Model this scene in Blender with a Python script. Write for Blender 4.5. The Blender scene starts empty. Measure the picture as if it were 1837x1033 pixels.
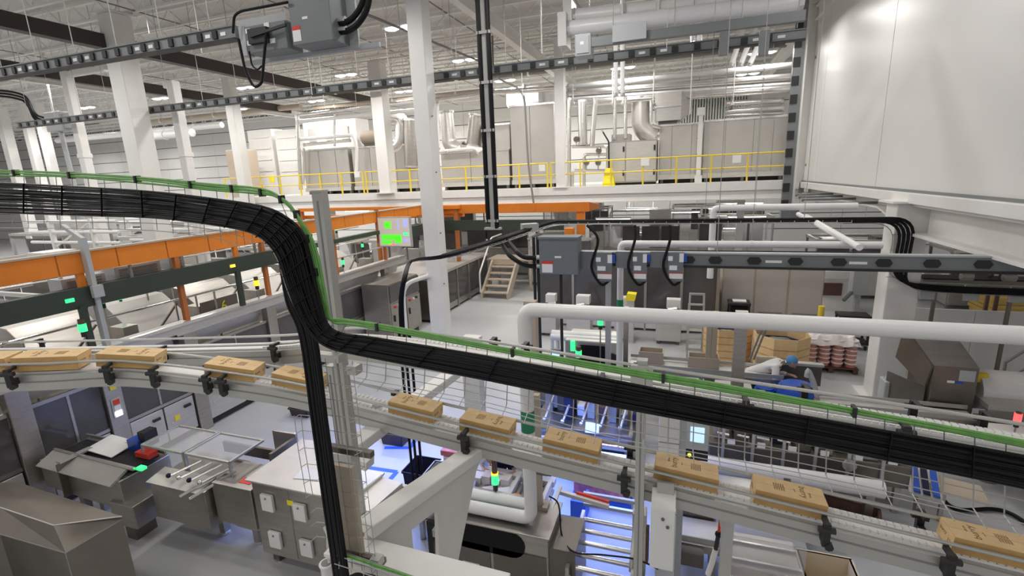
import bpy, math, random
from mathutils import Vector as V, Matrix
random.seed(7)
S = bpy.context.scene
C = S.collection

# ---------------------------------------------------------------- camera
F_PX, PITCH, ROLL, YAW, EYE = 874.09, 0.22379, -0.039777, -0.33734, 5.0
_cy, _sy, _cp, _sp = math.cos(YAW), math.sin(YAW), math.cos(PITCH), math.sin(PITCH)
FW = V((_sy*_cp, _cy*_cp, -_sp)); _rt = V((_cy, -_sy, 0)); _up = _rt.cross(FW)
RT = _rt*math.cos(ROLL) + _up*math.sin(ROLL)
UP = -_rt*math.sin(ROLL) + _up*math.cos(ROLL)
EYEP = V((0, 0, EYE))
cam = bpy.data.objects.new('camera', bpy.data.cameras.new('camera'))
C.objects.link(cam)
cam.data.sensor_width = 36.0
cam.data.lens = F_PX/1837*36
cam.data.clip_start = 0.05; cam.data.clip_end = 200
m3 = Matrix((RT, UP, -FW)).transposed()
cam.matrix_world = Matrix.Translation(EYEP) @ m3.to_4x4()
S.camera = cam

# ---------------------------------------------------------------- world, exposure
S.view_settings.view_transform = 'Standard'
S.view_settings.look = 'None'
S.view_settings.gamma = 1
S.view_settings.use_curve_mapping = False
S.view_settings.exposure = 0.0
W = bpy.data.worlds.new('hall'); S.world = W; W.use_nodes = True
W.node_tree.nodes['Background'].inputs[0].default_value = (1.0, 0.985, 0.97, 1)
W.node_tree.nodes['Background'].inputs[1].default_value = 0.42
S.cycles.max_bounces = 7; S.cycles.diffuse_bounces = 4; S.cycles.glossy_bounces = 3
S.cycles.transmission_bounces = 5; S.cycles.transparent_max_bounces = 6
S.cycles.caustics_reflective = False; S.cycles.caustics_refractive = False
S.cycles.sample_clamp_indirect = 4.0

def area_light(name, loc, sx, sy, power, col=(1, 0.97, 0.93), rot=(0, 0, 0)):
    l = bpy.data.lights.new(name, 'AREA'); l.shape = 'RECTANGLE'; l.size = sx; l.size_y = sy
    l.energy = power; l.color = col
    o = bpy.data.objects.new(name, l); o.location = loc; o.rotation_euler = rot
    C.objects.link(o); return o
LAMP_XY = [(x, y) for x in (-56.6, -46.0, -35.5, -29.6, -24.2, -18.8, -13.4, -8.0, -2.6, 2.8) for y in (-4.6, 0, 4.6, 9.2, 13.8, 18.4, 23.0, 27.6, 32.2)]
for x, y in LAMP_XY:
    if x < -30 and y < 9: continue
    area_light('high_bay_light', (x, y, 9.3), 1.0, 0.34, (60 if y < 6 else 105 if y < 15 else 165)*(.45 if x > 2 else 1))
# low-level lamps: lights under the mezzanine, and the blue machine lights the photo shows over the packing floor
for x in (-16, -9, -2, 3):
    area_light('mezzanine_light', (x, 26, 3.75), 1.6, 0.3, 45)
area_light('blue_machine_light', (-1.5, 6.9, 1.45), 1.9, 0.3, 52, (0.12, 0.26, 1.0))
area_light('blue_machine_light', (-4.5, 6.6, 2.1), 1.6, 0.5, 80, (0.16, 0.3, 1.0))
area_light('blue_machine_light', (-0.6, 6.1, 1.3), 0.8, 0.3, 12, (0.14, 0.28, 1.0))

# ---------------------------------------------------------------- pixel -> world helpers (surveying the photograph)
def ray(x, y): return FW + RT*((x-918.5)/F_PX) - UP*((y-516.5)/F_PX)
def ZP(x, y, z): d = ray(x, y); return EYEP + d*((z-EYE)/d.z)
def YP(x, y, Y): d = ray(x, y); return EYEP + d*(Y/d.y)
def XP(x, y, X): d = ray(x, y); return EYEP + d*(X/d.x)

# ---------------------------------------------------------------- materials
def mat(name, col, rough=0.5, metal=0.0, emit=None, es=0.0, noise=0.0, nscale=6.0, bump=0.0, bscale=40.0, alpha=1.0, spec=0.5, stretch=None, trans=0.0):
    m = bpy.data.materials.new(name); m.use_nodes = True
    nt = m.node_tree; b = nt.nodes['Principled BSDF']
    b.inputs['Base Color'].default_value = (*col, 1)
    b.inputs['Roughness'].default_value = rough
    b.inputs['Metallic'].default_value = metal
    b.inputs['Specular IOR Level'].default_value = spec
    if trans: b.inputs['Transmission Weight'].default_value = trans
    if emit:
        b.inputs['Emission Color'].default_value = (*emit, 1); b.inputs['Emission Strength'].default_value = es
    if alpha < 1: b.inputs['Alpha'].default_value = alpha
    if noise or bump:
        tc = nt.nodes.new('ShaderNodeTexCoord')
        mp = nt.nodes.new('ShaderNodeMapping')
        if stretch: mp.inputs['Scale'].default_value = stretch
        nt.links.new(tc.outputs['Object'], mp.inputs[0])
    if noise:
        n = nt.nodes.new('ShaderNodeTexNoise'); n.inputs['Scale'].default_value = nscale; n.inputs['Detail'].default_value = 3
        nt.links.new(mp.outputs[0], n.inputs['Vector'])
        r = nt.nodes.new('ShaderNodeMapRange'); r.inputs[1].default_value = 0.3; r.inputs[2].default_value = 0.7
        r.inputs[3].default_value = 1-noise; r.inputs[4].default_value = 1+noise
        nt.links.new(n.outputs[0], r.inputs[0])
        mx = nt.nodes.new('ShaderNodeVectorMath'); mx.operation = 'SCALE'
        mx.inputs[0].default_value = col
        nt.links.new(r.outputs[0], mx.inputs['Scale'])
        nt.links.new(mx.outputs[0], b.inputs['Base Color'])
        rr = nt.nodes.new('ShaderNodeMapRange'); rr.inputs[3].default_value = max(0, rough-noise*.5); rr.inputs[4].default_value = min(1, rough+noise*.5)
        nt.links.new(n.outputs[0], rr.inputs[0]); nt.links.new(rr.outputs[0], b.inputs['Roughness'])
    if bump:
        n2 = nt.nodes.new('ShaderNodeTexNoise'); n2.inputs['Scale'].default_value = bscale
        nt.links.new(mp.outputs[0], n2.inputs['Vector'])
        bp = nt.nodes.new('ShaderNodeBump'); bp.inputs['Strength'].default_value = bump; bp.inputs['Distance'].default_value = 0.02
        nt.links.new(n2.outputs[0], bp.inputs['Height']); nt.links.new(bp.outputs[0], b.inputs['Normal'])
    return m
M = {}
M['floor'] = mat('epoxy_floor', (0.53, 0.54, 0.55), 0.3, noise=0.06, nscale=0.6, bump=0.02, bscale=3)
M['ceil'] = mat('roof_deck', (0.68, 0.665, 0.64), 0.6, noise=0.05, nscale=2)
M['joist'] = mat('joist_paint', (0.82, 0.81, 0.78), 0.5)
M['rod'] = mat('hanger_zinc', (0.42, 0.41, 0.39), 0.5, 0.3)
M['wire'] = mat('wire_zinc', (0.42, 0.42, 0.40), 0.45, 0.5)
M['darkbeam'] = mat('dark_brown_steel', (0.045, 0.035, 0.032), 0.5)
M['white'] = mat('white_paint', (0.8, 0.79, 0.765), 0.4, noise=0.02, nscale=3)
M['cold'] = mat('cold_store_panel', (0.76, 0.75, 0.73), 0.38, noise=0.01, nscale=0.7)
M['offwhite'] = mat('off_white_paint', (0.73, 0.71, 0.67), 0.45, noise=0.02)
M['wall'] = mat('wall_panel', (0.8, 0.79, 0.77), 0.5, noise=0.02)
M['gap'] = mat('joint_dark', (0.25, 0.24, 0.23), 0.7)
M['steel'] = mat('stainless_steel', (0.46, 0.43, 0.395), 0.36, 0.9, noise=0.08, nscale=3, stretch=(1, 1, 8))
M['steel_l'] = mat('brushed_light_steel', (0.64, 0.62, 0.59), 0.4, 0.6, noise=0.05, nscale=3, stretch=(1, 1, 6))
M['steel_d'] = mat('dark_stainless', (0.2, 0.18, 0.155), 0.38, 0.8, noise=0.08, nscale=3)
M['alu'] = mat('aluminium_profile', (0.52, 0.52, 0.49), 0.4, 0.6)
M['clad'] = mat('oven_cladding', (0.54, 0.52, 0.49), 0.42, 0.35, noise=0.05, nscale=1.2)
M['chrome'] = mat('polished_pipe', (0.82, 0.8, 0.78), 0.2, 0.8)
M['orange'] = mat('orange_paint', (0.8, 0.235, 0.02), 0.45, noise=0.06, nscale=2)
M['orange_d'] = mat('orange_brown_paint', (0.5, 0.16, 0.04), 0.5)
M['black'] = mat('black_rubber', (0.004, 0.004, 0.005), 0.5, spec=0.25)
M['blackm'] = mat('black_plastic', (0.02, 0.019, 0.02), 0.5)
M['green'] = mat('green_cable', (0.15, 0.36, 0.09), 0.5, noise=0.15, nscale=30)
M['dgreen'] = mat('dark_green_tray', (0.035, 0.05, 0.035), 0.5)
M['tag_green'] = mat('green_pipe_band', (0.02, 0.26, 0.13), 0.5)
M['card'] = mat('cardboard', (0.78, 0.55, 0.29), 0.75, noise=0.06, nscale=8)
M['card_d'] = mat('cardboard_shade_strap', (0.56, 0.34, 0.13), 0.75, noise=0.08, nscale=8)  # darker copy of cardboard: carton side shade put into colour; also bin straps
M['ink'] = mat('carton_ink', (0.16, 0.08, 0.03), 0.8)
M['yellow'] = mat('safety_yellow', (0.82, 0.62, 0.06), 0.45)
M['yellow_b'] = mat('bright_yellow_plastic', (0.95, 0.8, 0.02), 0.4)
M['grey'] = mat('grey_enclosure', (0.17, 0.19, 0.195), 0.45, noise=0.03)
M['grey_l'] = mat('light_grey_enclosure', (0.45, 0.47, 0.48), 0.45)
M['busway'] = mat('busway_grey', (0.2, 0.215, 0.22), 0.4, 0.2)
M['label'] = mat('white_label', (0.85, 0.85, 0.84), 0.6)
M['red'] = mat('red_print', (0.7, 0.05, 0.03), 0.6)
M['glassd'] = mat('tinted_guard', (0.09, 0.085, 0.085), 0.12, noise=0.2, nscale=1.2)
M['guard'] = mat('clear_guard', (0.7, 0.7, 0.72), 0.08, alpha=0.28)
M['cab_w'] = mat('white_guard_panel', (0.82, 0.8, 0.78), 0.3, noise=0.03)
M['blue'] = mat('blue_plastic', (0.02, 0.09, 0.5), 0.35)
M['bluetape'] = mat('blue_floor_tape', (0.05, 0.16, 0.75), 0.5)
M['tote'] = mat('dark_tote', (0.06, 0.04, 0.05), 0.45)
M['pvc'] = mat('white_pvc', (0.86, 0.86, 0.855), 0.3)
M['belt'] = mat('white_belt', (0.88, 0.87, 0.85), 0.5)
M['em_white'] = mat('lamp_lens', (1, 1, 1), 0.5, emit=(1, 0.98, 0.95), es=9)
M['em_green'] = mat('green_beacon', (0.1, 0.9, 0.4), 0.4, emit=(0.03, 0.9, 0.22), es=1.3)
M['em_amber'] = mat('amber_beacon', (0.9, 0.6, 0.05), 0.4, emit=(1, 0.55, 0.03), es=1.5)
M['em_red'] = mat('red_beacon', (0.9, 0.1, 0.1), 0.4, emit=(1, 0.06, 0.06), es=2.5)
M['em_blue'] = mat('blue_machine_lamp', (0.3, 0.5, 1), 0.4, emit=(0.25, 0.42, 1), es=4)
M['em_screen'] = mat('pale_blue_screen', (0.5, 0.7, 1), 0.4, emit=(0.5, 0.72, 1), es=1.0)
M['em_board'] = mat('screen_board', (0.4, 0.35, 0.3), 0.4, emit=(0.62, 0.55, 0.47), es=0.55)
M['em_bgreen'] = mat('screen_green', (0.1, 0.7, 0.05), 0.4, emit=(0.1, 0.9, 0.03), es=0.8)
M['em_bblue'] = mat('screen_blue', (0.4, 0.4, 0.8), 0.4, emit=(0.45, 0.5, 1), es=0.6)
M['skin'] = mat('skin', (0.55, 0.33, 0.23), 0.55)
M['coat'] = mat('white_coat', (0.78, 0.76, 0.74), 0.75, noise=0.04)
M['navy'] = mat('navy_cloth', (0.012, 0.014, 0.05), 0.8)
M['hairnet'] = mat('blue_hairnet', (0.1, 0.3, 0.62), 0.7)
M['pack_pink'] = mat('pink_packs', (0.62, 0.2, 0.22), 0.5, noise=0.25, nscale=14)
M['pack_purple'] = mat('purple_packs', (0.42, 0.34, 0.6), 0.4, noise=0.3, nscale=12)
M['wrap'] = mat('stretch_wrap', (0.8, 0.74, 0.72), 0.3, noise=0.1, nscale=9)
M['brown'] = mat('dark_brown_stock', (0.12, 0.06, 0.05), 0.6, noise=0.2, nscale=10)
M['tan'] = mat('tan_board', (0.5, 0.42, 0.33), 0.6)
M['corr'] = mat('corrugated_green_grey', (0.5, 0.53, 0.49), 0.5)

# ---------------------------------------------------------------- mesh builder
class MB:
    def __init__(s): s.v = []; s.f = []; s.m = []; s.mi = 0
    def add(s, vs, fs):
        o = len(s.v); s.v += [tuple(v) for v in vs]
        for f in fs: s.f.append([i+o for i in f]); s.m.append(s.mi)
        return s
    def obox(s, c, ex, ey, ez):           # centre, three half-axis vectors
        c, ex, ey, ez = V(c), V(ex), V(ey), V(ez)
        vs = [c+ex*a+ey*b+ez*d for d in (-1, 1) for b in (-1, 1) for a in (-1, 1)]
        fl = [(0, 2, 3, 1), (4, 5, 7, 6), (0, 1, 5, 4), (2, 6, 7, 3), (0, 4, 6, 2), (1, 3, 7, 5)]
        if ex.cross(ey).dot(ez) < 0: fl = [f[::-1] for f in fl]
        return s.add(vs, fl)
    def box(s, x0, x1, y0, y1, z0, z1):
        if x0 > x1: x0, x1 = x1, x0
        if y0 > y1: y0, y1 = y1, y0
        if z0 > z1: z0, z1 = z1, z0
        return s.obox(((x0+x1)/2, (y0+y1)/2, (z0+z1)/2), ((x1-x0)/2, 0, 0), (0, (y1-y0)/2, 0), (0, 0, (z1-z0)/2))
    def bar(s, p, q, w, h, up=(0, 0, 1)):  # rectangular bar from p to q, w across, h along up
        p, q = V(p), V(q); d = q-p; n = d.normalized(); u = V(up)
        x = n.cross(u)
        if x.length < 1e-4: u = V((0, 1, 0)); x = n.cross(u)
        x.normalize(); u = x.cross(n)
        return s.obox((p+q)/2, d/2, x*(w/2), u*(h/2))
    def tube(s, pts, r, n=8, close=False):
        pts = [V(p) for p in pts]; k = len(pts); rs = r if isinstance(r, (list, tuple)) else [r]*k
        t0 = (pts[1]-pts[0]).normalized()
        u = t0.cross(V((0, 0, 1)))
        if u.length < 1e-3: u = t0.cross(V((0, 1, 0)))
        u.normalize(); vs = []; fs = []
        for i, p in enumerate(pts):
            a = (pts[i]-pts[i-1]).normalized() if i else t0
            b = (pts[i+1]-pts[i]).normalized() if i < k-1 else a
            t = (a+b)
            if t.length < 1e-5: t = a
            t.normalize()
            u = (u-t*u.dot(t)); u.normalize(); w = t.cross(u)
            sc = 1/max(0.5, math.sqrt(max(0, (1+a.dot(b))/2)))
            for j in range(n):
                an = 2*math.pi*j/n
                vs.append(p+(u*math.cos(an)+w*math.sin(an))*rs[i]*(sc if 0 < i < k-1 else 1))
        for i in range(k-1):
            for j in range(n):
                fs.append((i*n+j, i*n+(j+1) % n, (i+1)*n+(j+1) % n, (i+1)*n+j))
        fs.append(tuple(range(n))[::-1]); fs.append(tuple((k-1)*n+j for j in range(n)))
        return s.add(vs, fs)
    def prism(s, poly, vec):              # planar polygon extruded by vec
        poly = [V(p) for p in poly]; vec = V(vec); n = len(poly)
        nn = V((0, 0, 0))
        for i in range(n): nn += (poly[i]-poly[0]).cross(poly[(i+1) % n]-poly[0])
        if nn.dot(vec) > 0: poly = poly[::-1]
        vs = poly+[p+vec for p in poly]
        fs = [tuple(range(n)), tuple(range(2*n-1, n-1, -1))]
        for i in range(n): fs.append((i, i+n, (i+1) % n+n, (i+1) % n))
        return s.add(vs, [f for f in fs])
    def ball(s, c, rx, ry=None, rz=None, n=10, k=6, top=1.0):
        ry = ry or rx; rz = rz or rx; c = V(c); vs = []; fs = []
        for i in range(k+1):
            a = -math.pi/2+math.pi*i/k*top
            for j in range(n):
                b = 2*math.pi*j/n
                vs.append(c+V((rx*math.cos(a)*math.cos(b), ry*math.cos(a)*math.sin(b), rz*math.sin(a))))
        for i in range(k):
            for j in range(n): fs.append((i*n+j, i*n+(j+1) % n, (i+1)*n+(j+1) % n, (i+1)*n+j))
        return s.add(vs, fs)
    def mesh(s, name, mats, smooth=False):
        me = bpy.data.meshes.new(name); me.from_pydata(s.v, [], s.f)
        for m_ in (mats if isinstance(mats, (list, tuple)) else [mats]): me.materials.append(M[m_] if isinstance(m_, str) else m_)
        if len(me.materials) > 1: me.polygons.foreach_set('material_index', s.m)
        if smooth:
            me.polygons.foreach_set('use_smooth', [True]*len(me.polygons))
            me.set_sharp_from_angle(angle=math.radians(38))
        me.update(); return me

THINGS = []
def link(name, me, parent=None, loc=(0, 0, 0)):
    o = bpy.data.objects.new(name, me); C.objects.link(o); o.location = loc
    if parent: o.parent = parent
    return o
def bev(o, w):
    b = o.modifiers.new('bevel', 'BEVEL'); b.width = w; b.segments = 2; b.limit_method = 'ANGLE'; b.angle_limit = math.radians(40)
    return o
def thing(name, label, cat, group=None, loc=None):
    o = bpy.data.objects.new(name, None); C.objects.link(o); o.empty_display_size = 0.1
    o['label'] = label; o['category'] = cat
    if group: o['group'] = group
    if loc is not None: o.location = loc
    else: THINGS.append(o)          # its base is found from its parts at the end
    return o
def part(root, name, mb, mt, bevel=0, smooth=False, label=None, kind=None):
    o = link(name, mb.mesh(name, mt, smooth), root)
    if bevel: bev(o, bevel)
    if label: o['label'] = label
    if kind: o['kind'] = kind
    return o
def solo(name, mb, mt, label, cat, group=None, bevel=0, smooth=False):
    """a thing that is a single mesh; its origin goes to its base"""
    xs = [v[0] for v in mb.v]; ys = [v[1] for v in mb.v]; zs = [v[2] for v in mb.v]
    c = ((min(xs)+max(xs))/2, (min(ys)+max(ys))/2, min(zs))
    mb.v = [(v[0]-c[0], v[1]-c[1], v[2]-c[2]) for v in mb.v]
    o = link(name, mb.mesh(name, mt, smooth), None, c); o['label'] = label; o['category'] = cat
    if group: o['group'] = group
    if bevel: bev(o, bevel)
    return o
def struct(name, mb, mt, bevel=0, parent=None, smooth=False):
    o = link(name, mb.mesh(name, mt, smooth), parent)
    if not parent: o['kind'] = 'structure'
    if bevel: bev(o, bevel)
    return o
def dup(root, loc, rotz=None, label=None, group=None):
    r = root.copy(); C.objects.link(r); r.location = loc
    if rotz is not None: r.rotation_euler = (0, 0, rotz)
    if label: r['label'] = label
    if group: r['group'] = group
    for ch in list(root.children):
        c = ch.copy(); C.objects.link(c); c.parent = r
        for g in list(ch.children):
            d = g.copy(); C.objects.link(d); d.parent = c
    return r
def finish_things():
    for t in THINGS:
        lo = V((1e9,)*3); hi = V((-1e9,)*3); got = False
        for ch in t.children:
            if ch.type != 'MESH': continue
            bb = [V(b)+ch.location for b in ch.bound_box]
            for b in bb:
                got = True
                for i in range(3): lo[i] = min(lo[i], b[i]); hi[i] = max(hi[i], b[i])
        if not got: continue
        c = V(((lo.x+hi.x)/2, (lo.y+hi.y)/2, lo.z))
        t.location = c
        for ch in t.children: ch.location = ch.location-c
def fbx(x0, y0, x1, y1, Y):
    """front rectangle seen between two pixels on the plane Y: x0, x1, z0, z1"""
    a = YP(x0, (y0+y1)/2, Y).x; b = YP(x1, (y0+y1)/2, Y).x
    t = YP((x0+x1)/2, y0, Y).z; u = YP((x0+x1)/2, y1, Y).z
    return a, b, u, t
def fbox(x0, y0, x1, y1, Y, d, mb=None):
    a, b, u, t = fbx(x0, y0, x1, y1, Y)
    return (mb or MB()).box(a, b, Y, Y+d, u, t)
def arc(p, q, corner, n=6):               # quadratic curve p -> q bending at corner
    p, q, c = V(p), V(q), V(corner)
    return [p*(1-t)**2+c*2*t*(1-t)+q*t*t for t in [i/n for i in range(n+1)]]
def rounded(pts, r, n=5):                 # polyline with its corners rounded
    pts = [V(p) for p in pts]; out = [pts[0]]
    for i in range(1, len(pts)-1):
        a = (pts[i-1]-pts[i]); b = (pts[i+1]-pts[i]); rr = min(r, a.length*.45, b.length*.45)
        out += arc(pts[i]+a.normalized()*rr, pts[i]+b.normalized()*rr, pts[i], n)
    out.append(pts[-1]); return out
# ================================================================ THE SETTING
struct('floor', MB().box(-80, 16, -6, 40, -0.2, 0), 'floor')
ceiling = struct('ceiling', MB().box(-80, 16, -6, 40, 11.2, 11.4), 'ceil')
# roof deck ribs, open-web joists along X and the girders they sit on
jm = MB()
jm.box(-31, 31, -0.06, 0.06, 11.02, 11.1); jm.box(-31, 31, -0.05, 0.05, 10.5, 10.57)
k = 0; x = -30.9
while x < 30.8:
    a, b = (10.55, 11.05) if k % 2 else (11.05, 10.55)
    jm.bar((x, 0, a), (x+0.6, 0, b), 0.03, 0.03); x += 0.6; k += 1
jme = jm.mesh('joist', 'joist')
for i in range(24):
    link('joist', jme, ceiling, (-16, 3.2+i*1.5, 0))
    if i > 6: link('joist', jme, ceiling, (-78.1, 3.2+i*1.5, 0))
for X in (-27.7, -6.35, 4.35):
    g = MB(); g.box(X-.14, X+.14, -5, 39, 10.38, 10.42); g.box(X-.02, X+.02, -5, 39, 9.98, 10.4); g.box(X-.14, X+.14, -5, 39, 9.95, 9.99)
    link('girder', g.mesh('girder', 'joist'), ceiling)
for X in (-17.3, -23.4):
    link('dark_beam', MB().box(X-.16, X+.16, -4, 26, 9.4, 9.82).mesh('dark_beam', 'darkbeam'), ceiling)
for i in range(7):                         # bridging lines across the joists
    X = -25+i*4.3
    link('bridging', MB().bar((X, 2, 10.52), (X, 38, 10.52), .03, .03).mesh('bridging', 'gap'), ceiling)
# back wall: horizontal insulated panels with dark joints
wb = struct('wall_back', MB().box(-80, 16, 36.05, 36.3, 0, 11.2), 'gap')
pm = MB().box(-3.19, 3.19, -.05, .05, -.47, .47).mesh('panel', 'wall')
for i in range(15):
    for j in range(11):
        link('panel', pm, wb, (-76.8+i*6.4, 36.0, .52+j*1.0))
struct('wall_left', MB().box(-80.3, -80, -6, 40, 0, 11.2), 'wall')
cr = MB()
a, b, u, t = fbx(1216, 150, 1345, 215, 35.7)
n = 26
for i in range(n):
    xx = a+(b-a)*i/n
    cr.box(xx, xx+(b-a)/n*.55, 35.6, 35.95, u-.3, t)
o = link('corrugated_panel', cr.mesh('corrugated_panel', 'corr'), wb)
# ---------------------------------------------------------------- cold store on the right: big insulated panels on a steel girder
WX, WZ, WY = 4.3, 4.42, 21.3
wr = struct('wall_right', MB().box(WX+.06, 11.5, 2, WY, WZ, 11.2), 'gap')
ys = [WY, XP(1463, 320, WX).y, XP(1570.7, 329, WX).y, 7.2, 4.6, 2.0]
for i in range(len(ys)-1):
    link('panel', MB().box(WX, WX+.12, ys[i+1]+.012, ys[i]-.012, WZ, 11.2).mesh('panel', 'cold'), wr)
struct('trim_1', MB().box(WX-.32, WX+.06, WY+.02, WY+.4, 3.9, 11.2), 'white')
tb = MB(); tb.box(WX-.16, WX+.06, 2, WY+.1, 4.2, 4.4)
struct('trim_2', tb, 'white', bevel=.01)
struct('groove_shade', MB().box(WX-.05, WX+.05, 2, WY, 4.4, 4.45), 'busway')  # dark grey strip stands for the shadow in the groove over the band
# two bolts on the panel edge
for py in (110, 296):
    p = XP(1455 if py < 200 else 1441, py, WX)
    link('panel_bolt', MB().tube([(WX-.03, WY-.25, p.z), (WX+.02, WY-.25, p.z)], .05, 6).mesh('panel_bolt', 'gap'), wr)
# girder under the cold store
g = thing('steel_girder', 'deep white steel girder running under the white cold store wall at right', 'girder')
part(g, 'web', MB().box(4.52, 4.56, 2, 11.5, 3.62, 4.2), 'offwhite')
part(g, 'lower_flange', MB().box(4.25, 4.85, 2, 11.58, 3.58, 3.63), 'white')
part(g, 'upper_flange', MB().box(4.25, 4.85, 2, 11.58, 4.14, 4.19), 'white')
h = thing('haunched_girder', 'shallower white girder behind the right-hand white column', 'girder')
part(h, 'web', MB().prism([(4.5, 12.25, 3.76), (4.5, 13.4, 4.02), (4.5, 21.3, 4.02), (4.5, 21.3, 4.2), (4.5, 12.25, 4.2)], (.05, 0, 0)), 'offwhite')
part(h, 'lower_flange', MB().bar((4.5, 12.25, 3.76), (4.5, 13.4, 4.0), .5, .04).bar((4.5, 13.4, 4.0), (4.5, 21.3, 4.0), .5, .04), 'white')
sof = MB().box(4.4, 11.5, 2, 21.3, 4.2, 4.36)
struct('trim_4', sof, 'wall')
# four small pipe stubs poking out under the wall
for i, (xx, yy, l) in enumerate([(1478, 348, .75), (1494, 352, .85), (1516, 356.5, 1.0), (1552, 363.5, 1.0)]):
    p = XP(xx, yy, 4.25)
    t = thing('pipe_stub', 'short grey pipe stub under the cold store wall, %s from the mezzanine' % ('first', 'second', 'third', 'fourth')[i], 'pipe', 'pipe stubs under the cold store')
    part(t, 'stub', MB().tube([(4.5, p.y, p.z), (4.25-l, p.y, p.z)], .03, 8), 'busway', smooth=True)
    part(t, 'end_cap', MB().tube([(4.25-l, p.y, p.z), (4.2-l, p.y, p.z)], .055, 8), 'gap')
# ---------------------------------------------------------------- columns
def column(x, y, z0, z1, s, label, name='steel_column', base=True, mt='white'):
    t = thing(name, label, 'column', loc=(x, y, z0))
    def P(nm, mb, m_, **k): return part(t, nm, mb, m_, **k)
    P('shaft', MB().box(-s/2, s/2, -s/2, s/2, .03, z1-z0), mt, bevel=.02)
    if base: P('base_plate', MB().box(-s*.8, s*.8, -s*.8, s*.8, 0, .035), mt)
    P('cap_plate', MB().box(-s*.7, s*.7, -s*.7, s*.7, z1-z0, z1-z0+.04), mt)
    return t
c1 = column(-6.36, 11.9, 0, 10.4, .44, 'tall white steel column left of the centre, the one nearest the stairs')
for z in (2.2, 3.6, 5.2, 6.6):
    part(c1, 'bolt', MB().tube([(.21, -.08, z), (.25, -.08, z)], .02, 6), 'gap')
column(4.3, 11.9, 0, 4.2, .56, 'thick white column carrying the girder under the cold store')
column(-17.0, 11.9, 0, 10.4, .62, 'thick white steel column at upper left crossed by the upper busway')
column(-22.0, 20.5, 0, 10.4, .5, 'white column at left behind the dark hanging cable loops')
column(-4.95, 21.15, 4.46, 10.4, .4, 'white column on the mezzanine right of the vertical black cable rack')
column(-13.65, 21.15, 4.46, 10.4, .62, 'white column on the mezzanine left of the tall central column')
for i, (px, w) in enumerate([(14, .5), (56, .42), (82, .42)]):
    p = YP(px, 250, 20)
    column(p.x, 20, 0, 10.4, w, ('white column at the far left edge of the picture', 'second white column from the far left edge', 'third white column from the far left edge')[i])
# squared white riser pipes that turn over at the top (upper left)
for lab, a, b, c in (('white square riser with arm to the right near the upper left corner', (118, 128), (158, 312), (192, 137)),
                     ('white square riser with a short arm to the left behind the thick column', (309, 145), (352, 312), (294, 141))):
    Y = 13.0
    p = YP(*a, Y); q = YP(*b, Y); r = YP(*c, Y)
    t = thing('riser_pipe', lab, 'pipe')
    part(t, 'riser', MB().bar((p.x, Y, 0), (p.x, Y, p.z), .3, .3, (0, 1, 0)), 'white', bevel=.03)
    part(t, 'arm', MB().bar((p.x, Y, p.z-.12), (r.x, Y, p.z-.12), .2, .2), 'white', bevel=.03)
    part(t, 'collar', MB().bar((p.x, Y, q.z+.6), (p.x, Y, q.z+.75), .34, .34, (0, 1, 0)), 'joist')
# ---------------------------------------------------------------- high-bay lamps (the ones in view get their own words)
LAMPS = {(-8.0, 13.8): 'high-bay lamp at top centre beside the tall central column',
         (-8.0, 18.4): 'high-bay lamp above the middle, just right of the tall central column',
         (-13.4, 18.4): 'high-bay lamp left of the tall central column, below the big grey enclosure',
         (-2.6, 23.0): 'high-bay lamp right of the mezzanine column',
         (-8.0, 23.0): 'high-bay lamp just right of the vertical black cable rack',
         (-13.4, 23.0): 'high-bay lamp partly behind the tall central column on its left',
         (-18.8, 18.4): 'high-bay lamp above the second busway at left',
         (-24.2, 18.4): 'high-bay lamp right of the thick left column',
         (-29.6, 18.4): 'high-bay lamp right of the square riser at upper left',
         (2.8, 23.0): 'high-bay lamp near the top of the cold store corner',
         (-18.8, 23.0): 'high-bay lamp far back in line with the dark hanging loops',
         (2.8, 27.6): 'high-bay lamp behind the one at the cold store corner',
         (-13.4, 13.8): 'high-bay lamp hidden behind the big grey enclosure',
         (-24.2, 23.0): 'high-bay lamp far back behind the left column'}
lroot = None
for (x, y), lab in LAMPS.items():
    if lroot is None:
        lroot = thing('high_bay_lamp', 'bright white LED '+lab, 'lamp', 'high-bay lamps under the roof', loc=(x, y, 9.34))
        part(lroot, 'housing', MB().box(-.55, .55, -.2, .2, .06, .16), 'white', bevel=.02)
        for s in (-1, 1):
            part(lroot, 'lens', MB().ball((s*.27, 0, .07), .24, .17, .07, 12, 5), 'em_white', smooth=True)
            part(lroot, 'hanger', MB().tube([(s*.4, 0, .16), (s*.4, 0, 1.86)], .012, 5), 'joist')
    else:
        dup(lroot, (x, y, 9.34), label='bright white LED '+lab)
# ================================================================ MEZZANINE
MY, MZ = 20.95, 4.46
mx0 = YP(398, 350, MY).x
t = thing('mezzanine_platform', 'long white steel mezzanine carrying the ovens across the back', 'platform')
part(t, 'deck', MB().box(mx0, 4.1, MY, 33, MZ-.08, MZ), 'offwhite')
part(t, 'fascia', MB().box(mx0, 4.1, MY-.06, MY, MZ-.3, MZ+.02), 'white')
part(t, 'edge_beam', MB().box(mx0, 4.1, MY+.02, MY+.2, 3.84, MZ-.3), 'white')
part(t, 'beam_flange', MB().box(mx0, 4.1, MY-.06, MY+.3, 3.8, 3.85), 'offwhite')
nb = 14
for i in range(nb):
    xx = mx0+.6+(4.0-mx0-.9)*i/(nb-1)
    part(t, 'cross_beam', MB().box(xx-.1, xx+.1, MY+.2, 33, 4.1, MZ-.08), 'offwhite')
for xx in (-19.5, -12.0, -5.0, 2.5):
    for yy in (24.0, 31.0):
        part(t, 'post', MB().box(xx-.15, xx+.15, yy-.15, yy+.15, 0, 4.1), 'white')
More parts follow.
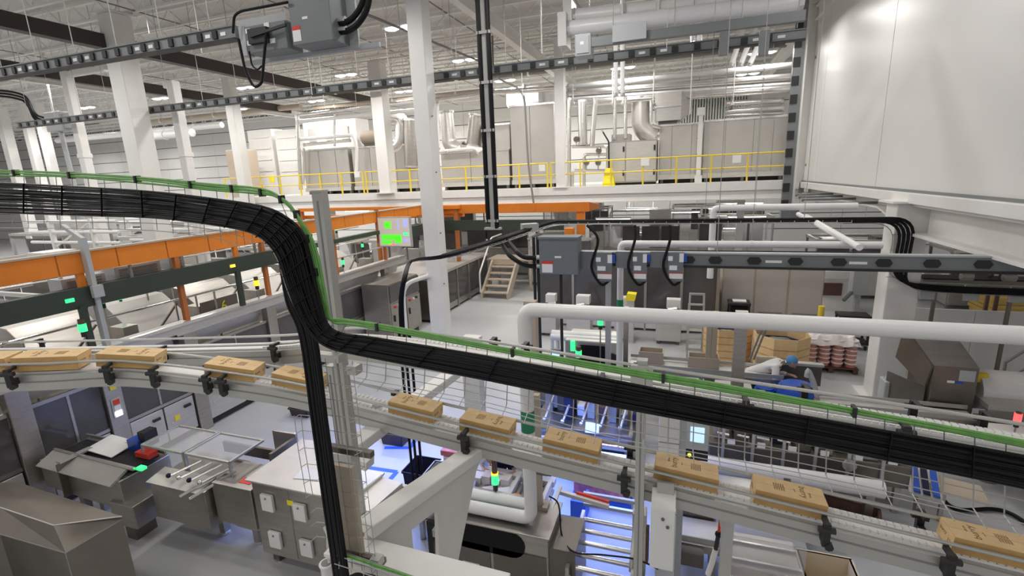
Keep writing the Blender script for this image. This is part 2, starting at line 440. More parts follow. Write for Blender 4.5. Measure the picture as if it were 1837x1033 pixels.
def rail(x0, x1, label, step=1.36, skip=()):
    r = thing('guard_rail', label, 'railing', 'yellow mezzanine railings')
    y = MY+.12
    n = max(1, round((x1-x0)/step))
    xs = [x0+(x1-x0)*i/n for i in range(n+1)]
    for i, xx in enumerate(xs):
        part(r, 'post', MB().bar((xx, y, MZ), (xx, y, MZ+1.06), .06, .06, (0, 1, 0)), 'yellow')
    part(r, 'top_rail', MB().tube([(x0, y, MZ+1.06), (x1, y, MZ+1.06)], .03, 8), 'yellow', smooth=True)
    part(r, 'mid_rail', MB().tube([(x0, y, MZ+.56), (x1, y, MZ+.56)], .026, 8), 'yellow', smooth=True)
    return r
def xat(px): return YP(px, 310, MY+.12).x
rail(xat(988), xat(1408), 'yellow railing on the mezzanine right of its white column')
rail(xat(790), xat(982), 'yellow railing on the mezzanine between the tall central column and the mezzanine column')
rail(xat(656), xat(776), 'yellow railing on the mezzanine just left of the tall central column')
rail(xat(400), xat(650), 'yellow railing on the mezzanine at its left end above the green cables')
# little signs hung on the railing
for px, py, w in ((1157, 290, .32), (1322, 284, .3), (972, 300, .28), (640, 312, .3), (787, 305, .25)):
    p = YP(px, py, MY+.04)
    solo('rail_sign', MB().box(p.x-w/2, p.x+w/2, MY+.05, MY+.085, p.z-.16, p.z+.12), 'label', {1157: 'small white sign on the yellow railing in front of the door cabinet', 1322: 'small white sign on the yellow railing near its right end', 972: 'small white sign on the yellow railing left of the mezzanine column', 640: 'small white sign on the yellow railing at its left corner', 787: 'small white sign on the yellow railing right of the central column'}[px], 'sign', 'signs on the yellow railing')
p = YP(487, 322, MY+.04)
solo('rail_tag', MB().box(p.x-.16, p.x+.16, MY+.05, MY+.085, p.z-.14, p.z+.14), 'yellow_b', 'orange-yellow tag on the left end of the railing', 'sign')
# ---------------------------------------------------------------- machines on the deck
OY = 23.0
def oven(name, label, x0, y0, x1, y1, seams, d=2.2, mt='clad', Y=OY, feet=True):
    a, b, u, tt = fbx(x0, y0, x1, y1, Y)
    r = thing(name, label, 'oven')
    if feet: u = MZ+.17
    xs = [a]+[YP(s, (y0+y1)/2, Y).x for s in seams]+[b]
    for i in range(len(xs)-1):
        part(r, 'side_panel', MB().box(xs[i]+.015, xs[i+1]-.015, Y-.04, Y, u+.02, tt-.03), mt)
    part(r, 'body', MB().box(a, b, Y, Y+d, u, tt), 'steel_l')
    part(r, 'top_edge', MB().box(a-.03, b+.03, Y-.08, Y+d, tt-.03, tt+.05), 'chrome')
    part(r, 'base_sill', MB().box(a, b, Y-.1, Y, u, u+.2), 'steel_l')
    if feet and u > MZ+.05:
        for i in range(max(3, int((b-a)/.8))):
            xx = a+.15+(b-a-.3)*i/max(2, int((b-a)/.8)-1)
            part(r, 'foot', MB().box(xx-.06, xx+.06, Y+.05, Y+.2, MZ, u), 'gap')
        part(r, 'gap_shade', MB().box(a, b, Y+.3, Y+d, MZ, u), 'blackm')  # black block fills the gap under the oven in place of its shade
    return r
oven('tunnel_oven', 'long stainless tunnel oven on the mezzanine behind the right end of the railing', 1262, 213, 1412, 312, (1300, 1350, 1385))
oven('tunnel_oven', 'stainless oven section left of the white post on the mezzanine', 1182, 224, 1250, 313, (1205, 1240))
oven('tall_cabinet', 'tall stainless cabinet on the mezzanine left of its white column', 917, 188, 994, 318, (952,), d=2.5)
oven('low_oven', 'low stainless oven behind the vertical black cable rack', 792, 272, 914, 318, (845, 880))
oven('stepped_oven', 'stainless oven step against the left side of the tall cabinet', 868, 224, 916, 318, (890,), Y=23.3)
oven('panelled_oven', 'grey panelled oven at the left end of the mezzanine', 546, 268, 628, 338, (575, 605), d=2.5, feet=True)
oven('panelled_oven', 'grey panelled oven behind the slim white column on the mezzanine', 634, 262, 748, 332, (666, 712), d=2.5, feet=True)
# tall white post between the ovens
a, b, u, tt = fbx(1249, 193, 1262, 316, OY-.35)
t = thing('duct_post', 'white square riser standing between two oven sections on the mezzanine', 'duct')
part(t, 'shaft', MB().box(a+.06, b-.06, OY-.35, OY-.1, MZ, tt), 'white'); part(t, 'foot', MB().box(a, b, OY-.42, OY-.06, MZ, MZ+.3), 'white')
part(t, 'head', MB().box(a, b, OY-.4, OY-.08, tt-.3, tt), 'joist')
# door cabinet
a, b, u, tt = fbx(1092, 252, 1178, 322, OY-.4)
t = thing('door_cabinet', 'stainless cabinet with two black-hinged doors behind the yellow railing', 'cabinet')
part(t, 'body', MB().box(a, b, OY-.4, OY+1, MZ+.1, tt), 'steel')
part(t, 'plinth', MB().box(a+.05, b-.05, OY-.3, OY+.9, MZ, MZ+.1), 'blackm')
mid = a+(b-a)*.36
for x0, x1 in ((a+.03, mid-.02), (mid+.02, b-.03)):
    dd = part(t, 'door', MB().box(x0, x1, OY-.44, OY-.4, MZ+.16, tt-.06), 'steel_l')
    for z in (MZ+.4, tt-.45):
        part(dd, 'hinge', MB().box(x1-.1, x1-.03, OY-.5, OY-.44, z, z+.22), 'blackm')
part(t, 'top_box', MB().box(a+.1, a+.9, OY-.3, OY+.6, tt, tt+.3), 'steel')
# boxy hood on the oven
a, b, u, tt = fbx(1175, 165, 1222, 216, OY+.2)
t = thing('exhaust_hood', 'stainless boxy exhaust hood on top of the oven section', 'hood')
part(t, 'box', MB().box(a, b, OY+.2, OY+1.6, u, tt), 'steel_l'); part(t, 'slant', MB().prism([(b, OY+.2, tt), (b+.35, OY+.2, tt-.5), (b+.35, OY+.2, u+.35), (b, OY+.2, u)], (0, 1.2, 0)), 'steel')
part(t, 'flange', MB().box(a-.04, b+.04, OY+.14, OY+1.6, (u+tt)/2-.03, (u+tt)/2+.03), 'chrome')
part(t, 'throat', MB().box(a+.15, b-.15, OY+.4, OY+1.4, u-.45, u), 'gap')
# big elbow duct next to it
def duct(label, px, r, Y, mt='steel_l', n=14, name='elbow_duct', wpx=None):
    t = thing(name, label, 'duct')
    pts = rounded([YP(x, y, Y) for x, y in px], r*2.2, 6)
    part(t, 'run', MB().tube(pts, r, n), mt, smooth=True)
    for p, q in ((pts[0], pts[1]), (pts[-1], pts[-2])):
        d = (q-p).normalized()
        part(t, 'collar', MB().tube([p-d*.01, p+d*.08], r*1.12, n), 'chrome')
    return t
duct('wide grey duct elbow bending down beside the door cabinet', [(1150, 175), (1150, 232), (1178, 250)], .42, OY+.7)
duct('polished duct elbow curving up behind the slim mezzanine column', [(700, 214), (722, 214), (722, 262), (690, 268)], .38, OY+.2, 'chrome')
duct('second polished duct standing against the tall central column', [(738, 214), (740, 300)], .4, OY+.1, 'steel')
duct('shiny round duct leaning between the central column and the tall cabinet', [(800, 200), (806, 262), (830, 268)], .36, OY+.4, 'steel_l')
duct('dull round duct behind the vertical black cable rack', [(856, 205), (850, 262)], .4, OY+.6, 'steel')
# pipework with valves right of the mezzanine column
for i, (px, r, lab) in enumerate((([(1021, 176), (1021, 335)], .09, 'vertical steam pipe just right of the mezzanine column'),
                          ([(1044, 180), (1046, 260)], .2, 'fat vertical duct pipe second from the mezzanine column'),
                          ([(1068, 176), (1062, 262)], .11, 'vertical duct pipe third from the mezzanine column'),
                          ([(1103, 172), (1103, 250)], .08, 'vertical pipe left of the wide grey duct elbow'),
                          ([(1122, 172), (1122, 248)], .08, 'vertical pipe nearest the wide grey duct elbow'),
                          ([(1027, 263), (1090, 263), (1090, 306), (1027, 306), (1027, 339)], .07, 'outer pipe loop low behind the yellow railing'),
                          ([(1048, 343), (1048, 277), (1086, 277)], .07, 'inner pipe loop low behind the yellow railing'),
                          ([(1168, 180), (1168, 225), (1184, 228)], .07, 'thin pipe running down beside the exhaust hood'))):
    duct('steel '+lab, px, r, OY-.3, 'chrome', 10, 'process_pipe')
for px, py in ((1034, 250), (1052, 292), (1073, 292), (1074, 270)):
    p = YP(px, py, OY-.3)
    t = thing('valve', 'small valve on the pipework %s' % {1034: 'by the mezzanine column', 1052: 'inside the pipe loop, left', 1073: 'inside the pipe loop, right', 1074: 'inside the pipe loop, top'}[px], 'valve', 'valves behind the railing')
    part(t, 'body', MB().ball(p, .14, .14, .14, 8, 5), 'steel', smooth=True); part(t, 'wheel', MB().tube([p+V((0, -.12, .0)), p+V((0, -.2, 0))], .1, 8), 'steel_d')
    part(t, 'stem', MB().tube([p, p+V((0, 0, -.3))], .03, 6), 'chrome')
# black stick arm leaning in front of the door cabinet
duct('thin black arm reaching up left of the door cabinet', [(1080, 234), (1092, 254), (1093, 331)], .035, OY-.7, 'blackm', 6, 'swing_arm')
# yellow wet-floor stand
p = YP(1092, 326, MY+.6)
t = thing('floor_stand', 'bright yellow folding floor stand behind the yellow railing', 'stand')
for s in (-1, 1):
    part(t, 'leaf', MB().prism([(p.x-.26, MY+.6+s*.2, MZ), (p.x+.26, MY+.6+s*.2, MZ), (p.x+.14, MY+.6, MZ+.75), (p.x-.14, MY+.6, MZ+.75)], (0, .03, 0)), 'yellow_b')
# clean white cladding box & frames at the left of the deck
a, b, u, tt = fbx(545, 215, 640, 268, OY+.8)
t = thing('steam_cabinet', 'pale cabinet behind pipe frames above the panelled oven at left', 'cabinet')
part(t, 'body', MB().box(a, b, OY+.8, OY+2, u-.6, tt), 'cab_w')
for s in (560, 590, 618):
    xx = YP(s, 240, OY+.75).x
    part(t, 'window', MB().box(xx-.25, xx+.25, OY+.76, OY+.8, (u+tt)/2-.3, (u+tt)/2+.4), 'steel_l')
# electric motor
p = YP(655, 245, OY)
t = thing('fan_motor', 'brown fan motor on top of the panelled oven left of the slim column', 'motor')
part(t, 'casing', MB().tube([(p.x-.5, OY+.6, p.z), (p.x+.5, OY+.6, p.z)], .36, 14), 'tan', smooth=True)
part(t, 'end_cap', MB().tube([(p.x-.62, OY+.6, p.z), (p.x-.5, OY+.6, p.z)], .2, 10), 'steel'); part(t, 'foot', MB().box(p.x-.4, p.x+.4, OY+.4, OY+.8, p.z-.6, p.z-.3), 'steel_d')
# pipe frame at the left of the panelled oven
k = 0
for px, r, lab in (([(533, 205), (540, 340)], .1, 'upright of the pipe frame at the left end of the mezzanine'),
                   ([(536, 218), (760, 196)], .1, 'upper long pipe of the frame at the left end of the mezzanine'),
                   ([(536, 206), (760, 178)], .07, 'topmost long pipe over the left end of the mezzanine'),
                   ([(538, 250), (634, 242), (640, 262), (640, 318)], .09, 'pipe bending down between the two panelled ovens'),
                   ([(545, 260), (628, 252)], .08, 'short pipe above the panelled oven'),
                   ([(600, 205), (600, 262)], .07, 'short upright inside the pipe frame at left'),
                   ([(545, 266), (545, 332)], .06, 'upright against the left edge of the panelled oven'),
                   ([(783, 180), (785, 268)], .12, 'upright right of the tall central column'),
                   ([(785, 178), (880, 166), (1005, 158)], .12, 'bright long pipe right of the tall central column')):
    duct('white '+lab, px, r, OY-.5, 'pvc' if k % 2 else 'chrome', 10, 'process_pipe'); k += 1
t = thing('process_pipe', 'white pipe stub low beside the tall central column', 'pipe')
part(t, 'run', MB().tube(rounded([YP(783, 272, 22.5), YP(828, 268, 22.5), YP(850, 266, 22.5), YP(850, 266, 22.5)+V((0, .6, -.3))], .15, 4), .08, 10), 'pvc', smooth=True); part(t, 'collar', MB().tube([YP(800, 270.6, 22.5), YP(805, 270.2, 22.5)], .1, 10), 'chrome')
# bundle of long bright pipes over the ovens
for i, (y0, y1, r, lab) in enumerate(((150, 106, .12, 'topmost'), (162, 128, .15, 'second'), (172, 140, .1, 'third'), (180, 149, .16, 'fourth'), (192, 196, .0, ''))):
    if not r: continue
    duct('long bright overhead pipe above the ovens, %s of the bundle' % lab, [(1018, y0+6), (1425, y1+10)], r, OY+.4, ('pvc', 'chrome')[i % 2], 10, 'overhead_pipe')
for y0, y1, r, lab in ((186, 180, .12, 'upper'), (200, 193, .14, 'lower'), (207, 203, .08, 'lowest')):
    duct('bright pipe lying above the right oven, %s one' % lab, [(1300, y0), (1405, y1)], r, OY+.8, 'chrome', 10, 'overhead_pipe')
for px in (1030, 1100, 1118, 1173, 1315):
    p = YP(px, 165, OY+.4)
    t = thing('pipe_support', 'steel hanger frame carrying the bright pipes, %s' % {1030: 'leftmost, beside the mezzanine column', 1100: 'left of the pair above the door cabinet', 1118: 'right of the pair above the door cabinet', 1173: 'above the exhaust hood', 1315: 'rightmost, above the long oven'}[px], 'support', 'pipe hangers above the ovens')
    for dy in (.12, .7):
        part(t, 'rod', MB().tube([(p.x, OY+dy, p.z-.5), (p.x, OY+dy, 11.2)], .016, 6), 'joist')
    part(t, 'saddle', MB().box(p.x-.06, p.x+.06, OY+.05, OY+.8, p.z-.55, p.z-.47), 'joist')
# cloud-like insulated duct on top of the tall cabinet
a, b, u, tt = fbx(905, 152, 975, 190, OY+.6)
t = thing('insulated_plenum', 'white lumpy insulated plenum above the tall cabinet on the mezzanine', 'duct')
part(t, 'shell', MB().box(a, b, OY+.6, OY+2, u-.1, tt), 'pvc', bevel=.25)
part(t, 'band', MB().box(a+.9, a+1.0, OY+.55, OY+2.05, u-.1, tt+.04), 'joist')
# wall cabinets standing behind the left part
for i, (x0, x1) in enumerate(((450, 492), (498, 540))):
    a, b, u, tt = fbx(x0, 232, x1, 332, 26)
    t = thing('wall_cabinet', ('white ribbed cabinet at the far left of the mezzanine', 'white ribbed cabinet second from the left on the mezzanine')[i], 'cabinet')
    part(t, 'body', MB().box(a, b, 26, 27, MZ, tt), 'white')
    for z in (.25, .45, .65, .85):
        part(t, 'louvre', MB().box(a+.2, b-.2, 25.94, 26, u+(tt-u)*z, u+(tt-u)*z+.08), 'joist')
p = YP(425, 300, 24)
solo('tan_cabinet', MB().box(p.x-.75, p.x+.75, 24, 25, 0, YP(425, 268, 24).z), 'tan', 'tall tan cupboard behind the left end of the railing', 'cabinet', bevel=.04)
# ================================================================ OVERHEAD SERVICES
def busway(label, xa, xb, Y, z, h, d, step, plug, mt='busway', rods=4, ladder=True):
    t = thing('busway', label, 'busway')
    part(t, 'housing', MB().box(xa, xb, Y-d/2, Y+d/2, z-h/2, z+h/2), mt)
    part(t, 'lower_flange', MB().box(xa, xb, Y-d*.75, Y+d*.75, z-h/2-.02, z-h/2), 'blackm')
    part(t, 'upper_flange', MB().box(xa, xb, Y-d*.75, Y+d*.75, z+h/2, z+h/2+.02), mt)
    n = int((xb-xa)/step)
    me = MB().box(-plug/2, plug/2, -d*.6-.02, d*.6, -h*.36, h*.36).mesh('plug_cover', 'blackm')
    le = MB().box(-plug*.55, plug*.55, -.006, .006, -h*.16, h*.16).mesh('sticker', 'label')
    for i in range(n):
        link('plug_cover', me, t, (xa+step*(i+.5), Y, z))
        if (i*7) % 5 in (1, 3): link('sticker', le, t, (xa+step*(i+1), Y-d/2-.004, z))
    for i in range(rods):
        xx = xa+(xb-xa)*(i+.5)/rods
        part(t, 'hanger_rod', MB().tube([(xx, Y, z+h/2), (xx, Y, 11.2)], .009, 5), 'rod')
    return t
b1 = YP(428, 66, 6.9)
busway('upper left grey busway with black plug covers ending at the big enclosure', -17.5, b1.x, 6.9, 7.5, .17, .12, .34, .1, rods=9)
bz = YP(900, 125, 11.75).z
busway("second grey busway passing in front of the tall roof columns below the lamps", -24, 2.3, 12.4, YP(900, 125, 12.4).z, .17, .12, .47, .13, rods=18)
# upper rail near the cold store with a lit box
Yu = 11.3
a = YP(1060, 77, Yu); b = YP(1444, 30, Yu)
t = thing('upper_busway', 'pale overhead busway near the cold store, above the long one', 'busway')
part(t, 'housing', MB().box(a.x, b.x, Yu-.07, Yu+.07, a.z-.09, a.z+.09), 'busway')
q = YP(1130, 66, Yu); part(t, 'tap_box', MB().box(q.x-.34, q.x+.34, Yu-.16, Yu+.1, q.z-.1, q.z+.22), 'grey_l', label='pale tap box')
for px in (1300, 1372):
    q = YP(px, 55, Yu); part(t, 'drop_leg', MB().box(q.x-.09, q.x+.09, Yu-.05, Yu+.05, q.z-.45, q.z), 'busway')
for px in (1100, 1210, 1330, 1430):
    q = YP(px, 50, Yu); part(t, 'hanger_rod', MB().tube([(q.x, Yu, q.z), (q.x, Yu, 11.2)], .01, 5), 'rod')
a_, b_, u, tt = fbx(1031, 60, 1060, 100, Yu-.1)
t = thing('junction_box', 'grey junction box on the left end of the pale overhead busway', 'box')
part(t, 'body', MB().box(a_, b_, Yu-.1, Yu+.3, u, tt), 'grey_l', bevel=.02); part(t, 'door', MB().box(a_+.04, b_-.04, Yu-.12, Yu-.1, u+.05, tt-.05), 'grey_l')
part(t, 'label', MB().box(a_+.12, a_+.2, Yu-.125, Yu-.12, (u+tt)/2, (u+tt)/2+.06), 'label')
# two fat white pipes near the top right with their drops
for lab, px, r, Y in (('upper of the two fat white pipes under the roof at top right', [(1028, 30), (1300, 2), (1440, -14)], .17, 12.6),
                  ('lower of the two fat white pipes under the roof at top right', [(1018, 52), (1290, 20), (1440, 4)], .18, 12.4),):
    t = duct('long '+lab, px, r, Y, 'pvc', 12, 'roof_pipe')
    q = YP(px[0][0]-6, px[0][1], Y)
    part(t, 'end_flange', MB().box(q.x-.1, q.x+.1, Y-.25, Y+.25, q.z-.42, q.z+.3), 'white')
    for px2 in (1116, 1180):
        q = YP(px2, px[0][1]-10, Y); part(t, 'hanger_rod', MB().tube([(q.x, Y, q.z), (q.x, Y, 11.2)], .04, 6), 'joist')
for px, y0, y1, lab in ((1104, 100, 172, 'first'), (1116, 100, 172, 'second'), (1242, 36, 80, 'third'), (1254, 36, 80, 'fourth')):
    Y = 16
    duct('thin white drop pipe under the roof at top right, %s from the left' % lab, [(px, -70), (px+1, y1)], .07, Y, 'pvc', 8, 'drop_pipe')
for i in range(3):
    duct('slanting white pipe by the cold store top corner, %s from the left' % ('first', 'second', 'third')[i], [(1312+i*16, 118), (1362+i*26, -40)], .09, 20, 'pvc', 8, 'slanting_pipe')
# thin hanger rods and conduits hanging down from the roof
rods = [(48, 12, 160), (100, 12, 130), (362, 9, 95), (125, 15, 60), (700, 13, 160), (605, 15, 120), (582, 14, 190), (640, 18, 195), (765, 16, 60), (800, 16, 105), (822, 14, 160), (938, 14, 200), (972, 12, 96), (1058, 13, 130), (1196, 12, 86), (1238, 18, 205), (268, 10, 60), (320, 12, 75), (520, 14, 110), (560, 12, 170), (455, 16, 70)]
for i, (px, Y, y1) in enumerate(rods):
    q = YP(px, y1, Y)
    solo('hanger_rod', MB().tube([(q.x, Y, q.z), (q.x, Y, 11.2)],   .009 if i % 3 else .016, 5), 'joist', 'thin pale hanger rod dangling from the roof among its like', 'rod', 'hanger rods under the roof')
# long thin lines near the roof running towards the back
for px0, px1, lab in (((596, 0), (880, 118), 'dark conduit running back under the roof over the tall column'),):
    a, b = ZP(*px0, 9.2), ZP(*px1, 9.2)
    t = thing('roof_conduit', lab, 'conduit')
    part(t, 'tube', MB().tube([a, b], .035, 6), 'gap')
    for f in (.1, .5, .9):
        q = a.lerp(b, f); part(t, 'hanger', MB().tube([q, (q.x, q.y, 11.2)], .012, 5), 'joist')
for px0, px1, Y, r, mt, lab in (((0, 230), (180, 233), 24, .05, 'gap', 'thin dark pipe crossing behind the far left columns'),
                        ((100, 242), (400, 236), 22, .16, 'pvc', 'pale pipe run behind the thick left column'),
                        ((250, 216), (540, 196), 25, .15, 'tan', 'tan pipe run high on the back wall at left'),
                        ((250, 246), (345, 238), 21, .22, 'pvc', 'fat white pipe with a dark valve behind the square riser'),
                        ((560, 196), (870, 160), 24, .1, 'tan', 'tan line running above the mezzanine at left'),
                        ((880, 95), (1415, 18), 22, .1, 'joist', 'long pale pipe high under the roof in the middle'),
                        ((880, 132), (1410, 88), 27, .12, 'gap', 'grey pipe far back under the roof'),
                        ((560, 120), (860, 70), 20, .06, 'joist', 'thin pale line above the second busway'),
                        ((560, 165), (870, 142), 20, .08, 'darkbeam', 'dark brown rail above the mezzanine')):
    t = thing('service_pipe', lab, 'pipe')
    a, b = YP(*px0, Y), YP(*px1, Y); b.z = a.z = (a.z+b.z)/2
    part(t, 'run', MB().tube([a, b], r, 10), mt, smooth=True)
    for f in (.15, .5, .85):
        q = a.lerp(b, f)
        part(t, 'clamp', MB().tube([q-V((.05, 0, 0)), q+V((.05, 0, 0))], r*1.2, 10), 'joist'); part(t, 'hanger', MB().tube([q, (q.x, q.y, 11.2)], .008, 5), 'rod')
# ---------------------------------------------------------------- the big enclosure at top, its tap unit and cables
EY = 6.75
a, b, u, tt = fbx(516, -70, 590, 78, EY)
t = thing('disconnect_enclosure', 'big grey electrical enclosure with red and white warning label at top', 'enclosure')
part(t, 'body', MB().box(a, b, EY, EY+.42, u, tt), 'grey', bevel=.012)
part(t, 'back_plate', MB().box(a-.02, b+.16, EY+.42, EY+.46, u-.04, tt), 'grey_l')
q = YP(533, 63, EY); part(t, 'warning_label', MB().box(q.x-.075, q.x+.075, EY-.006, EY, q.z-.09, q.z+.07), 'label'); part(t, 'warning_band', MB().box(q.x-.075, q.x+.075, EY-.008, EY, q.z+.07, q.z+.125), 'red')
q = YP(547, 32, EY); part(t, 'name_plate', MB().box(q.x-.05, q.x+.05, EY-.006, EY, q.z-.018, q.z+.018), 'label')
for z in (40, 58):
    q = YP(588, z, EY+.2); part(t, 'cable_gland', MB().tube([(b, EY+.2, q.z), (b+.12, EY+.2, q.z)], .05, 10), 'chrome')
part(t, 'support_rail', MB().box(b1.x-.3, b+.5, EY+.46, EY+.52, u-.05, u+.02), 'grey_l')
for xx in (a+.1, b-.1):
    part(t, 'hanger_rod', MB().tube([(xx, EY+.44, u), (xx, EY+.44, 11.2)], .012, 6), 'rod')
for lab, pts in (('upper thick black cable arching from the enclosure to the roof', [(590, 40), (625, 42), (650, 12), (660, -50)]), ('lower thick black cable arching from the enclosure to the roof', [(590, 58), (632, 56), (660, 20), (668, -50)])):
    solo('power_cable', MB().tube(rounded([YP(x, y, EY+.2) for x, y in pts], .3, 6), .045, 10), 'black', lab, 'cable', smooth=True)
a2, b2, u2, t2 = fbx(440, 42, 514, 92, EY+.05)
t = thing('tap_unit', 'grey busway tap unit with a dark operating handle left of the big enclosure', 'enclosure')
part(t, 'box', MB().box(a2, b2, EY+.05, EY+.4, u2, t2), 'grey', bevel=.01)
part(t, 'handle_plate', MB().box(a2+.12, a2+.5, EY-.02, EY+.05, u2+.12, t2-.06), 'blackm')
part(t, 'handle', MB().bar((a2+.2, EY-.04, u2+.22), (b2+.1, EY-.04, u2+.3), .04, .04), 'blackm')
for i, (xx, zz) in enumerate(((.03, .3), (.03, .12), (.42, .34), (.5, .1))):
    part(t, 'sticker', MB().box(a2+xx, a2+xx+.1, EY+.04, EY+.05, u2+zz, u2+zz+.07), 'label')
part(t, 'side_channel', MB().box(a2-.12, a2, EY+.05, EY+.2, u2-.02, t2+.02), 'grey_l')
a3, b3, u3, t3 = fbx(424, 18, 514, 44, EY+.5)
t = thing('wire_trough', 'light grey sheet trough above the tap unit at top', 'trough')
part(t, 'pan', MB().box(a3, b3, EY+.5, EY+.8, u3, u3+.03), 'grey_l'); part(t, 'front_lip', MB().box(a3, b3, EY+.48, EY+.5, u3, t3-.1), 'grey_l')
part(t, 'hanger_rod', MB().tube([(a3+.4, EY+.65, u3), (a3+.4, EY+.65, 11.2)], .012, 6), 'rod')
for lab, pts, r in (('black cable loop hanging below the busway end', [(428, 70), (440, 128), (456, 158), (470, 150), (474, 100), (478, 60)], .022),
                 ('smaller black cable loop inside the bigger one below the tap unit', [(447, 92), (452, 118), (462, 126), (470, 118)], .014),
                 ('black cable draped along the top of the wire trough', [(418, 60), (420, 28), (432, 20), (516, 4)], .02)):
    solo('hanging_cable', MB().tube(rounded([YP(x, y, EY-.05) for x, y in pts], .25, 5), r, 8), 'black', lab, 'cable', smooth=True)
# grey junction with arched cables near the left edge
JY = 13.5
a, b, u, tt = fbx(80, 200, 108, 236, JY)
t = thing('junction_box', 'grey junction box with black cables entering its left side near the left edge', 'box')
part(t, 'body', MB().box(a, b, JY, JY+.5, u, tt), 'grey_l', bevel=.03); part(t, 'neck', MB().box(b, b+.5, JY+.1, JY+.4, u+.1, tt-.1), 'grey_l')
part(t, 'drop_conduit', MB().tube([(a+.5, JY+.2, u), (a+.7, JY+.2, 0)], .09, 8), 'grey_l'); part(t, 'hanger', MB().tube([(a+.3, JY+.2, tt), (a+.5, JY+.2, 11.2)], .04, 6), 'joist')
for i in range(3):
    solo('arched_cable', MB().tube(rounded([YP(x, y+i*5, JY+.2+i*.05) for x, y in ((-30, 160), (20, 164), (48, 172), (62, 206), (82, 212))], 1.0, 6), .045, 8), 'black', 'black cable arching into the grey junction box near the left edge, one of three alike', 'cable', 'cables into the left junction box', smooth=True)
# vertical cable rack in the middle
RY = 10.6
def vrack(label, top, bot, Y):
    t = thing('vertical_rack', label, 'rack')
    p, q = YP(*top, Y), YP(*bot, Y)
    part(t, 'channel', MB().box(q.x-.05, q.x+.05, Y, Y+.05, q.z, 11.2), 'alu')
    for z in range(int(q.z)+1, 11):
        part(t, 'cleat', MB().box(q.x-.16, q.x+.16, Y-.05, Y-.03, z, z+.06), 'alu')
    part(t, 'foot', MB().box(q.x-.2, q.x+.2, Y-.04, Y+.08, q.z-.05, q.z), 'alu')
    return q
q = vrack('pale vertical channel holding two thick black cables, hanging from the roof in the centre', (871, 0), (884, 408), RY)
for s, lab in ((-1, 'left'), (1, 'right')):
    solo('riser_cable', MB().tube([(q.x+s*.105, RY+.0, q.z+.1-(.12 if s > 0 else 0)), (q.x+s*.105, RY, 11.2)], .055, 8), 'black', 'thick black cable clamped to the %s side of the central vertical channel' % lab, 'cable', smooth=True)
# vertical busway beside the cold store corner
BY = 20.3
p, q = YP(1440, 20, BY), YP(1408, 388, BY)
t = thing('vertical_busway', 'dark vertical busway with black plug covers beside the cold store corner', 'busway')
part(t, 'housing', MB().box(q.x-.16, q.x+.16, BY-.1, BY+.1, q.z, 11.2), 'busway')
for i in range(11):
    part(t, 'plug_cover', MB().box(q.x-.17, q.x+.05, BY-.14, BY-.08, q.z+.3+i*.6, q.z+.6+i*.6), 'blackm')
part(t, 'side_duct', MB().box(q.x+.16, q.x+.24, BY-.05, BY+.1, q.z, 11.2), 'joist')
a, b, u, tt = fbx(1400, 372, 1432, 396, BY)
part(t, 'end_box', MB().box(a, b, BY-.15, BY+.2, u, tt), 'grey')
p = YP(1431, 317, 21.2)
solo('green_sign', MB().box(p.x-.14, p.x+.14, 21.46, 21.52, p.z-.17, p.z+.17), 'tag_green', 'small green box sign low on the cold store corner trim', 'sign', bevel=.01)
# thin dark cable hanging in front of the tall cabinet
solo('hanging_cable', MB().tube(rounded([YP(x, y, 20.6) for x, y in ((880, -70), (885, 140), (940, 160), (948, 300), (958, 368))], .6, 4), .045, 6), 'gap', 'thin dark cable hanging in front of the tall cabinet on the mezzanine', 'cable', smooth=True)
# ================================================================ THE TWO OVERHEAD CARTON CONVEYORS
def catmull(pts, n=6):
    pts = [V(p) for p in pts]; out = []
    for i in range(len(pts)-1):
        p0 = pts[max(0, i-1)]; p1 = pts[i]; p2 = pts[i+1]; p3 = pts[min(len(pts)-1, i+2)]
        for k in range(n):
            t = k/n
            out.append(.5*((2*p1)+(p2-p0)*t+(2*p0-5*p1+4*p2-p3)*t*t+(3*p1-p0-3*p2+p3)*t**3))
    out.append(pts[-1]); return out
def resample(pts, step):
    out = [pts[0]]; acc = 0.0
    for a, b in zip(pts, pts[1:]):
        L = (b-a).length; d = step-acc
        while d <= L:
            out.append(a.lerp(b, d/L)); d += step
        acc = (acc+L) % step
    return out
def frames(pts):
    """tangent and horizontal sideways vector (towards the camera on the straight run) at every point"""
    fr = []
    for i in range(len(pts)):
        t = (pts[min(i+1, len(pts)-1)]-pts[max(i-1, 0)]).normalized()
        n = V((t.y, -t.x, 0)).normalized()
        if n.y > 0 and abs(n.y) > .3: n = -n
        fr.append((t, n))
    return fr
def sweep(mb, pts, u, v, w, h):           # rectangular section w x h at sideways offset u and height v
    fr = frames(pts); vs = []; fs = []; k = len(pts)
    for p, (t, n) in zip(pts, fr):
        for a, b in ((-1, -1), (1, -1), (1, 1), (-1, 1)):
            vs.append(p+n*(u+a*w/2)+V((0, 0, v+b*h/2)))
    for i in range(k-1):
        for j in range(4):
            fs.append((i*4+j, i*4+(j+1) % 4, (i+1)*4+(j+1) % 4, (i+1)*4+j))
    fs += [(0, 3, 2, 1), tuple((k-1)*4+j for j in range(4))]
    return mb.add(vs, fs)
def offset(pts, u, v): return [p+n*u+V((0, 0, v)) for p, (t, n) in zip(pts, frames(pts))]
zb = lambda x: 2.691-.1003*x               # belt height of the straight run, falling to the right
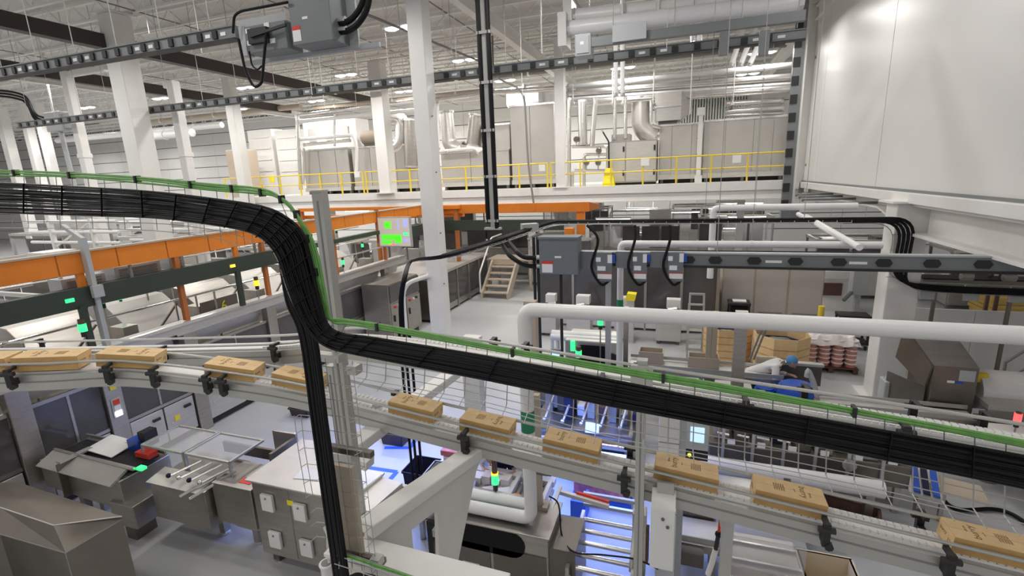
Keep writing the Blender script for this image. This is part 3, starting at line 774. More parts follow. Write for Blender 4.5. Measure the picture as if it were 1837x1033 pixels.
LOW = catmull([(2.5, 3.53, zb(2.5)), (1.5, 3.53, zb(1.5)), (.5, 3.54, zb(.5)), (-.5, 3.55, zb(-.5)), (-1.5, 3.56, zb(-1.5)), (-2.4, 3.57, zb(-2.4)),
               (-3.35, 3.55, 3.055), (-4.15, 3.38, 3.18)] + [tuple(V(ZP(x, y, z))-V((0, 0, .125))) for x, y, z in ((236, 633, 3.47), (94, 637, 3.53), (-60, 641, 3.58), (-200, 646, 3.62))], 6)
HIGH = catmull([(2.6, 3.66, 3.2), (1.6, 3.66, 3.285), (.27, 3.64, 3.39), (-.52, 3.63, 3.45), (-1.38, 3.62, 3.53), (-2.3, 3.64, 3.575), tuple(ZP(620, 606, 3.5)), tuple(ZP(520, 617, 3.36)), tuple(ZP(350, 622, 3.22)), tuple(ZP(150, 626, 3.15)), tuple(ZP(-60, 630, 3.1)), tuple(ZP(-200, 634, 3.08))], 6)
def conveyor(label, path, hw, name='carton_conveyor', links=True, front_rail=True, rail_v=.088):
    c = thing(name, label, 'conveyor')
    part(c, 'belt_bed', sweep(MB(), path, 0, -.012, hw*2-.05, .02), 'belt')
    for s, nm in ((1, 'front_frame'), (-1, 'back_frame')):
        f = part(c, nm, sweep(MB(), path, s*(hw+.0), -.095, .04, .15), 'alu')
        part(f, 'slot', sweep(MB(), path, s*(hw+.021), -.085, .004, .014), 'gap')
    part(c, 'under_beam', sweep(MB(), path, 0, -.1, hw*1.2, .05), 'alu')
    if front_rail: part(c, 'front_guide_rail', MB().tube(offset(path, hw+.008, rail_v), .013, 8), 'alu', smooth=True)
    part(c, 'back_guide_rail', MB().tube(offset(path, -hw-.008, rail_v+.012), .014, 8), 'alu', smooth=True)
    if links:                               # chain plates along both edges
        me = MB().box(-.018, .018, -.02, .02, -.003, .012).mesh('chain_plate', 'belt')
        rp = resample(path, .046); fr = frames(rp)
        for p, (t, n) in list(zip(rp, fr))[::1]:
            for s in (1, -1):
                if len([1 for ch in c.children if ch.name.startswith('chain_plate')]) >= 298: break
                o = link('chain_plate', me, c, p+n*s*(hw-.05)); o.rotation_euler = (0, math.asin(max(-1, min(1, -t.z))), math.atan2(t.y, t.x))
    return c
low = conveyor('lower carton conveyor carrying brown boxes across the whole picture', LOW, .115)
high = conveyor('upper empty carton conveyor running behind the green cables', HIGH, .13, links=True, front_rail=True, rail_v=.05)
# black rail brackets
def bracket(c, path, px, side, mt='blackm', hw=.1):
    best = min(range(len(path)), key=lambda i: abs((lambda q: q)(project(path[i]).x-px)))
    p = path[best]; t, n = frames(path)[best]
    m = MB(); d = n*side
    ang = math.atan2(t.y, t.x)
    ex, ey, ez = V((math.cos(ang), math.sin(ang), 0)), d, V((0, 0, 1))
    def ob(a, b_, c_, sa, sb, sc): m.obox(p+ex*a+ey*b_+ez*c_, ex*sa, ey*sb, ez*sc)
    ob(0, hw+.075, -.06, .02, .03, .03)
    ob(0, hw+.115, -.01, .022, .018, .085)
    ob(0, hw+.08, .062, .016, .05, .014)
    m.tube([p+ey*(hw+.12)+ez*.03-ex*.05, p+ey*(hw+.12)+ez*.03+ex*.05], .022, 8)
    m.tube([p+ey*(hw+.1)-ez*.09-ex*.02, p+ey*(hw+.14)-ez*.09-ex*.02], .028, 8)
    return part(c, 'rail_bracket', m, mt)
def project(P):
    v = V(P)-EYEP; w = v.dot(FW)
    return V((918.5+F_PX*v.dot(RT)/w, 516.5-F_PX*v.dot(UP)/w))
for px in (60, 225, 286, 380, 432, 838, 1115, 1455, 1705): bracket(low, LOW, px, 1)
for px in (560, 690, 1130, 1440, 1685): bracket(low, LOW, px, -1)
for px in (310, 525, 1090, 1305, 1565): bracket(high, HIGH, px, 1, hw=.11)
for px in (50, 300, 870, 920, 1150, 1450, 1690, 1800): bracket(high, HIGH, px, -1, hw=.11)
# ---------------------------------------------------------------- cartons
BL, BW, BH = .45, .2, .118
bm_ = MB().box(-BL/2, BL/2, -BW/2, BW/2, 0, BH)
carton0 = None
def text_part(parent, txt, size, loc, rot, mt, name='print'):
    cu = bpy.data.curves.new(name, 'FONT'); cu.body = txt; cu.size = size; cu.align_x = 'CENTER'; cu.align_y = 'CENTER'; cu.extrude = .0003; cu.resolution_u = 2
    o = bpy.data.objects.new(name, cu); me = bpy.data.meshes.new_from_object(o); bpy.data.objects.remove(o)
    me.name = name; me.materials.clear(); me.materials.append(M[mt])
    o = link(name, me, parent, loc); o.rotation_euler = rot
    return o
CARTONS = [(-30, 'brown carton cut off by the left edge of the picture', 3.52, 0, 1.1), (94, 'leftmost whole brown carton on the lower conveyor', 0, 0, 1.14), (236, 'brown carton second from the left, before the conveyor bend', 0, 1, 1.12),
           (421, 'brown carton on the bend of the conveyor, end facing right', 0, 0, 1.08), (536, 'brown carton partly behind the black vertical cable bundle', 0, 1, 1.05),
           (745, 'brown carton just right of the vertical wire tray', 0, 0, 1), (873, 'brown carton above the black clamp and diagonal white arm', 0, 1, 1), (1027, 'brown carton left of the slim grey conveyor post', 0, 0, 1),
           (1229, 'brown carton just right of the slim grey conveyor post', 0, 0, 1), (1413, 'brown carton with its left end showing, second from the right', 0, 1, 1), (1772, 'nearest brown carton at the bottom right corner', 0, 2, 1)]
lowfr = frames(LOW)
for px, lab, _, flip, sc in CARTONS:
    i = min(range(len(LOW)-1), key=lambda k: abs(project(LOW[k]+V((0, 0, .09))).x-px))
    cand = [(j, f/12) for j in (max(0, i-1), i) for f in range(13)]
    j, f = min(cand, key=lambda q: abs(project(LOW[q[0]].lerp(LOW[q[0]+1], q[1])+V((0, 0, .09))).x-px))
    p = LOW[j].lerp(LOW[j+1], f); t, n = lowfr[j]
    if t.x < 0: t = -t
    if carton0 is None:
        carton0 = thing('carton', lab, 'box', 'brown cartons on the conveyor', loc=(0, 0, 0))
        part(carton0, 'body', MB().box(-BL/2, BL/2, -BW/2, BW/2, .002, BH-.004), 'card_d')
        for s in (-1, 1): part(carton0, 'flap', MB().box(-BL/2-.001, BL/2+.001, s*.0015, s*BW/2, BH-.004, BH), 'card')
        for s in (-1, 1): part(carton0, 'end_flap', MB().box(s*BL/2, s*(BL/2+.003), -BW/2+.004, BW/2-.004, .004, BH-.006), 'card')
        text_part(carton0, 'burry', .062, (-.09, 0, BH+.0004), (0, 0, math.pi/2), 'ink')
        text_part(carton0, 'three', .026, (-.13, .02, BH+.0004), (0, 0, math.pi/2), 'ink')
        text_part(carton0, 'net wt', .014, (-.035, 0, BH+.0004), (0, 0, math.pi/2), 'ink')
        for q in range(5): text_part(carton0, 'snack bars', .02, (.035+q*.015, 0, BH+.0004), (0, 0, math.pi/2), 'ink')
        text_part(carton0, 'burry', .035, (BL/2+.0034, -.03, BH*.55), (math.pi/2, 0, math.pi/2), 'ink'); text_part(carton0, '12', .03, (BL/2+.0034, .06, BH*.5), (math.pi/2, 0, math.pi/2), 'ink')
        text_part(carton0, 'burry', .035, (-BL/2-.0034, .03, BH*.6), (math.pi/2, 0, -math.pi/2), 'ink'); text_part(carton0, '12', .04, (-BL/2-.0034, -.05, BH*.4), (math.pi/2, 0, -math.pi/2), 'ink')
        o = carton0
    else: o = dup(carton0, (0, 0, 0), label=lab)
    o.location = p+V((0, 0, .0125))
    rz = math.atan2(t.y, t.x)+(math.pi if flip == 1 else 0)
    o.rotation_euler = (0, (-1 if flip != 1 else 1)*math.asin(t.z), rz); o.scale = (sc, sc, sc)
# ---------------------------------------------------------------- posts and white support steel
def post(label, px, top, bot, Y, w=.06, d=.06):
    t = thing('conveyor_post', label, 'post')
    p, q = YP(px[0], top, Y), YP(px[1], bot, Y)
    part(t, 'profile', MB().box(p.x-w/2, p.x+w/2, Y, Y+d, q.z, p.z), 'alu')
    part(t, 'slot', MB().box(p.x-.006, p.x+.006, Y-.002, Y, q.z, p.z-.05), 'gap')
    part(t, 'top_cap', MB().box(p.x-w*.55, p.x+w*.55, Y-.004, Y+d+.004, p.z, p.z+.012), 'alu')
    return t, p, q
t, p, q = post('slim grey aluminium post in front of the cartons, holding both conveyors', (1152, 1143), 650, 1100, 3.3, .065)
pl = MB().box(p.x-.075, p.x+.075, 3.28, 3.3, p.z-.2, p.z-.02); part(t, 'bracket_plate', pl, 'alu')
for s in (-1, 1): part(t, 'bolt', MB().tube([(p.x+s*.04, 3.265, p.z-.06), (p.x+s*.04, 3.28, p.z-.06)], .012, 8), 'gap')
p2, q2 = YP(1309, 905, 3.45), YP(1306, 1100, 3.45)
t = thing('conveyor_prop', 'grey leg with rounded bracket under the lower conveyor at right', 'post')
part(t, 'profile', MB().box(p2.x-.04, p2.x+.04, 3.45, 3.52, q2.z, p2.z), 'alu'); part(t, 'bracket', MB().prism([(p2.x-.04, 3.44, p2.z), (p2.x-.04, 3.44, p2.z-.25), (p2.x-.1, 3.44, p2.z+.02)], (0, .05, 0)), 'alu')
t, p, q = post('tall grey aluminium post rising beside the green vertical cables', (567, 643), 345, 1000, 2.42, .07)
for z in (3.9, 3.2): part(t, 'clamp', MB().box(p.x-.12, p.x+.06, 2.36, 2.42, z, z+.05), 'alu')
t, p, q = post('short grey post just left of the black vertical bundle of cables', (590, 612), 660, 990, 2.55, .05)
part(t, 'lower_shaft', MB().box(q.x-.025, q.x+.025, 2.55, 2.61, 0, q.z), 'alu')
# white horizontal beam, arms and gussets
A0, A1 = ZP(655, 948, 2.7), ZP(866, 801, 2.7)
B0, B1 = ZP(606, 822, 2.75), ZP(815, 668, 2.75)
bm0, bm1 = ZP(600, 975, 2.6), ZP(905, 1056, 2.6)
t = thing('support_beam', 'wide white beam at the bottom of the picture carrying the diagonal arm', 'beam')
part(t, 'top_plate', MB().bar(bm0, bm1, .22, .03), 'white', bevel=.006); part(t, 'web', MB().bar(bm0-V((0, 0, .12)), bm1-V((0, 0, .12)), .03, .22), 'offwhite'); part(t, 'lower_plate', MB().bar(bm0-V((0, 0, .24)), bm1-V((0, 0, .24)), .2, .03), 'white')
t = thing('support_arm', 'thick white diagonal arm with a triangular gusset below the cartons', 'support')
part(t, 'arm', MB().bar(A0, A1, .16, .1), 'white', bevel=.01)
dA = (A1-A0).normalized(); L = (A1-A0).length; sd = dA.cross(V((0, 0, 1))).normalized()
def ap(f, z): return A0+dA*(L*f)+V((0, 0, -.05-z))
for poly in ([ap(.0, 0), ap(.3, 0), ap(.3, .78), ap(.1, .78), ap(0, .6)], [ap(.3, 0), ap(.98, 0), ap(.9, .12), ap(.52, .2), ap(.3, .2)],
             [ap(.52, .2), ap(.9, .12), ap(.62, .95), ap(.48, .95)], [ap(.3, .66), ap(.52, .62), ap(.5, .95), ap(.3, .95)]):
    part(t, 'gusset', MB().prism([v-sd*.02 for v in poly], sd*.04), 'offwhite')
part(t, 'end_plate', MB().obox(A1, dA*.01, sd*.1, V((0, 0, .07))), 'white')
t = thing('support_arm', 'white diagonal arm passing under the conveyor left of the first straight cartons', 'support')
part(t, 'arm', MB().bar(B0, B1, .17, .1), 'white', bevel=.01); dB = (B1-B0).normalized()
part(t, 'hanger_plate', MB().bar(B0.lerp(B1, .28)+V((0, 0, .05)), B0.lerp(B1, .28)+V((0, 0, .24)), .07, .05, (0, 1, 0)), 'alu')
part(t, 'cross_shelf', MB().bar(B0.lerp(B1, .06)-V((0, 0, .05)), B0.lerp(B1, .06)+V((.22, 0, -.08)), .12, .08), 'white')
p, q = YP(843, 655, 6.0), YP(846, 745, 6.0)
t = thing('white_post', 'white square post behind the tray holding the far end of the diagonal arm', 'post')
part(t, 'shaft', MB().box(p.x-.13, p.x+.13, 6.0, 6.2, 0, p.z+.4), 'white', bevel=.01); part(t, 'base_plate', MB().box(p.x-.2, p.x+.2, 5.9, 6.3, 0, .03), 'white')
# light boxes seen beside the slim post: white bracket cover below, white stele behind
p, q = YP(1190, 905, 3.25), YP(1178, 1020, 3.25)
t = thing('drive_cover', 'cream sheet-metal cover hanging under the conveyor right of the slim grey post', 'cover')
part(t, 'cover', MB().box(p.x-.085, p.x+.085, 3.25, 3.42, q.z, p.z-.04), 'white', bevel=.008); part(t, 'slanted_top', MB().prism([(p.x-.085, 3.25, p.z-.04), (p.x+.085, 3.25, p.z-.04), (p.x+.085, 3.4, p.z+.03), (p.x-.085, 3.4, p.z+.03)], (0, .02, -.03)), 'white')
for dx, dz in ((0, -.12), (.035, -.18)): part(t, 'screw', MB().tube([(p.x+dx, 3.24, p.z+dz), (p.x+dx, 3.25, p.z+dz)], .012, 8), 'steel_d')
part(t, 'tongue', MB().box(p.x-.05, p.x+.07, 3.36, 3.39, p.z-.02, p.z+.1), 'alu')
sp = ZP(1218, 745, 2.2); sq = ZP(1200, 830, 2.2)
p = YP(1205, 800, 5.2)
t = thing('white_stele', 'white upright panel behind the cartons left of the pale blue screen', 'panel')
tz = YP(1212, 730, 5.2).z
part(t, 'shaft', MB().box(p.x-.14, p.x+.08, 5.2, 5.4, 0, tz), 'white', bevel=.01); part(t, 'side_channel', MB().box(p.x+.08, p.x+.15, 5.22, 5.38, 0, tz), 'grey_l')
for k in range(3): part(t, 'seam', MB().box(p.x-.141, p.x+.081, 5.197, 5.2, tz-.45*(k+1), tz-.45*(k+1)+.01), 'gap')
# ================================================================ FOREGROUND WIRE TRAY WITH BLACK AND GREEN CABLES
TY = 1.86
PAIRS = [((-90, 324), (-90, 380)), ((0, 327), (0, 382)), ((130, 334), (130, 387)), ((265, 343), (268, 391)), ((380, 356), (365, 402)), ((470, 370), (440, 415)), ((515, 389), (474, 434)), ((545, 420), (497, 465)), ((561, 475), (512, 512)), ((574, 535), (532, 560)),
         ((587, 578), (556, 598)), ((612, 597), (586, 622)), ((680, 607), (640, 637)), ((900, 644), (880, 683)), ((1100, 682), (1090, 728)), ((1280, 717), (1270, 762)), ((1560, 767), (1550, 818)), ((1837, 818), (1837, 877)), ((1990, 846), (1990, 909))]
def tp(px, dy=0): return YP(px[0], px[1], TY+dy)
NC = 15
for k in range(NC):
    f = (k+.4)/NC
    pts = []
    for i, (a, b) in enumerate(PAIRS):
        j = random.uniform(-.018, .018)
        w = f+j
        x = (a[0]+(b[0]-a[0])*w, a[1]+(b[1]-a[1])*w)
        pts.append(tp(x, random.uniform(-.012, .004)))
    solo('black_cable', MB().tube(catmull(pts, 4), .0062, 6), 'black', 'black cable bundled in the big foreground wire tray', 'cable', 'black cables in the foreground tray', smooth=True)
for k in range(14):                         # second layer behind, only where the tray falls and runs right
    f = (k+.7)/14
    pts = [tp((a[0]+(b[0]-a[0])*(f*.9), a[1]+(b[1]-a[1])*(f*.9)), .014) for a, b in PAIRS[4:]]
    solo('black_cable', MB().tube(catmull(pts, 4), .0075, 6), 'black', 'black cable bundled in the big foreground wire tray', 'cable', 'black cables in the foreground tray', smooth=True)
GREEN = [(-90, 305), (0, 309), (120, 314), (265, 323), (380, 335), (455, 342), (500, 353), (533, 386), (560, 440), (577, 520), (590, 572), (625, 577), (700, 590), (900, 628), (1100, 662), (1280, 692), (1560, 743), (1837, 796), (1990, 824)]
for k in range(4):
    pts = [tp((x+random.uniform(-1, 1)+(k-1.5)*(1.6 if 300 < y < 345 or y > 585 else 4), y+(k-1.5)*3.0+random.uniform(-1, 1)), .02) for x, y in GREEN]
    if k: pts = [p+V((0, 0, random.uniform(-.006, .004))) for p in pts]
    solo('green_cable', MB().tube(catmull(pts, 5), .0058, 6), 'green', 'green cable tied along the top edge of the foreground wire tray', 'cable', 'green cables on the foreground tray', smooth=True)
tray = thing('wire_tray', 'big foreground wire mesh tray holding the black and green cables', 'tray')
def wire(t, pts, r=.002): return part(t, 'wire', MB().tube(pts, r, 5), 'wire')
# longitudinal wires: along the green edge, along the black edges, and below the cables
up = catmull([tp(g, .035) for g in GREEN], 4)
wire(tray, up, .0032)
for f in (0.0, .5, 1.0):
    wire(tray, catmull([tp((a[0]+(b[0]-a[0])*f, a[1]+(b[1]-a[1])*f), .03) for a, b in PAIRS], 4))
LOWW = [[(a[0]+(b[0]-a[0])*1.0+0, b[1]+dy) for a, b in PAIRS[12:]] for dy in (17, 34, 51)]
LOWW = [[(640+0, 637+dy*.75)]+[(b[0], b[1]+dy*(.75 if b[0] < 1000 else 1.0 if b[0] < 1600 else 1.15)) for a, b in PAIRS[13:]] for dy in (18, 36, 54)]
for i, l in enumerate(LOWW): wire(tray, catmull([tp(q, .03 if i < 2 else .02) for q in l], 4))
fl = [tp((x, y+8), -.04) for x, y in LOWW[2]]; wire(tray, catmull(fl, 4))
for i, l in enumerate(([(-90, 396), (130, 398), (300, 402), (420, 420), (455, 440)], [(-90, 408), (130, 410), (280, 414), (400, 430), (440, 452)])): wire(tray, catmull([tp(q, .03) for q in l], 4))
# cross wires every 0.1 m
def polyat(poly, x):
    for a, b in zip(poly, poly[1:]):
        if a[0] <= x <= b[0]: return a[1]+(b[1]-a[1])*(x-a[0])/(b[0]-a[0])
    return poly[-1][1]
x = 655.0
while x < 1900:
    top = polyat(GREEN[10:], x); 
    bot = polyat(LOWW[2], x)
    z0, z1 = tp((x, top)), tp((x-4, bot))
    wire(tray, [z0+V((0, .03, 0)), z1+V((0, .03, 0)), z1+V((.004, -.05, -.02))])
    x += 34+ (x-655)*.021
x = -60.0
while x < 440:
    top = polyat(GREEN[:6], x); z0 = tp((x, top)); z1 = tp((x+10, polyat([(-90, 408), (280, 414), (445, 452)], x+10)))
    wire(tray, [z0+V((0, .04, 0)), z1+V((0, .04, 0))]); x += 29
for a, b in zip(PAIRS[6:12], GREEN[6:12]):
    wire(tray, [tp(a[1], .03), tp(a[0], .03), tp(b, .04)])
# dark ties round the bundle
for i in range(34):
    f = (i+.5)/34*(len(PAIRS)-1); k = int(f); g = f-k
    a = [(PAIRS[k][0][c]*(1-g)+PAIRS[k+1][0][c]*g) for c in (0, 1)]; b = [(PAIRS[k][1][c]*(1-g)+PAIRS[k+1][1][c]*g) for c in (0, 1)]
    part(tray, 'cable_tie', MB().bar(tp(a, -.018), tp(b, -.018), .003, .008, (0, 1, 0)), 'black')
for i in range(16):
    g = GREEN[:10] if i < 11 else GREEN[11:]
    f = ((i+.5)/11 if i < 11 else (i-10.5)/5)*(len(g)-1); k = int(f); r = f-k
    x, y = g[k][0]*(1-r)+g[k+1][0]*r, g[k][1]*(1-r)+g[k+1][1]*r
    q = tp((x, y), .02); part(tray, 'green_clip', MB().box(q.x-.006, q.x+.006, q.y-.014, q.y+.02, q.z-.019, q.z+.019), 'blackm')
# vertical drop bundle and the vertical wire tray beside it
VX = -1.9
for k in range(12):
    xs = -1.925+(k % 6)*.0165+random.uniform(-.004, .004); yy = 2.0+(k//6)*.02
    pts = [tp((500+k*3, 440+k*4), .0), (xs-.01, yy-.05, 4.42), (xs, yy, 4.2), (xs+random.uniform(-.006, .006), yy, 3.7), (xs+random.uniform(-.006, .006), yy, 3.2), (xs, yy, 2.75), (xs+random.uniform(-.004, .004), yy, 2.3)]
    solo('drop_cable', MB().tube(catmull(pts, 5), .0105, 7), 'black', 'black cable in the vertical bundle dropping past the wire tray', 'cable', 'black cables in the vertical bundle', smooth=True)
vt = thing('vertical_wire_tray', 'vertical wire mesh tray beside the black vertical bundle of cables', 'tray')
vz0, vz1 = 2.66, 4.05
for xx in (-1.95, -1.86, -1.79, -1.72, -1.68):
    wire(vt, [(xx, 2.09, vz0), (xx, 2.09, vz1)])
z = vz0+.04
while z < vz1:
    wire(vt, [(-1.96, 2.02, z+.015), (-1.96, 2.09, z), (-1.68, 2.09, z), (-1.665, 2.0, z+.03)]); z += .1
for z in (2.72, 3.45): part(vt, 'clamp_bar', MB().box(-2.02, -1.64, 2.1, 2.14, z, z+.035), 'steel_d')
for z in (3.35,): part(vt, 'backing_plate', MB().box(-1.98, -1.8, 2.12, 2.15, 2.75, z), 'tan')
for s in (3.98, 2.74): part(vt, 'clip', MB().box(-1.7, -1.64, 2.06, 2.12, s, s+.05), 'alu')
# loose mesh ends that stick out left of the bundle
t = thing('bent_wire_tray', 'thin bent wire mesh basket hanging left of the vertical black bundle', 'tray')
for px in (528, 540, 558): wire(t, [YP(px, 745, 2.15), YP(px+6, 800, 2.15), YP(px+22, 893, 2.12)], .0022)
for py in (747, 775, 806, 835, 865, 890): wire(t, [YP(526+(py-745)*.15, py+3, 2.14), YP(536+(py-745)*.15, py-3, 2.16), YP(570+(py-745)*.12, py, 2.1)], .0022)
for py in (912, 937, 963): wire(t, [YP(558, py+8, 2.12), YP(568, py-1, 2.12), YP(584, py+1, 2.1)], .003)
# lower return tray at the bottom with green cables
t = thing('lower_wire_tray', 'wire tray turning right along the white beam at the bottom', 'tray')
for dy, yy in ((0, 2.05), (10, 2.0), (26, 1.95)):
    wire(t, [YP(600, 985+dy, yy), YP(655, 1003+dy, yy), YP(740, 1033+dy, yy), YP(860, 1075+dy, yy)], .0032)
for px in range(610, 800, 22): wire(t, [YP(px, 988+(px-600)*.36, 2.05), YP(px-2, 1016+(px-600)*.36, 1.95)], .003)
for k in range(6): solo('low_black_cable', MB().tube(catmull([(-1.89+k*.012, 2.0, 2.75), (-1.87+k*.01, 2.0, 2.64), YP(650, 1030+k*7, 2.0), YP(760, 1062+k*7, 2.0), YP(860, 1090+k*7, 2.0)], 5), .011, 6), 'black', 'black cable turning right at the very bottom beside the white beam', 'cable', 'black cables at the bottom', smooth=True)
for k in range(2): solo('low_green_cable', MB().tube(catmull([YP(596, 990+k*3, 2.03), YP(612, 992+k*3, 2.03), YP(690, 1018+k*3, 2.03), YP(800, 1055, 2.03)], 5), .005, 6), 'green', 'green cable along the lower wire tray at the bottom', 'cable', 'green cables at the bottom', smooth=True)
# chrome tube end seen below the mesh
t = thing('vacuum_tube', 'clear-ended chrome tube standing at the bottom left of the vertical bundle', 'tube')
a, b = YP(586, 1012, 2.3), YP(582, 945, 2.3)
part(t, 'pipe', MB().tube([a-V((0, 0, .3)), a], .045, 14), 'chrome', smooth=True); part(t, 'rim', MB().tube([a, a+V((0, 0, .012))], .052, 14), 'white'); part(t, 'bore', MB().tube([a+V((0, 0, .012)), a+V((0, 0, .016))], .036, 14), 'gap')
part(t, 'wire_end', MB().tube([a+V((.02, 0, 0)), b+V((.02, 0, -.05)), b], .012, 7), 'chrome')
# ================================================================ LEFT: THE LONG CARTONING LINE ALONG X = -9.45
FX = -9.45
t = thing('cartoning_machine', 'long stainless cartoning machine with doors and tinted windows under the left conveyor bend', 'machine')
posts = [4.0, 5.25, 6.82, 8.95, 11.4, 14.0]
for y in posts:
    part(t, 'post', MB().box(FX-.12, FX+.06, y-.14, y+.14, 0, 2.28), 'steel', bevel=.01)
part(t, 'top_rail', MB().box(FX-.2, FX+.08, 2.0, 15.2, 2.16, 2.4), 'steel_l', bevel=.01)
part(t, 'rail_lip', MB().box(FX+.05, FX+.13, 2.0, 15.2, 2.36, 2.42), 'chrome')
part(t, 'body', MB().box(-11.4, FX-.25, 2.0, 15.0, .12, 1.5), 'steel_d')
part(t, 'plinth', MB().box(-11.2, FX-.06, 2.0, 15.0, 0, .13), 'blackm')
ed = [2.0]+posts+[15.2]
for i in range(len(ed)-1):
    y0, y1 = ed[i]+.15, ed[i+1]-.15
    if y1-y0 < .3: continue
    part(t, 'upper_window_glare', MB().obox((FX-.2, (y0+y1)/2, 1.99), (.01, 0, .0), (0, (y1-y0)/2, 0), (.06, 0, .17)), 'cab_w')  # plain white stands in for lamp light reflected in the clear upper window
    w = part(t, 'window', MB().box(FX-.04, FX-.01, y0, y1, .93, 1.8), 'glassd')
    part(w, 'head_frame', MB().box(FX-.05, FX+.01, y0, y1, 1.78, 1.84), 'steel'); part(w, 'sill_frame', MB().box(FX-.05, FX+.01, y0, y1, .88, .94), 'steel')
    mid = y0+(y1-y0)*.5
    part(w, 'mullion', MB().box(FX-.045, FX+.0, mid-.02, mid+.02, .93, 1.8), 'steel')
    n = 2 if y1-y0 > 1.2 else 1
    for k in range(n):
        a, b = y0+(y1-y0)*k/n+.015, y0+(y1-y0)*(k+1)/n-.015
        d = part(t, 'door', MB().box(FX-.04, FX+.02, a, b, .16, .86), 'steel_l', bevel=.008)
        part(d, 'handle', MB().box(FX+.02, FX+.05, b-.22, b-.08, .68, .73), 'blackm')
        part(d, 'latch', MB().tube([(FX+.02, a+.1, .5), (FX+.035, a+.1, .5)], .02, 8), 'chrome')
    # what can be guessed behind the tinted windows
    part(t, 'feeder', MB().tube([(FX-.3, y0+.3, 1.25), (FX-.3, y0+.3, 1.6)], .1, 10).box(FX-.35, FX-.2, mid, y1-.1, 1.1, 1.2), 'chrome')
q = V((FX+.07, 5.25, 1.62))
part(t, 'control_plate', MB().box(q.x-.01, q.x+.005, 5.17, 5.33, 1.1, 1.45), 'grey_l')
for z, m in ((1.66, 'yellow'), (1.38, 'red'), (1.27, 'label'), (1.16, 'em_white')):
    part(t, 'sticker' if m == 'yellow' else 'push_button', MB().box(FX+.06, FX+.085, 5.2, 5.3, z-.045, z+.045), m)
q = XP(318, 755, FX); part(t, 'yellow_sticker', MB().box(FX+.02, FX+.03, q.y-.05, q.y+.05, .5, .6), 'yellow_b')
# machine superstructure standing behind the rail
def plate_box(t, nm, x0, x1, y0, y1, z0, z1, mt, **k): return part(t, nm, MB().box(x0, x1, y0, y1, z0, z1), mt, **k)
t = thing('wrapping_machine', 'pale stainless wrapping machine with sloping covers just behind the cartoning machine rail', 'machine')
plate_box(t, 'body', -13.4, -11.6, 3, 16, 0, 1.9, 'steel_l')
for i in range(7):
    y = 3.6+i*1.75
    part(t, 'sloping_cover', MB().prism([(-11.5, y, 1.9), (-13.3, y, 1.9), (-12.8, y, 2.55), (-12.3, y, 2.5)], (0, 1.35, 0)), 'steel' if i % 2 else 'clad', bevel=.01)
    part(t, 'strut', MB().bar((-11.4, y+.2, 1.6), (-11.4, y+1.0, 2.35), .04, .04), 'steel_d')
    part(t, 'drive_box', MB().box(-11.55, -11.1, y+1.3, y+1.6, 1.5, 2.2), 'steel')
q = XP(395, 550, -10.6)
part(t, 'number_plate', MB().box(-10.62, -10.58, q.y-.5, q.y+.5, q.z-.22, q.z+.22), 'steel_d')
def text_mesh(root, txt, size, mw, mt, name='lettering', label=None, align='CENTER', extrude=.002):
    cu = bpy.data.curves.new('t', 'FONT'); cu.body = txt; cu.size = size; cu.align_x = align; cu.align_y = 'CENTER'; cu.extrude = extrude; cu.resolution_u = 2
    o = bpy.data.objects.new('t', cu); me = bpy.data.meshes.new_from_object(o); bpy.data.objects.remove(o)
    me.name = name; me.materials.clear(); me.materials.append(M[mt])
    ob = link(name, me, root); ob.matrix_local = mw
    return ob
text_mesh(t, 'L6', .36, Matrix.Translation((-10.57, q.y, q.z)) @ Matrix.Rotation(math.pi/2, 4, 'Z') @ Matrix.Rotation(math.pi/2, 4, 'X'), 'yellow_b')
# dark glazed machine behind the central column
GX = -8.35
t = thing('glazed_machine', 'dark-windowed stainless machine behind the central column beside the stairs', 'machine')
plate_box(t, 'body', -10.6, GX-.05, 14.9, 20.6, .1, 1.55, 'steel_d')
plate_box(t, 'plinth', -10.5, GX-.1, 15, 20.5, 0, .1, 'blackm')
plate_box(t, 'top_cover', -10.7, GX+.02, 14.9, 20.6, 1.55, 1.66, 'steel_l')
for i in range(5):
    y = 15+i*1.12
    part(t, 'window', MB().box(GX-.05, GX-.01, y+.06, y+1.06, .35, 1.5), 'glassd')
    part(t, 'post', MB().box(GX-.05, GX+.03, y-.05, y+.05, .05, 1.56), 'steel')
    part(t, 'lower_panel', MB().box(GX-.05, GX, y+.06, y+1.06, .1, .33), 'steel')
t = thing('control_cabinet', 'stainless control cabinet with a curved white tube just left of the central column', 'cabinet')
plate_box(t, 'body', -9.3, GX, 12.4, 14.2, .15, 1.95, 'steel', bevel=.01)
plate_box(t, 'plinth', -9.2, GX-.05, 12.5, 14.1, 0, .15, 'blackm')
for y in (12.45, 13.35):
    d = part(t, 'door', MB().box(GX, GX+.03, y, y+.85, .25, 1.3), 'steel', bevel=.005)
    part(d, 'handle', MB().box(GX+.03, GX+.06, y+.1, y+.16, .75, .95), 'blackm')
    part(t, 'glass_hatch', MB().box(GX, GX+.03, y, y+.85, 1.36, 1.9), 'glassd')
    for k in range(3): part(t, 'knob', MB().tube([(GX+.03, y+.2+k*.2, 1.2), (GX+.07, y+.2+k*.2, 1.2)], .04, 8), ('red', 'label', 'blackm')[k])
solo('curved_tube', MB().tube(rounded([YP(728, 592, 11.6), YP(722, 510, 11.6), YP(770, 494, 11.6)], .5, 7), .06, 10), 'pvc', 'white curved tube rising in front of the stainless control cabinet', 'tube', smooth=True)
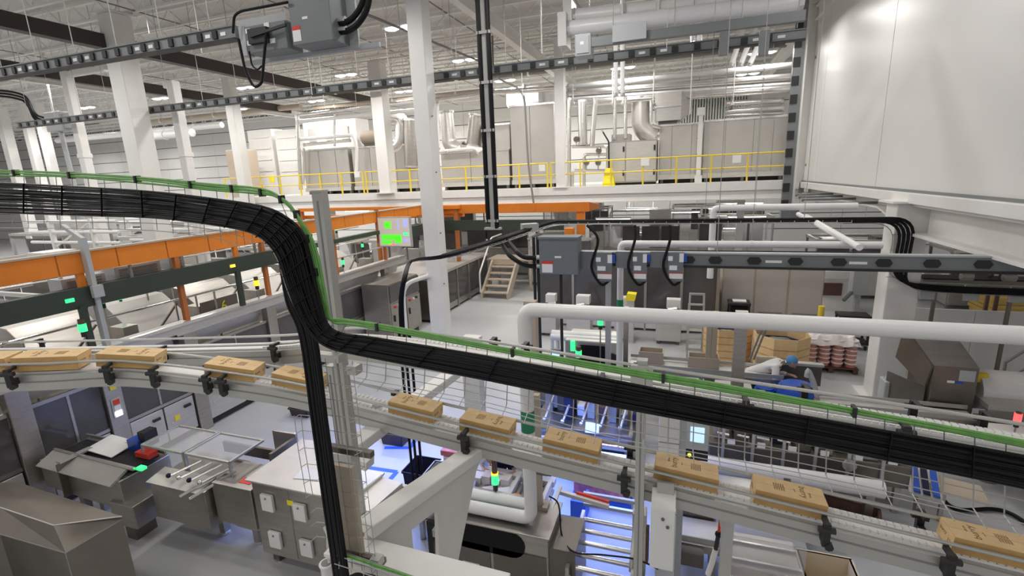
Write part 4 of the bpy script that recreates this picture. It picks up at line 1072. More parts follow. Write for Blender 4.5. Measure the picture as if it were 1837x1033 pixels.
# ---------------------------------------------------------------- orange gantry
t = thing('orange_gantry', 'long orange overhead beam on orange posts running back along the left machines', 'gantry')
y = 2.2; ys = []
while y < 18.2: ys.append(y); y += .9
for y in ys: part(t, 'beam_panel', MB().box(FX-.05, FX+.05, y+.012, min(y+.888, 18.4), 3.72, 4.06), 'orange')
part(t, 'beam_core', MB().box(FX-.04, FX+.04, 2.2, 18.4, 3.73, 4.05), 'orange_d')
part(t, 'top_strip', MB().box(FX-.1, FX+.07, 2.2, 18.4, 4.06, 4.09), 'tan')
for y in (6.86, 9.0, 11.55, 14.1): part(t, 'post', MB().box(FX-.045, FX+.045, y-.045, y+.045, 2.42, 3.72), 'orange_d')
for y in (5.2, 8.25): part(t, 'drop_tab', MB().box(FX-.04, FX+.04, y-.05, y+.05, 3.45, 3.72), 'orange')
part(t, 'cross_beam', MB().box(FX, -3.3, 18.35, 18.47, 3.62, 3.98), 'orange'); part(t, 'cross_end', MB().prism([(-3.3, 18.35, 3.62), (-3.3, 18.35, 3.98), (-2.9, 18.35, 3.9), (-2.9, 18.35, 3.74)], (0, .12, 0)), 'orange_d')
for x in (-8.3, -6.2, -4.1): part(t, 'cross_panel', MB().box(x-.85, x+.85, 18.33, 18.35, 3.63, 3.97), 'orange')
part(t, 'cross_post', MB().box(-3.75, -3.45, 18.4, 18.6, 2.75, 3.62), 'orange')
t = thing('orange_gantry', 'thin orange frame of beams far behind the left end of the mezzanine', 'gantry')
for z, w in ((3.9, .1), (3.55, .12)): part(t, 'beam', MB().box(-17, -8.5, 22-z, 22.1-z+w, z-.07, z+.07), 'orange')
for x in (-16.5, -12.5, -8.7): part(t, 'post', MB().box(x-.07, x+.07, 18.2, 18.34, 0, 3.9), 'orange_d')
p = YP(1020, 417, 17.5); solo('orange_box', MB().box(p.x-.16, p.x+.16, 17.5, 17.8, p.z-.15, p.z+.15), 'orange', 'small orange box hung under the mezzanine behind the big grey disconnect box', 'box', bevel=.01)
# dark cable tray under the gantry
t = thing('dark_cable_tray', 'dark green-black cable tray hanging below the orange overhead beam', 'tray')
for y0, y1, z0, z1 in ((2.0, 9.7, 3.16, 3.5), (9.7, 14.3, 3.34, 3.46), (14.3, 18.2, 2.98, 3.38)):
    part(t, 'side_wall', MB().box(FX+.1, FX+.14, y0, y1, z0, z1), 'dgreen'); part(t, 'floor_plate', MB().box(FX-.25, FX+.1, y0, y1, z0, z0+.03), 'dgreen'); part(t, 'fill', MB().box(FX-.2, FX+.1, y0, y1, z0+.03, z1-.03), 'black')
part(t, 'cross_wall', MB().box(FX+.1, -4.2, 18.2, 18.24, 2.95, 3.36), 'dgreen')
for y in (5.05, 8.1): part(t, 'drop_leg', MB().box(FX+.1, FX+.18, y-.05, y+.05, 2.4, 3.2), 'dgreen')
for y in (3.5, 6.0, 8.8, 11.2, 13.9, 16.5): part(t, 'hanger', MB().box(FX-.02, FX+.02, y-.02, y+.02, 3.45, 3.74), 'gap')
for y, m in ((4.9, 'em_green'), (8.0, 'em_amber')): part(t, 'indicator', MB().box(FX+.14, FX+.16, y-.06, y+.06, 3.3, 3.36), m)
for i, (x0, y0, x1, y1, Y0, Y1) in enumerate(((205, 468, 290, 505, 0, 0), (303, 452, 330, 482, 0, 0), (110, 492, 192, 528, 0, 0))):
    a, b = XP(x0, (y0+y1)/2, -9.75), XP(x1, (y0+y1)/2, -9.75); zc = XP((x0+x1)/2, (y0+y1)/2, -9.75).z
    v = thing('louvre_unit', 'grey louvred unit between orange beam and dark tray, %s' % ('the long one in the middle', 'short one on its right', 'left one beside the pale pole')[i], 'unit', 'louvred units behind the dark tray')
    part(v, 'casing', MB().box(-10.1, -9.75, a.y, b.y, zc-.16, zc+.14), 'grey_l')
    for k in range(5): part(v, 'slat', MB().box(-9.75, -9.72, a.y+.08, b.y-.08, zc-.13+k*.052, zc-.105+k*.052), 'gap')
    for y in (a.y+.1, b.y-.1): part(v, 'strap', MB().box(-9.95, -9.9, y-.02, y+.02, zc+.13, 3.78), 'steel_l'); part(v, 'bracket', MB().box(-9.95, FX-.03, y-.02, y+.02, 3.74, 3.78), 'steel_l')
for i, (x, z) in enumerate(((-10.0, 2.75), (-10.6, 2.62), (-11.3, 2.9), (-12.2, 3.3))):
    v = thing('guide_pipe', 'thin pale pipe running back over the wrapping machine, %s of four' % ('nearest', 'second', 'third', 'farthest')[i], 'pipe', 'thin pipes over the wrapping machine')
    part(v, 'run', MB().tube([(x, 2.5, z), (x, 16.5, z)], .022, 7), 'chrome')
    for y in (4.5, 8, 11.5, 15): part(v, 'stand', MB().box(x-.015, x+.015, y-.015, y+.015, 1.85 if x < -11.3 else 1.5, z), 'steel')
# overhead display
p0, p1, u, tt = fbx(680, 391, 735, 441, 13.7)
t = thing('overhead_display', 'hanging production screen with bright green blocks beside the central column', 'screen')
part(t, 'casing', MB().box(p0-.03, p1+.03, 13.7, 13.8, u-.03, tt+.03), 'grey_l'); part(t, 'panel', MB().box(p0, p1, 13.69, 13.7, u, tt), 'em_board')
W_, H_ = p1-p0, tt-u
for x0, x1, z0, z1, m in ((.2, .42, .62, .88, 'em_bgreen'), (.08, .72, .22, .42, 'em_bgreen'), (.5, .72, .1, .3, 'em_bgreen'), (.08, .4, .06, .2, 'em_bgreen'), (.62, .68, .6, .92, 'em_bblue'), (.82, .96, .68, .94, 'em_bblue'), (.78, .96, .14, .26, 'em_bblue'), (.8, .96, .38, .48, 'em_green'), (.3, .5, .04, .08, 'em_red')):
    part(t, 'screen_block', MB().box(p0+W_*x0, p0+W_*x1, 13.683, 13.689, u+H_*z0, u+H_*z1), m)
part(t, 'bracket', MB().box(p0-.12, p0, 13.72, 13.78, u+.1, tt+.3), 'orange_d')
# pale standing pole in front of the tray
p = XP(150, 430, -9.3)
t = thing('pale_pole', 'pale grey-blue pole with two white lamp tubes standing before the orange beam', 'pole')
part(t, 'shaft', MB().box(-9.39, -9.27, p.y-.04, p.y+.03, 2.4, 4.3), 'grey_l'); part(t, 'elbow', MB().bar((-9.32, p.y, 4.27), (-9.75, p.y, 4.5), .06, .06), 'grey_l'); part(t, 'base_plate', MB().box(-9.45, -9.2, p.y-.2, p.y+.2, 2.4, 2.43), 'grey_l')
part(t, 'arm_plate', MB().box(-9.27, -9.2, p.y-.09, p.y+.07, 3.3, 3.5), 'grey_l')
# beacons on the left machines
def beacon(label, px, py, X=None, Y=None, col='em_green', zb_=2.4, r=.045, extra=True):
    p = XP(px, py, X) if X is not None else YP(px, py, Y)
    t = thing('signal_beacon', label, 'beacon', 'machine signal beacons')
    part(t, 'lens', MB().tube([p-V((0, 0, .07)), p+V((0, 0, .06))], r, 10), col, smooth=True)
    part(t, 'cap', MB().tube([p+V((0, 0, .06)), p+V((0, 0, .14 if extra else .08))], r*.8, 10), 'brown')
    part(t, 'base', MB().tube([p-V((0, 0, .16)), p-V((0, 0, .07))], r*.7, 8), 'blackm')
    part(t, 'stem', MB().tube([(p.x, p.y, zb_), p-V((0, 0, .16))], .014, 6), 'steel')
    return t
beacon('green beacon lowest at left, beside the dark tray leg', 148, 587, X=-9.3, zb_=2.2, r=.06)
beacon('green beacon just under the dark tray, right of the pale pole', 183, 537, X=-9.7, zb_=2.2, r=.05)
beacon('faint green beacon second right of the pale pole', 215, 532, X=-12.4, zb_=2.0)
beacon('green beacon under the far part of the dark tray near the black cables', 424, 487, X=-9.7, zb_=2.3)
beacon('amber beacon left of the black cable bend', 460, 507, X=-9.4, col='em_amber', zb_=2.4, r=.06)
beacon('green beacon between the two orange posts near the screen', 615, 470, X=-9.5, zb_=2.38)
beacon('small green beacon high behind the orange frame', 603, 411, X=-13, zb_=0, r=.06)
beacon('small green beacon below the left edge of the screen', 650, 440, X=-12, zb_=0, r=.05)
# ================================================================ CLUTTER MACHINES OF THE HALL (each with its own frame, panels, windows)
def hall_machine(label, x, y, w, d, h, seed, cat='machine', mt=None, name='packing_machine', rot=0):
    rr = random.Random(seed)
    t = thing(name, label, cat, loc=(x, y, 0)); t.rotation_euler = (0, 0, rot)
    mt = mt or rr.choice(['steel_l', 'steel', 'clad'])
    part(t, 'body', MB().box(-w/2, w/2, -d/2, d/2, .14, h*.55), mt)
    for sx in (-1, 1):
        for sy in (-1, 1): part(t, 'leg', MB().box(sx*(w/2-.06)-.04, sx*(w/2-.06)+.04, sy*(d/2-.06)-.04, sy*(d/2-.06)+.04, 0, h), 'steel')
    n = max(2, int(w/.9))
    for i in range(n):
        a, b = -w/2+w*i/n+.05, -w/2+w*(i+1)/n-.05
        part(t, 'door', MB().box(a, b, -d/2-.03, -d/2, .2, h*.5), 'steel_l' if rr.random() < .6 else mt)
        part(t, 'window', MB().box(a, b, -d/2-.02, -d/2+.0, h*.57, h*.95), rr.choice(['glassd', 'glassd', 'guard']))
    for sy in (-1, 1): part(t, 'top_bar', MB().box(-w/2, w/2, sy*(d/2-.06)-.05, sy*(d/2-.06)+.05, h-.06, h+.04), 'steel_l')
    for sx in (-1, 1): part(t, 'side_bar', MB().box(sx*(w/2-.06)-.05, sx*(w/2-.06)+.05, -d/2, d/2, h-.06, h+.04), 'steel_l')
    part(t, 'drum', MB().tube([(-w*.2, 0, h*.72), (w*.2, 0, h*.72)], min(.22, h*.14), 12), 'chrome', smooth=True)
    part(t, 'top_box', MB().box(w*.1, w*.38, -d*.25, d*.25, h*.55, h*(.9+rr.random()*.4)), rr.choice(['steel_l', 'cab_w', 'steel_d']))
    if rr.random() < .6: part(t, 'hopper', MB().prism([(-w*.4, -d*.2, h), (-w*.1, -d*.2, h), (-w*.18, -d*.2, h*.7), (-w*.32, -d*.2, h*.7)], (0, d*.4, 0)), 'steel')
    if rr.random() < .5: part(t, 'pipe', MB().tube(rounded([(-w*.45, d*.3, h), (-w*.45, d*.3, h+.5), (w*.4, d*.3, h+.5)], .2, 4), .05, 8), 'pvc')
    return t
HM = [(-16.0, 8.0, 2.6, 1.6, 2.6, 0, 'stainless machine under the left part of the orange beam'), (-16.2, 11.5, 2.8, 1.6, 2.4, 0, 'second stainless machine behind the orange beam at left'),
      (-15.6, 15.2, 2.6, 1.8, 2.7, 0, 'stainless machine behind the orange beam near the black cable bend'), (-20.0, 10.0, 3, 1.8, 3.0, 0, 'tall pale machine between the far left columns'),
      (-20.5, 14.5, 3, 1.8, 3.2, 0, 'pale machine behind the thick left column'), (-21.0, 18.6, 3.2, 1.8, 3.0, 0, 'pale machine far back left of the mezzanine'),
      (-26.0, 14.0, 3.5, 2, 3.4, 0, 'big pale machine at the far left edge'), (-27.0, 19.0, 3.5, 2, 3.4, 0, 'big pale machine far left in front of the back wall'),
      (-13.8, 19.5, 3.0, 1.6, 2.4, 0, 'machine under the left end of the mezzanine behind the orange frame'), (-12.6, 23.8, 3.4, 1.8, 2.6, 0, 'machine deep under the mezzanine left of the screen'),
      (-9.0, 24.5, 3.4, 1.8, 2.6, 0, 'machine deep under the mezzanine behind the central column'), (-5.2, 22.4, 3.0, 1.8, 2.2, 0, 'machine under the mezzanine right of the stairs'),
      (-1.8, 25.0, 3.6, 1.8, 2.6, 0, 'machine deep under the mezzanine behind the grey disconnect boxes'), (2.4, 25.5, 3.2, 1.8, 2.8, 0, 'machine deep under the right end of the mezzanine'),
      (6.6, 22.0, 3.4, 1.8, 2.2, 0, 'machine beyond the right column under the cold store'), (10.4, 21.0, 3.4, 1.8, 2.0, 0, 'machine at the far right under the cold store'),
      (-14.6, 30.0, 4, 2, 3, 0, 'machine against the back wall under the mezzanine at left'), (-6, 30.0, 4, 2, 3, 0, 'machine against the back wall under the mezzanine in the middle'), (1.5, 30.5, 4, 2, 3, 0, 'machine against the back wall under the mezzanine at right')]
for i, (x, y, w, d, h, r, lab) in enumerate(HM):
    hall_machine(lab, x, y, w, d, h, 40+i, rot=r+(math.pi/2*0))
# overhead white racks and pipes seen between the far left machines
for i, (x, y) in enumerate(((-22, 12.2), (-24, 16.4), (-18, 16.8), (-17.5, 13.0))):
    t = thing('pipe_rack', 'white pipe rack above the left machines, %s' % ('nearest the left edge', 'far back by the wall', 'left of the black cable bend', 'between the thick column and the orange beam')[i], 'rack')
    for dx in (-1.2, 1.2): part(t, 'upright', MB().box(x+dx-.07, x+dx+.07, y-.07, y+.07, 0, 4.1), 'white')
    for z in (3.2, 3.6, 4.0): part(t, 'cross_pipe', MB().tube([(x-2.6, y, z), (x+2.6, y, z)], .06, 8), 'pvc')
    part(t, 'brace', MB().bar((x-1.2, y, 3.0), (x+1.2, y, 4.0), .06, .06), 'white')
# fluorescent strips low under the mezzanine
for i, (px, py, Y) in enumerate(((1225, 380, 25), (1300, 373, 27), (1340, 388, 24), (1150, 375, 26), (1460, 397, 24), (1520, 397, 23), (1100, 392, 22.5), (640, 378, 24))):
    p = YP(px, py, Y)
    t = thing('strip_light', 'lit fluorescent strip under the mezzanine, %s' % ('above the grey disconnect boxes', 'behind the white pipe corner', 'left of the vertical busway foot', 'furthest left over the disconnects', 'right of the vertical busway foot', 'nearest the right white column', 'just behind the big grey box', 'at the left behind the screen')[i], 'lamp', 'strip lights under the mezzanine')
    part(t, 'tube', MB().box(p.x-.75, p.x+.75, Y-.09, Y+.09, p.z-.03, p.z), 'em_white'); part(t, 'housing', MB().box(p.x-.8, p.x+.8, Y-.12, Y+.12, p.z, p.z+.06), 'white')
    for s in (-1, 1): part(t, 'hanger', MB().tube([(p.x+s*.6, Y, p.z+.06), (p.x+s*.6, Y, 4.38 if p.x < 4 else 11.2 if Y > 21.4 else 4.2)], .012, 5), 'joist')
# ---------------------------------------------------------------- stairs
t = thing('step_stairs', 'beige metal stairs of five treads on the floor right of the central column', 'stairs')
sx0, sx1, sy = -7.95, -6.72, 18.7
for i in range(5):
    part(t, 'tread', MB().box(sx0+.08, sx1-.08, sy+i*.27, sy+i*.27+.3, .2+i*.23, .25+i*.23), 'tan')
for x in (sx0, sx1-.08):
    part(t, 'stringer', MB().prism([(x, sy-.08, 0), (x, sy+.22, 0), (x, sy+1.6, 1.16), (x, sy+1.6, 1.42), (x, sy+1.3, 1.42), (x, sy-.08, .26)], (.08, 0, 0)), 'tan')
part(t, 'landing', MB().box(sx0-.3, sx1+.6, sy+1.5, sy+2.9, 1.36, 1.42), 'tan')
for x, y in ((sx0-.2, sy+1.6), (sx1+.5, sy+1.6), (sx0-.2, sy+2.8), (sx1+.5, sy+2.8)): part(t, 'leg', MB().box(x-.05, x+.05, y-.05, y+.05, 0, 1.38), 'tan')
part(t, 'handrail', MB().tube(rounded([(sx0-.02, sy-.05, .25), (sx0-.02, sy-.05, 1.1), (sx0-.02, sy+1.5, 2.4), (sx0-.02, sy+2.8, 2.4)], .15, 3), .035, 8), 'joist', smooth=True)
part(t, 'kick_plate', MB().box(sx0+.05, sx1-.05, sy+1.4, sy+1.46, 1.2, 1.45), 'tan')
# ================================================================ MIDDLE AND RIGHT
# cable tray with loose black cables in front of the mezzanine
CZ, CY = 3.86, 11.5
cl = [(3.2, CY, CZ), (0.5, CY, CZ), (-2.4, CY, CZ), (-2.95, 11.2, CZ), tuple(ZP(905, 430, 3.7)), tuple(ZP(800, 463, 3.62))]
t = thing('ladder_tray', 'wire cable tray crossing in front of the mezzanine and running towards the central column', 'tray')
cc = rounded(cl, .35, 4); fr = frames(cc)
for s in (-.16, -.05, .06, .16):
    part(t, 'side_wire', MB().tube([p+V((t_.y, -t_.x, 0)).normalized()*s for p, (t_, n) in zip(cc, fr)], .008, 5), 'alu')
rs = resample(cc, .25)
for p, (t_, n) in zip(rs, frames(rs)):
    w = V((t_.y, -t_.x, 0)).normalized(); part(t, 'rung', MB().tube([p-w*.17+V((0, 0, .05)), p-w*.17, p+w*.17, p+w*.17+V((0, 0, .05))], .007, 5), 'alu')
for p in (cl[1], (2.4, CY, CZ)): part(t, 'hanger_rod', MB().tube([p, (p[0], p[1], 11.2)], .007, 5), 'rod')
part(t, 'splice_box', MB().obox(ZP(950, 408, 3.86), (.16, .1, 0), (-.06, .1, 0), (0, 0, .09)), 'alu')
drop = [ZP(752, 466, 3.6), ZP(733, 474, 3.5), YP(724, 500, 7.2), YP(718, 540, 7.2), YP(720, 600, 7.2)]
for k in range(6):
    off = V((0, 0, .03+.035*(k % 2))); w = (k-2.5)*.045
    pts = [V(p)+off+V((0, w, 0)) if i < 3 else V(p)+off+V((w*.7, w*.7, 0)) for i, p in enumerate(cl)]+[V(p)+V((w*.35, w*.3, .02+random.uniform(-.03, .03))) for p in drop]
    if k < 2: pts = pts[:6]
    solo('tray_cable', MB().tube(catmull(pts, 5), .019, 6), 'black', 'black cable in the middle wire tray hooking down left of the central column', 'cable', 'black cables in the middle tray', smooth=True)
# right end of that tray: cables bend down the face of the white column and off to the right
for k in range(4):
    w = (k-1.5)*.07
    pts = rounded([(3.0, 11.42, CZ+.04+w*.3), (4.18+w, 11.42, CZ+.04+w*.3), (4.12+w, 11.42, 2.62-w*.4), (4.9, 11.42, 2.55-w*.4), (7.5, 11.5, 2.5-w*.4)], .4, 6)
    solo('column_cable', MB().tube(pts, .028, 7), 'black', 'black cable bending down the front of the right white column, one of four alike', 'cable', 'black cables on the right column', smooth=True)
t = thing('column_tray', 'bent wire tray on the front of the right white column', 'tray')
for w in (-.16, -.05, .05, .16):
    part(t, 'side_wire', MB().tube(rounded([(3.1, 11.5, CZ+w*.2), (4.15+w, 11.5, CZ+w*.2), (4.1+w, 11.5, 2.58-w*.6), (7.5, 11.55, 2.48-w*.6)], .4, 5), .009, 5), 'alu')
for z in (3.6, 3.3, 3.0, 2.75): part(t, 'rung', MB().tube([(3.95, 11.5, z), (4.3, 11.5, z)], .008, 5), 'alu')
for x in (4.7, 5.4, 6.1): part(t, 'bracket', MB().box(x-.12, x+.12, 11.56, 11.6, 2.3, 2.62), 'grey_l')
# busway with tap boxes
BSY, BSZ = 8.84, 3.5
t = thing('busway', 'long grey busway with black hexagonal covers across the middle right', 'busway')
a = YP(1037, 465, BSY)
part(t, 'housing', MB().box(a.x, 5.2, BSY-.06, BSY+.06, BSZ-.1, BSZ+.1), 'busway'); part(t, 'lower_flange', MB().box(a.x, 5.2, BSY-.09, BSY+.09, BSZ-.135, BSZ-.1), 'blackm'); part(t, 'upper_flange', MB().box(a.x, 5.2, BSY-.08, BSY+.08, BSZ+.1, BSZ+.125), 'grey_l')
hexm = MB().prism([(-.11, -.085, 0), (-.07, -.085, -.06), (.07, -.085, -.06), (.11, -.085, 0), (.07, -.085, .06), (-.07, -.085, .06)], (0, .05, 0)).mesh('plug_cover', 'blackm')
for px in (1107, 1170, 1235, 1283, 1353, 1427, 1505, 1586, 1673, 1765, 1850):
    p = YP(px, 466, BSY-.06); link('plug_cover', hexm, t, (p.x, BSY, BSZ))
for px in (1388, 1540): p = YP(px, 466, BSY-.06); part(t, 'sticker', MB().box(p.x-.12, p.x+.12, BSY-.066, BSY-.06, BSZ-.03, BSZ+.01), 'label')
for x in (.6, 4.6): part(t, 'hanger_rod', MB().tube([(x, BSY, BSZ+.1), (x, BSY, 11.2 if x < 4 else 4.2)], .007, 5), 'rod')
for i, (x0, x1) in enumerate(((1069, 1098), (1135, 1160), (1198, 1226))):
    wd = ('left', 'middle', 'right')[i]
    p0, p1, u, tt = fbx(x0, 453, x1, 505, BSY-.2)
    b = thing('tap_box', 'grey fused tap box with white labels on the busway, %s of three' % wd, 'enclosure', 'tap boxes on the busway')
    part(b, 'body', MB().box(p0, p1, BSY-.2, BSY-.1, u, tt), 'grey', bevel=.008)
    part(b, 'side_plate', MB().box(p0-.3, p0, BSY-.12, BSY-.1, u+.22, tt), 'grey_l' if i == 9 else 'busway')
    W1 = p1-p0
    for zz, h, f0, f1, m in ((.05, .09, .1, .98, 'label'), (.2, .08, .1, .6, 'label'), (.34, .15, .72, 1.0, 'label'), (.36, .08, .0, .3, 'label')): part(b, 'sticker', MB().box(p0+W1*f0, p0+W1*f1, BSY-.208, BSY-.2, u+zz, u+zz+h), m)
    part(b, 'sticker_band', MB().box(p0+W1*.1, p0+W1*.98, BSY-.209, BSY-.2, u+.14, u+.155), 'red')
    part(b, 'blue_latch', MB().box(p1, p1+.05, BSY-.18, BSY-.1, u+.34, u+.48), 'blue')
    xs = (x0-4, x0+8, x0-7, x0+11, x0+21)
    solo('looping_cable', MB().tube(catmull([YP(x0-16+20*(i > 0), 404, BSY-.1), YP(x0+4, 430, BSY-.16), YP(x0-8, 478, BSY-.22), YP(x0+9, 510, BSY-.22), YP(x0+24, 503, BSY-.16)], 5), .024, 7), 'black', 'black cable looping down to the %s tap box on the busway' % wd, 'cable', smooth=True)
p0, p1, u, tt = fbx(967, 426, 1037, 492, 8.5)
t = thing('disconnect_box', 'big grey disconnect box with a red and white label in the middle of the hall', 'enclosure')
part(t, 'body', MB().box(p0, p1, 8.5, 8.85, u, tt), 'grey', bevel=.012); part(t, 'top_lip', MB().box(p0-.01, p1+.01, 8.47, 8.86, tt-.03, tt+.01), 'grey')
q = YP(982, 480, 8.5); part(t, 'warning_label', MB().box(q.x-.1, q.x+.1, 8.49, 8.5, q.z-.09, q.z+.07), 'label'); part(t, 'warning_band', MB().box(q.x-.1, q.x+.1, 8.488, 8.5, q.z+.07, q.z+.12), 'red')
q = YP(1001, 461, 8.5); part(t, 'name_plate', MB().box(q.x-.06, q.x+.06, 8.49, 8.5, q.z-.018, q.z+.018), 'label')
for z in (.06, .22): part(t, 'cable_gland', MB().tube([(p0-.1, 8.7, u+z+.05), (p0, 8.7, u+z+.05)], .05, 10), 'steel')
for k, (x, y0) in enumerate(((957, 425), (964, 425), (1006, 492))):
    q = YP(x, y0, 8.75); w = YP(x, 640, 8.75)
    solo('conduit', MB().tube([(w.x if k < 0 else q.x, 8.75, 0), (q.x, 8.75, q.z)], .03, 7), 'blackm', 'dark conduit standing from floor to the big grey disconnect box, %s' % ('outer left', 'inner left', 'under its middle')[k], 'conduit', smooth=True)
for k in range(2):
    solo('feeder_cable', MB().tube(rounded([ZP(893+k*14, 428, 3.7), YP(915+k*14, 460-k*6, 8.75), (p0-.35, 8.72, u+.1+k*.16), (p0-.02, 8.7, u+.1+k*.16)], .35, 6), .045, 8), 'black', 'thick black feeder cable curving into the left of the big grey disconnect box, %s' % ('lower', 'upper')[k], 'cable', smooth=True)
# ---------------------------------------------------------------- white pipes
def pvc(label, pts, r, hang=(), name='white_pipe', mt='pvc', bend=None, bands=()):
    t = thing(name, label, 'pipe')
    part(t, 'run', MB().tube(rounded(pts, bend or r*1.6, 5), r, 14), mt, smooth=True)
    for p in hang: part(t, 'hanger_rod', MB().tube([p, (p[0], p[1], 11.2 if p[0] < 4.2 else 4.2)], .006, 5), 'rod'); part(t, 'clamp', MB().tube([V(p)-V((.03, 0, 0)), V(p)+V((.03, 0, 0))], r*1.08, 14), 'white')
    for p, q in bands: part(t, 'band', MB().tube([p, q], r*1.04, 14), 'tag_green')
    return t
py, pz = 4.65, 3.655
px_ = YP(940, 556, py).x
bz = ZP(943, 928, .78)
pvc('thick white pipe crossing the right half and dropping beside the middle of the picture', [(4.1, py, pz), (px_, py, pz), (px_, py, 1.155), (px_-1.6, py, 1.155)], .074, hang=[], bands=[((px_, py, 2.27), (px_, py, 2.52))])
pvc('second low white pipe lying behind the foot of the thick white drop pipe', [(px_-.1, py+.21, 1.165), (px_-1.6, py+.21, 1.165)], .07)
pvc('slim white pipe above the busway with a green-banded drop', [(3.15, 9.5, 3.67), (-1.08, 9.5, 3.67), (-1.08, 9.5, .9)], .062, hang=[(1.2, 9.5, 3.67)], bands=[((-1.08, 9.5, 2.22), (-1.08, 9.5, 2.56))])
pvc('white pipe bending down left of the vertical busway foot', [(3.6, 12.5, 4.1), (.72, 12.5, 4.1), (.72, 12.5, 2.42)], .075, hang=[(1.6, 12.5, 4.1)])
for k, px in enumerate((1432, 1447)): pvc('white pipe slanting forward above the grey lockers, %s of the pair' % ('left', 'right')[k], [ZP(px, 384+k*4, 3.9), ZP(px+95, 436+k*8, 3.75)], .05)
solo('black_conduit_run', MB().tube([(-1, 9.62, 3.52), (3.15, 9.62, 3.52)], .02, 6), 'blackm', 'thin black conduit just under the slim white pipe above the busway', 'conduit', smooth=True)
# ---------------------------------------------------------------- grey lockers, guard wall and small labellers behind
p0, p1 = ZP(1292, 588, 0).x, YP(1473, 560, 16.6).x
t = thing('grey_lockers', 'row of three tall grey-beige cabinets with louvres near the floor', 'cabinet')
LY = 16.6; tz = YP(1390, 474, LY).z
part(t, 'body', MB().box(p0, p1, LY, LY+1.0, 0, tz), 'tan', bevel=.01)
for i in range(3):
    x0, x1 = p0+(p1-p0)*i/3+.03, p0+(p1-p0)*(i+1)/3-.03
    d = part(t, 'door', MB().box(x0, x1, LY-.03, LY, .06, tz-.05), M.setdefault('locker', mat('locker_paint', (0.5, 0.46, 0.42), 0.5)))
    for r in range(3):
        for c_ in range(4): part(d, 'louvre', MB().box(x0+.12+c_*(x1-x0-.2)/4, x0+.12+c_*(x1-x0-.2)/4+.16, LY-.045, LY-.03, .25+r*.13, .28+r*.13), 'gap')
t = thing('guard_wall', 'dark tinted guard wall of the machine behind the grey tap boxes', 'machine')
GY = 15.6
for i in range(5):
    a, b, u, tt = fbx(965+i*65, 452, 965+i*65+62, 560, GY)
    part(t, 'glass_panel', MB().box(a, b, GY, GY+.03, .35, tt), 'glassd'); part(t, 'post', MB().box(b-.02, b+.06, GY-.04, GY+.06, 0, tt+.05), 'steel'); part(t, 'skirting', MB().box(a, b, GY-.05, GY, .08, .35), 'cab_w')
part(t, 'inner_body', MB().box(YP(970, 500, GY).x, YP(1285, 500, GY).x, GY+.4, GY+2, .1, 1.6), 'steel_d')
def labeller(label, px, py, seed, Y=14.6, w=.55):
    rr = random.Random(seed); p = YP(px, py, Y)
    t = thing('labeller', label, 'machine', 'small machines in front of the guard wall', loc=(p.x, Y, 0))
    part(t, 'base', MB().box(-w/2, w/2, -.25, .25, .1, .62), 'steel_l', bevel=.01)
    for sx in (-1, 1): part(t, 'foot', MB().box(sx*w*.4-.04, sx*w*.4+.04, -.2, .2, 0, .1), 'steel_d')
    part(t, 'frame', MB().bar((-w*.4, -.1, .62), (w*.3, .1, 1.25), .06, .06), 'cab_w'); part(t, 'frame', MB().bar((w*.4, -.1, .62), (w*.1, .1, 1.3), .06, .06), 'cab_w')
    for k in range(3): part(t, 'roller', MB().tube([(-w*.5+k*.16, -.22, .75+k*.16), (-w*.5+k*.16+.25, -.22, .8+k*.16)], .05, 8), 'chrome')
    part(t, 'head_box', MB().box(-w*.1, w*.45, -.2, .1, 1.1, 1.35), rr.choice(['cab_w', 'steel_l']))
    return t
labeller('small stainless labeller leftmost in front of the dark guard wall', 985, 555, 1)
labeller('small stainless labeller second from the left in front of the dark guard wall', 1040, 555, 2, w=.75)
labeller('small stainless labeller below the middle tap box', 1120, 560, 3)
labeller('small stainless labeller just left of the step ladder', 1200, 560, 4, w=.7)
p = YP(1131, 534, 14.2)
t = thing('yellow_cover', 'bright yellow cover box on a stand below the left tap box', 'box'); part(t, 'cover', MB().prism([(p.x-.16, 14.2, p.z-.1), (p.x+.12, 14.2, p.z-.1), (p.x+.16, 14.2, p.z+.1), (p.x-.1, 14.2, p.z+.12)], (0, .3, 0)), 'yellow_b')
part(t, 'stand', MB().box(p.x-.1, p.x+.1, 14.25, 14.45, 0, p.z-.1), 'steel_l')
a0, a1 = ZP(1236, 566, 0), ZP(1262, 568, 0)
LYY = 13.6
xa, xb = YP(1236, 540, LYY).x, YP(1264, 540, LYY).x
t = thing('step_ladder', 'stainless step ladder standing before the dark guard wall beside the grey lockers', 'ladder')
for x in (xa, xb):
    part(t, 'front_leg', MB().bar((x, LYY-.35, 0), (x+(.02 if x == xa else -.02), LYY, 1.75), .05, .05), 'alu'); part(t, 'rear_leg', MB().bar((x, LYY+.45, 0), (x, LYY+.05, 1.45), .04, .04), 'alu')
for k in range(5): z = .25+k*.3; part(t, 'tread', MB().box(xa, xb, LYY-.35+.2*z-.05, LYY-.35+.2*z+.07, z, z+.035), 'alu')
part(t, 'top_bar', MB().box(xa, xb, LYY-.03, LYY+.03, 1.72, 1.77), 'alu')
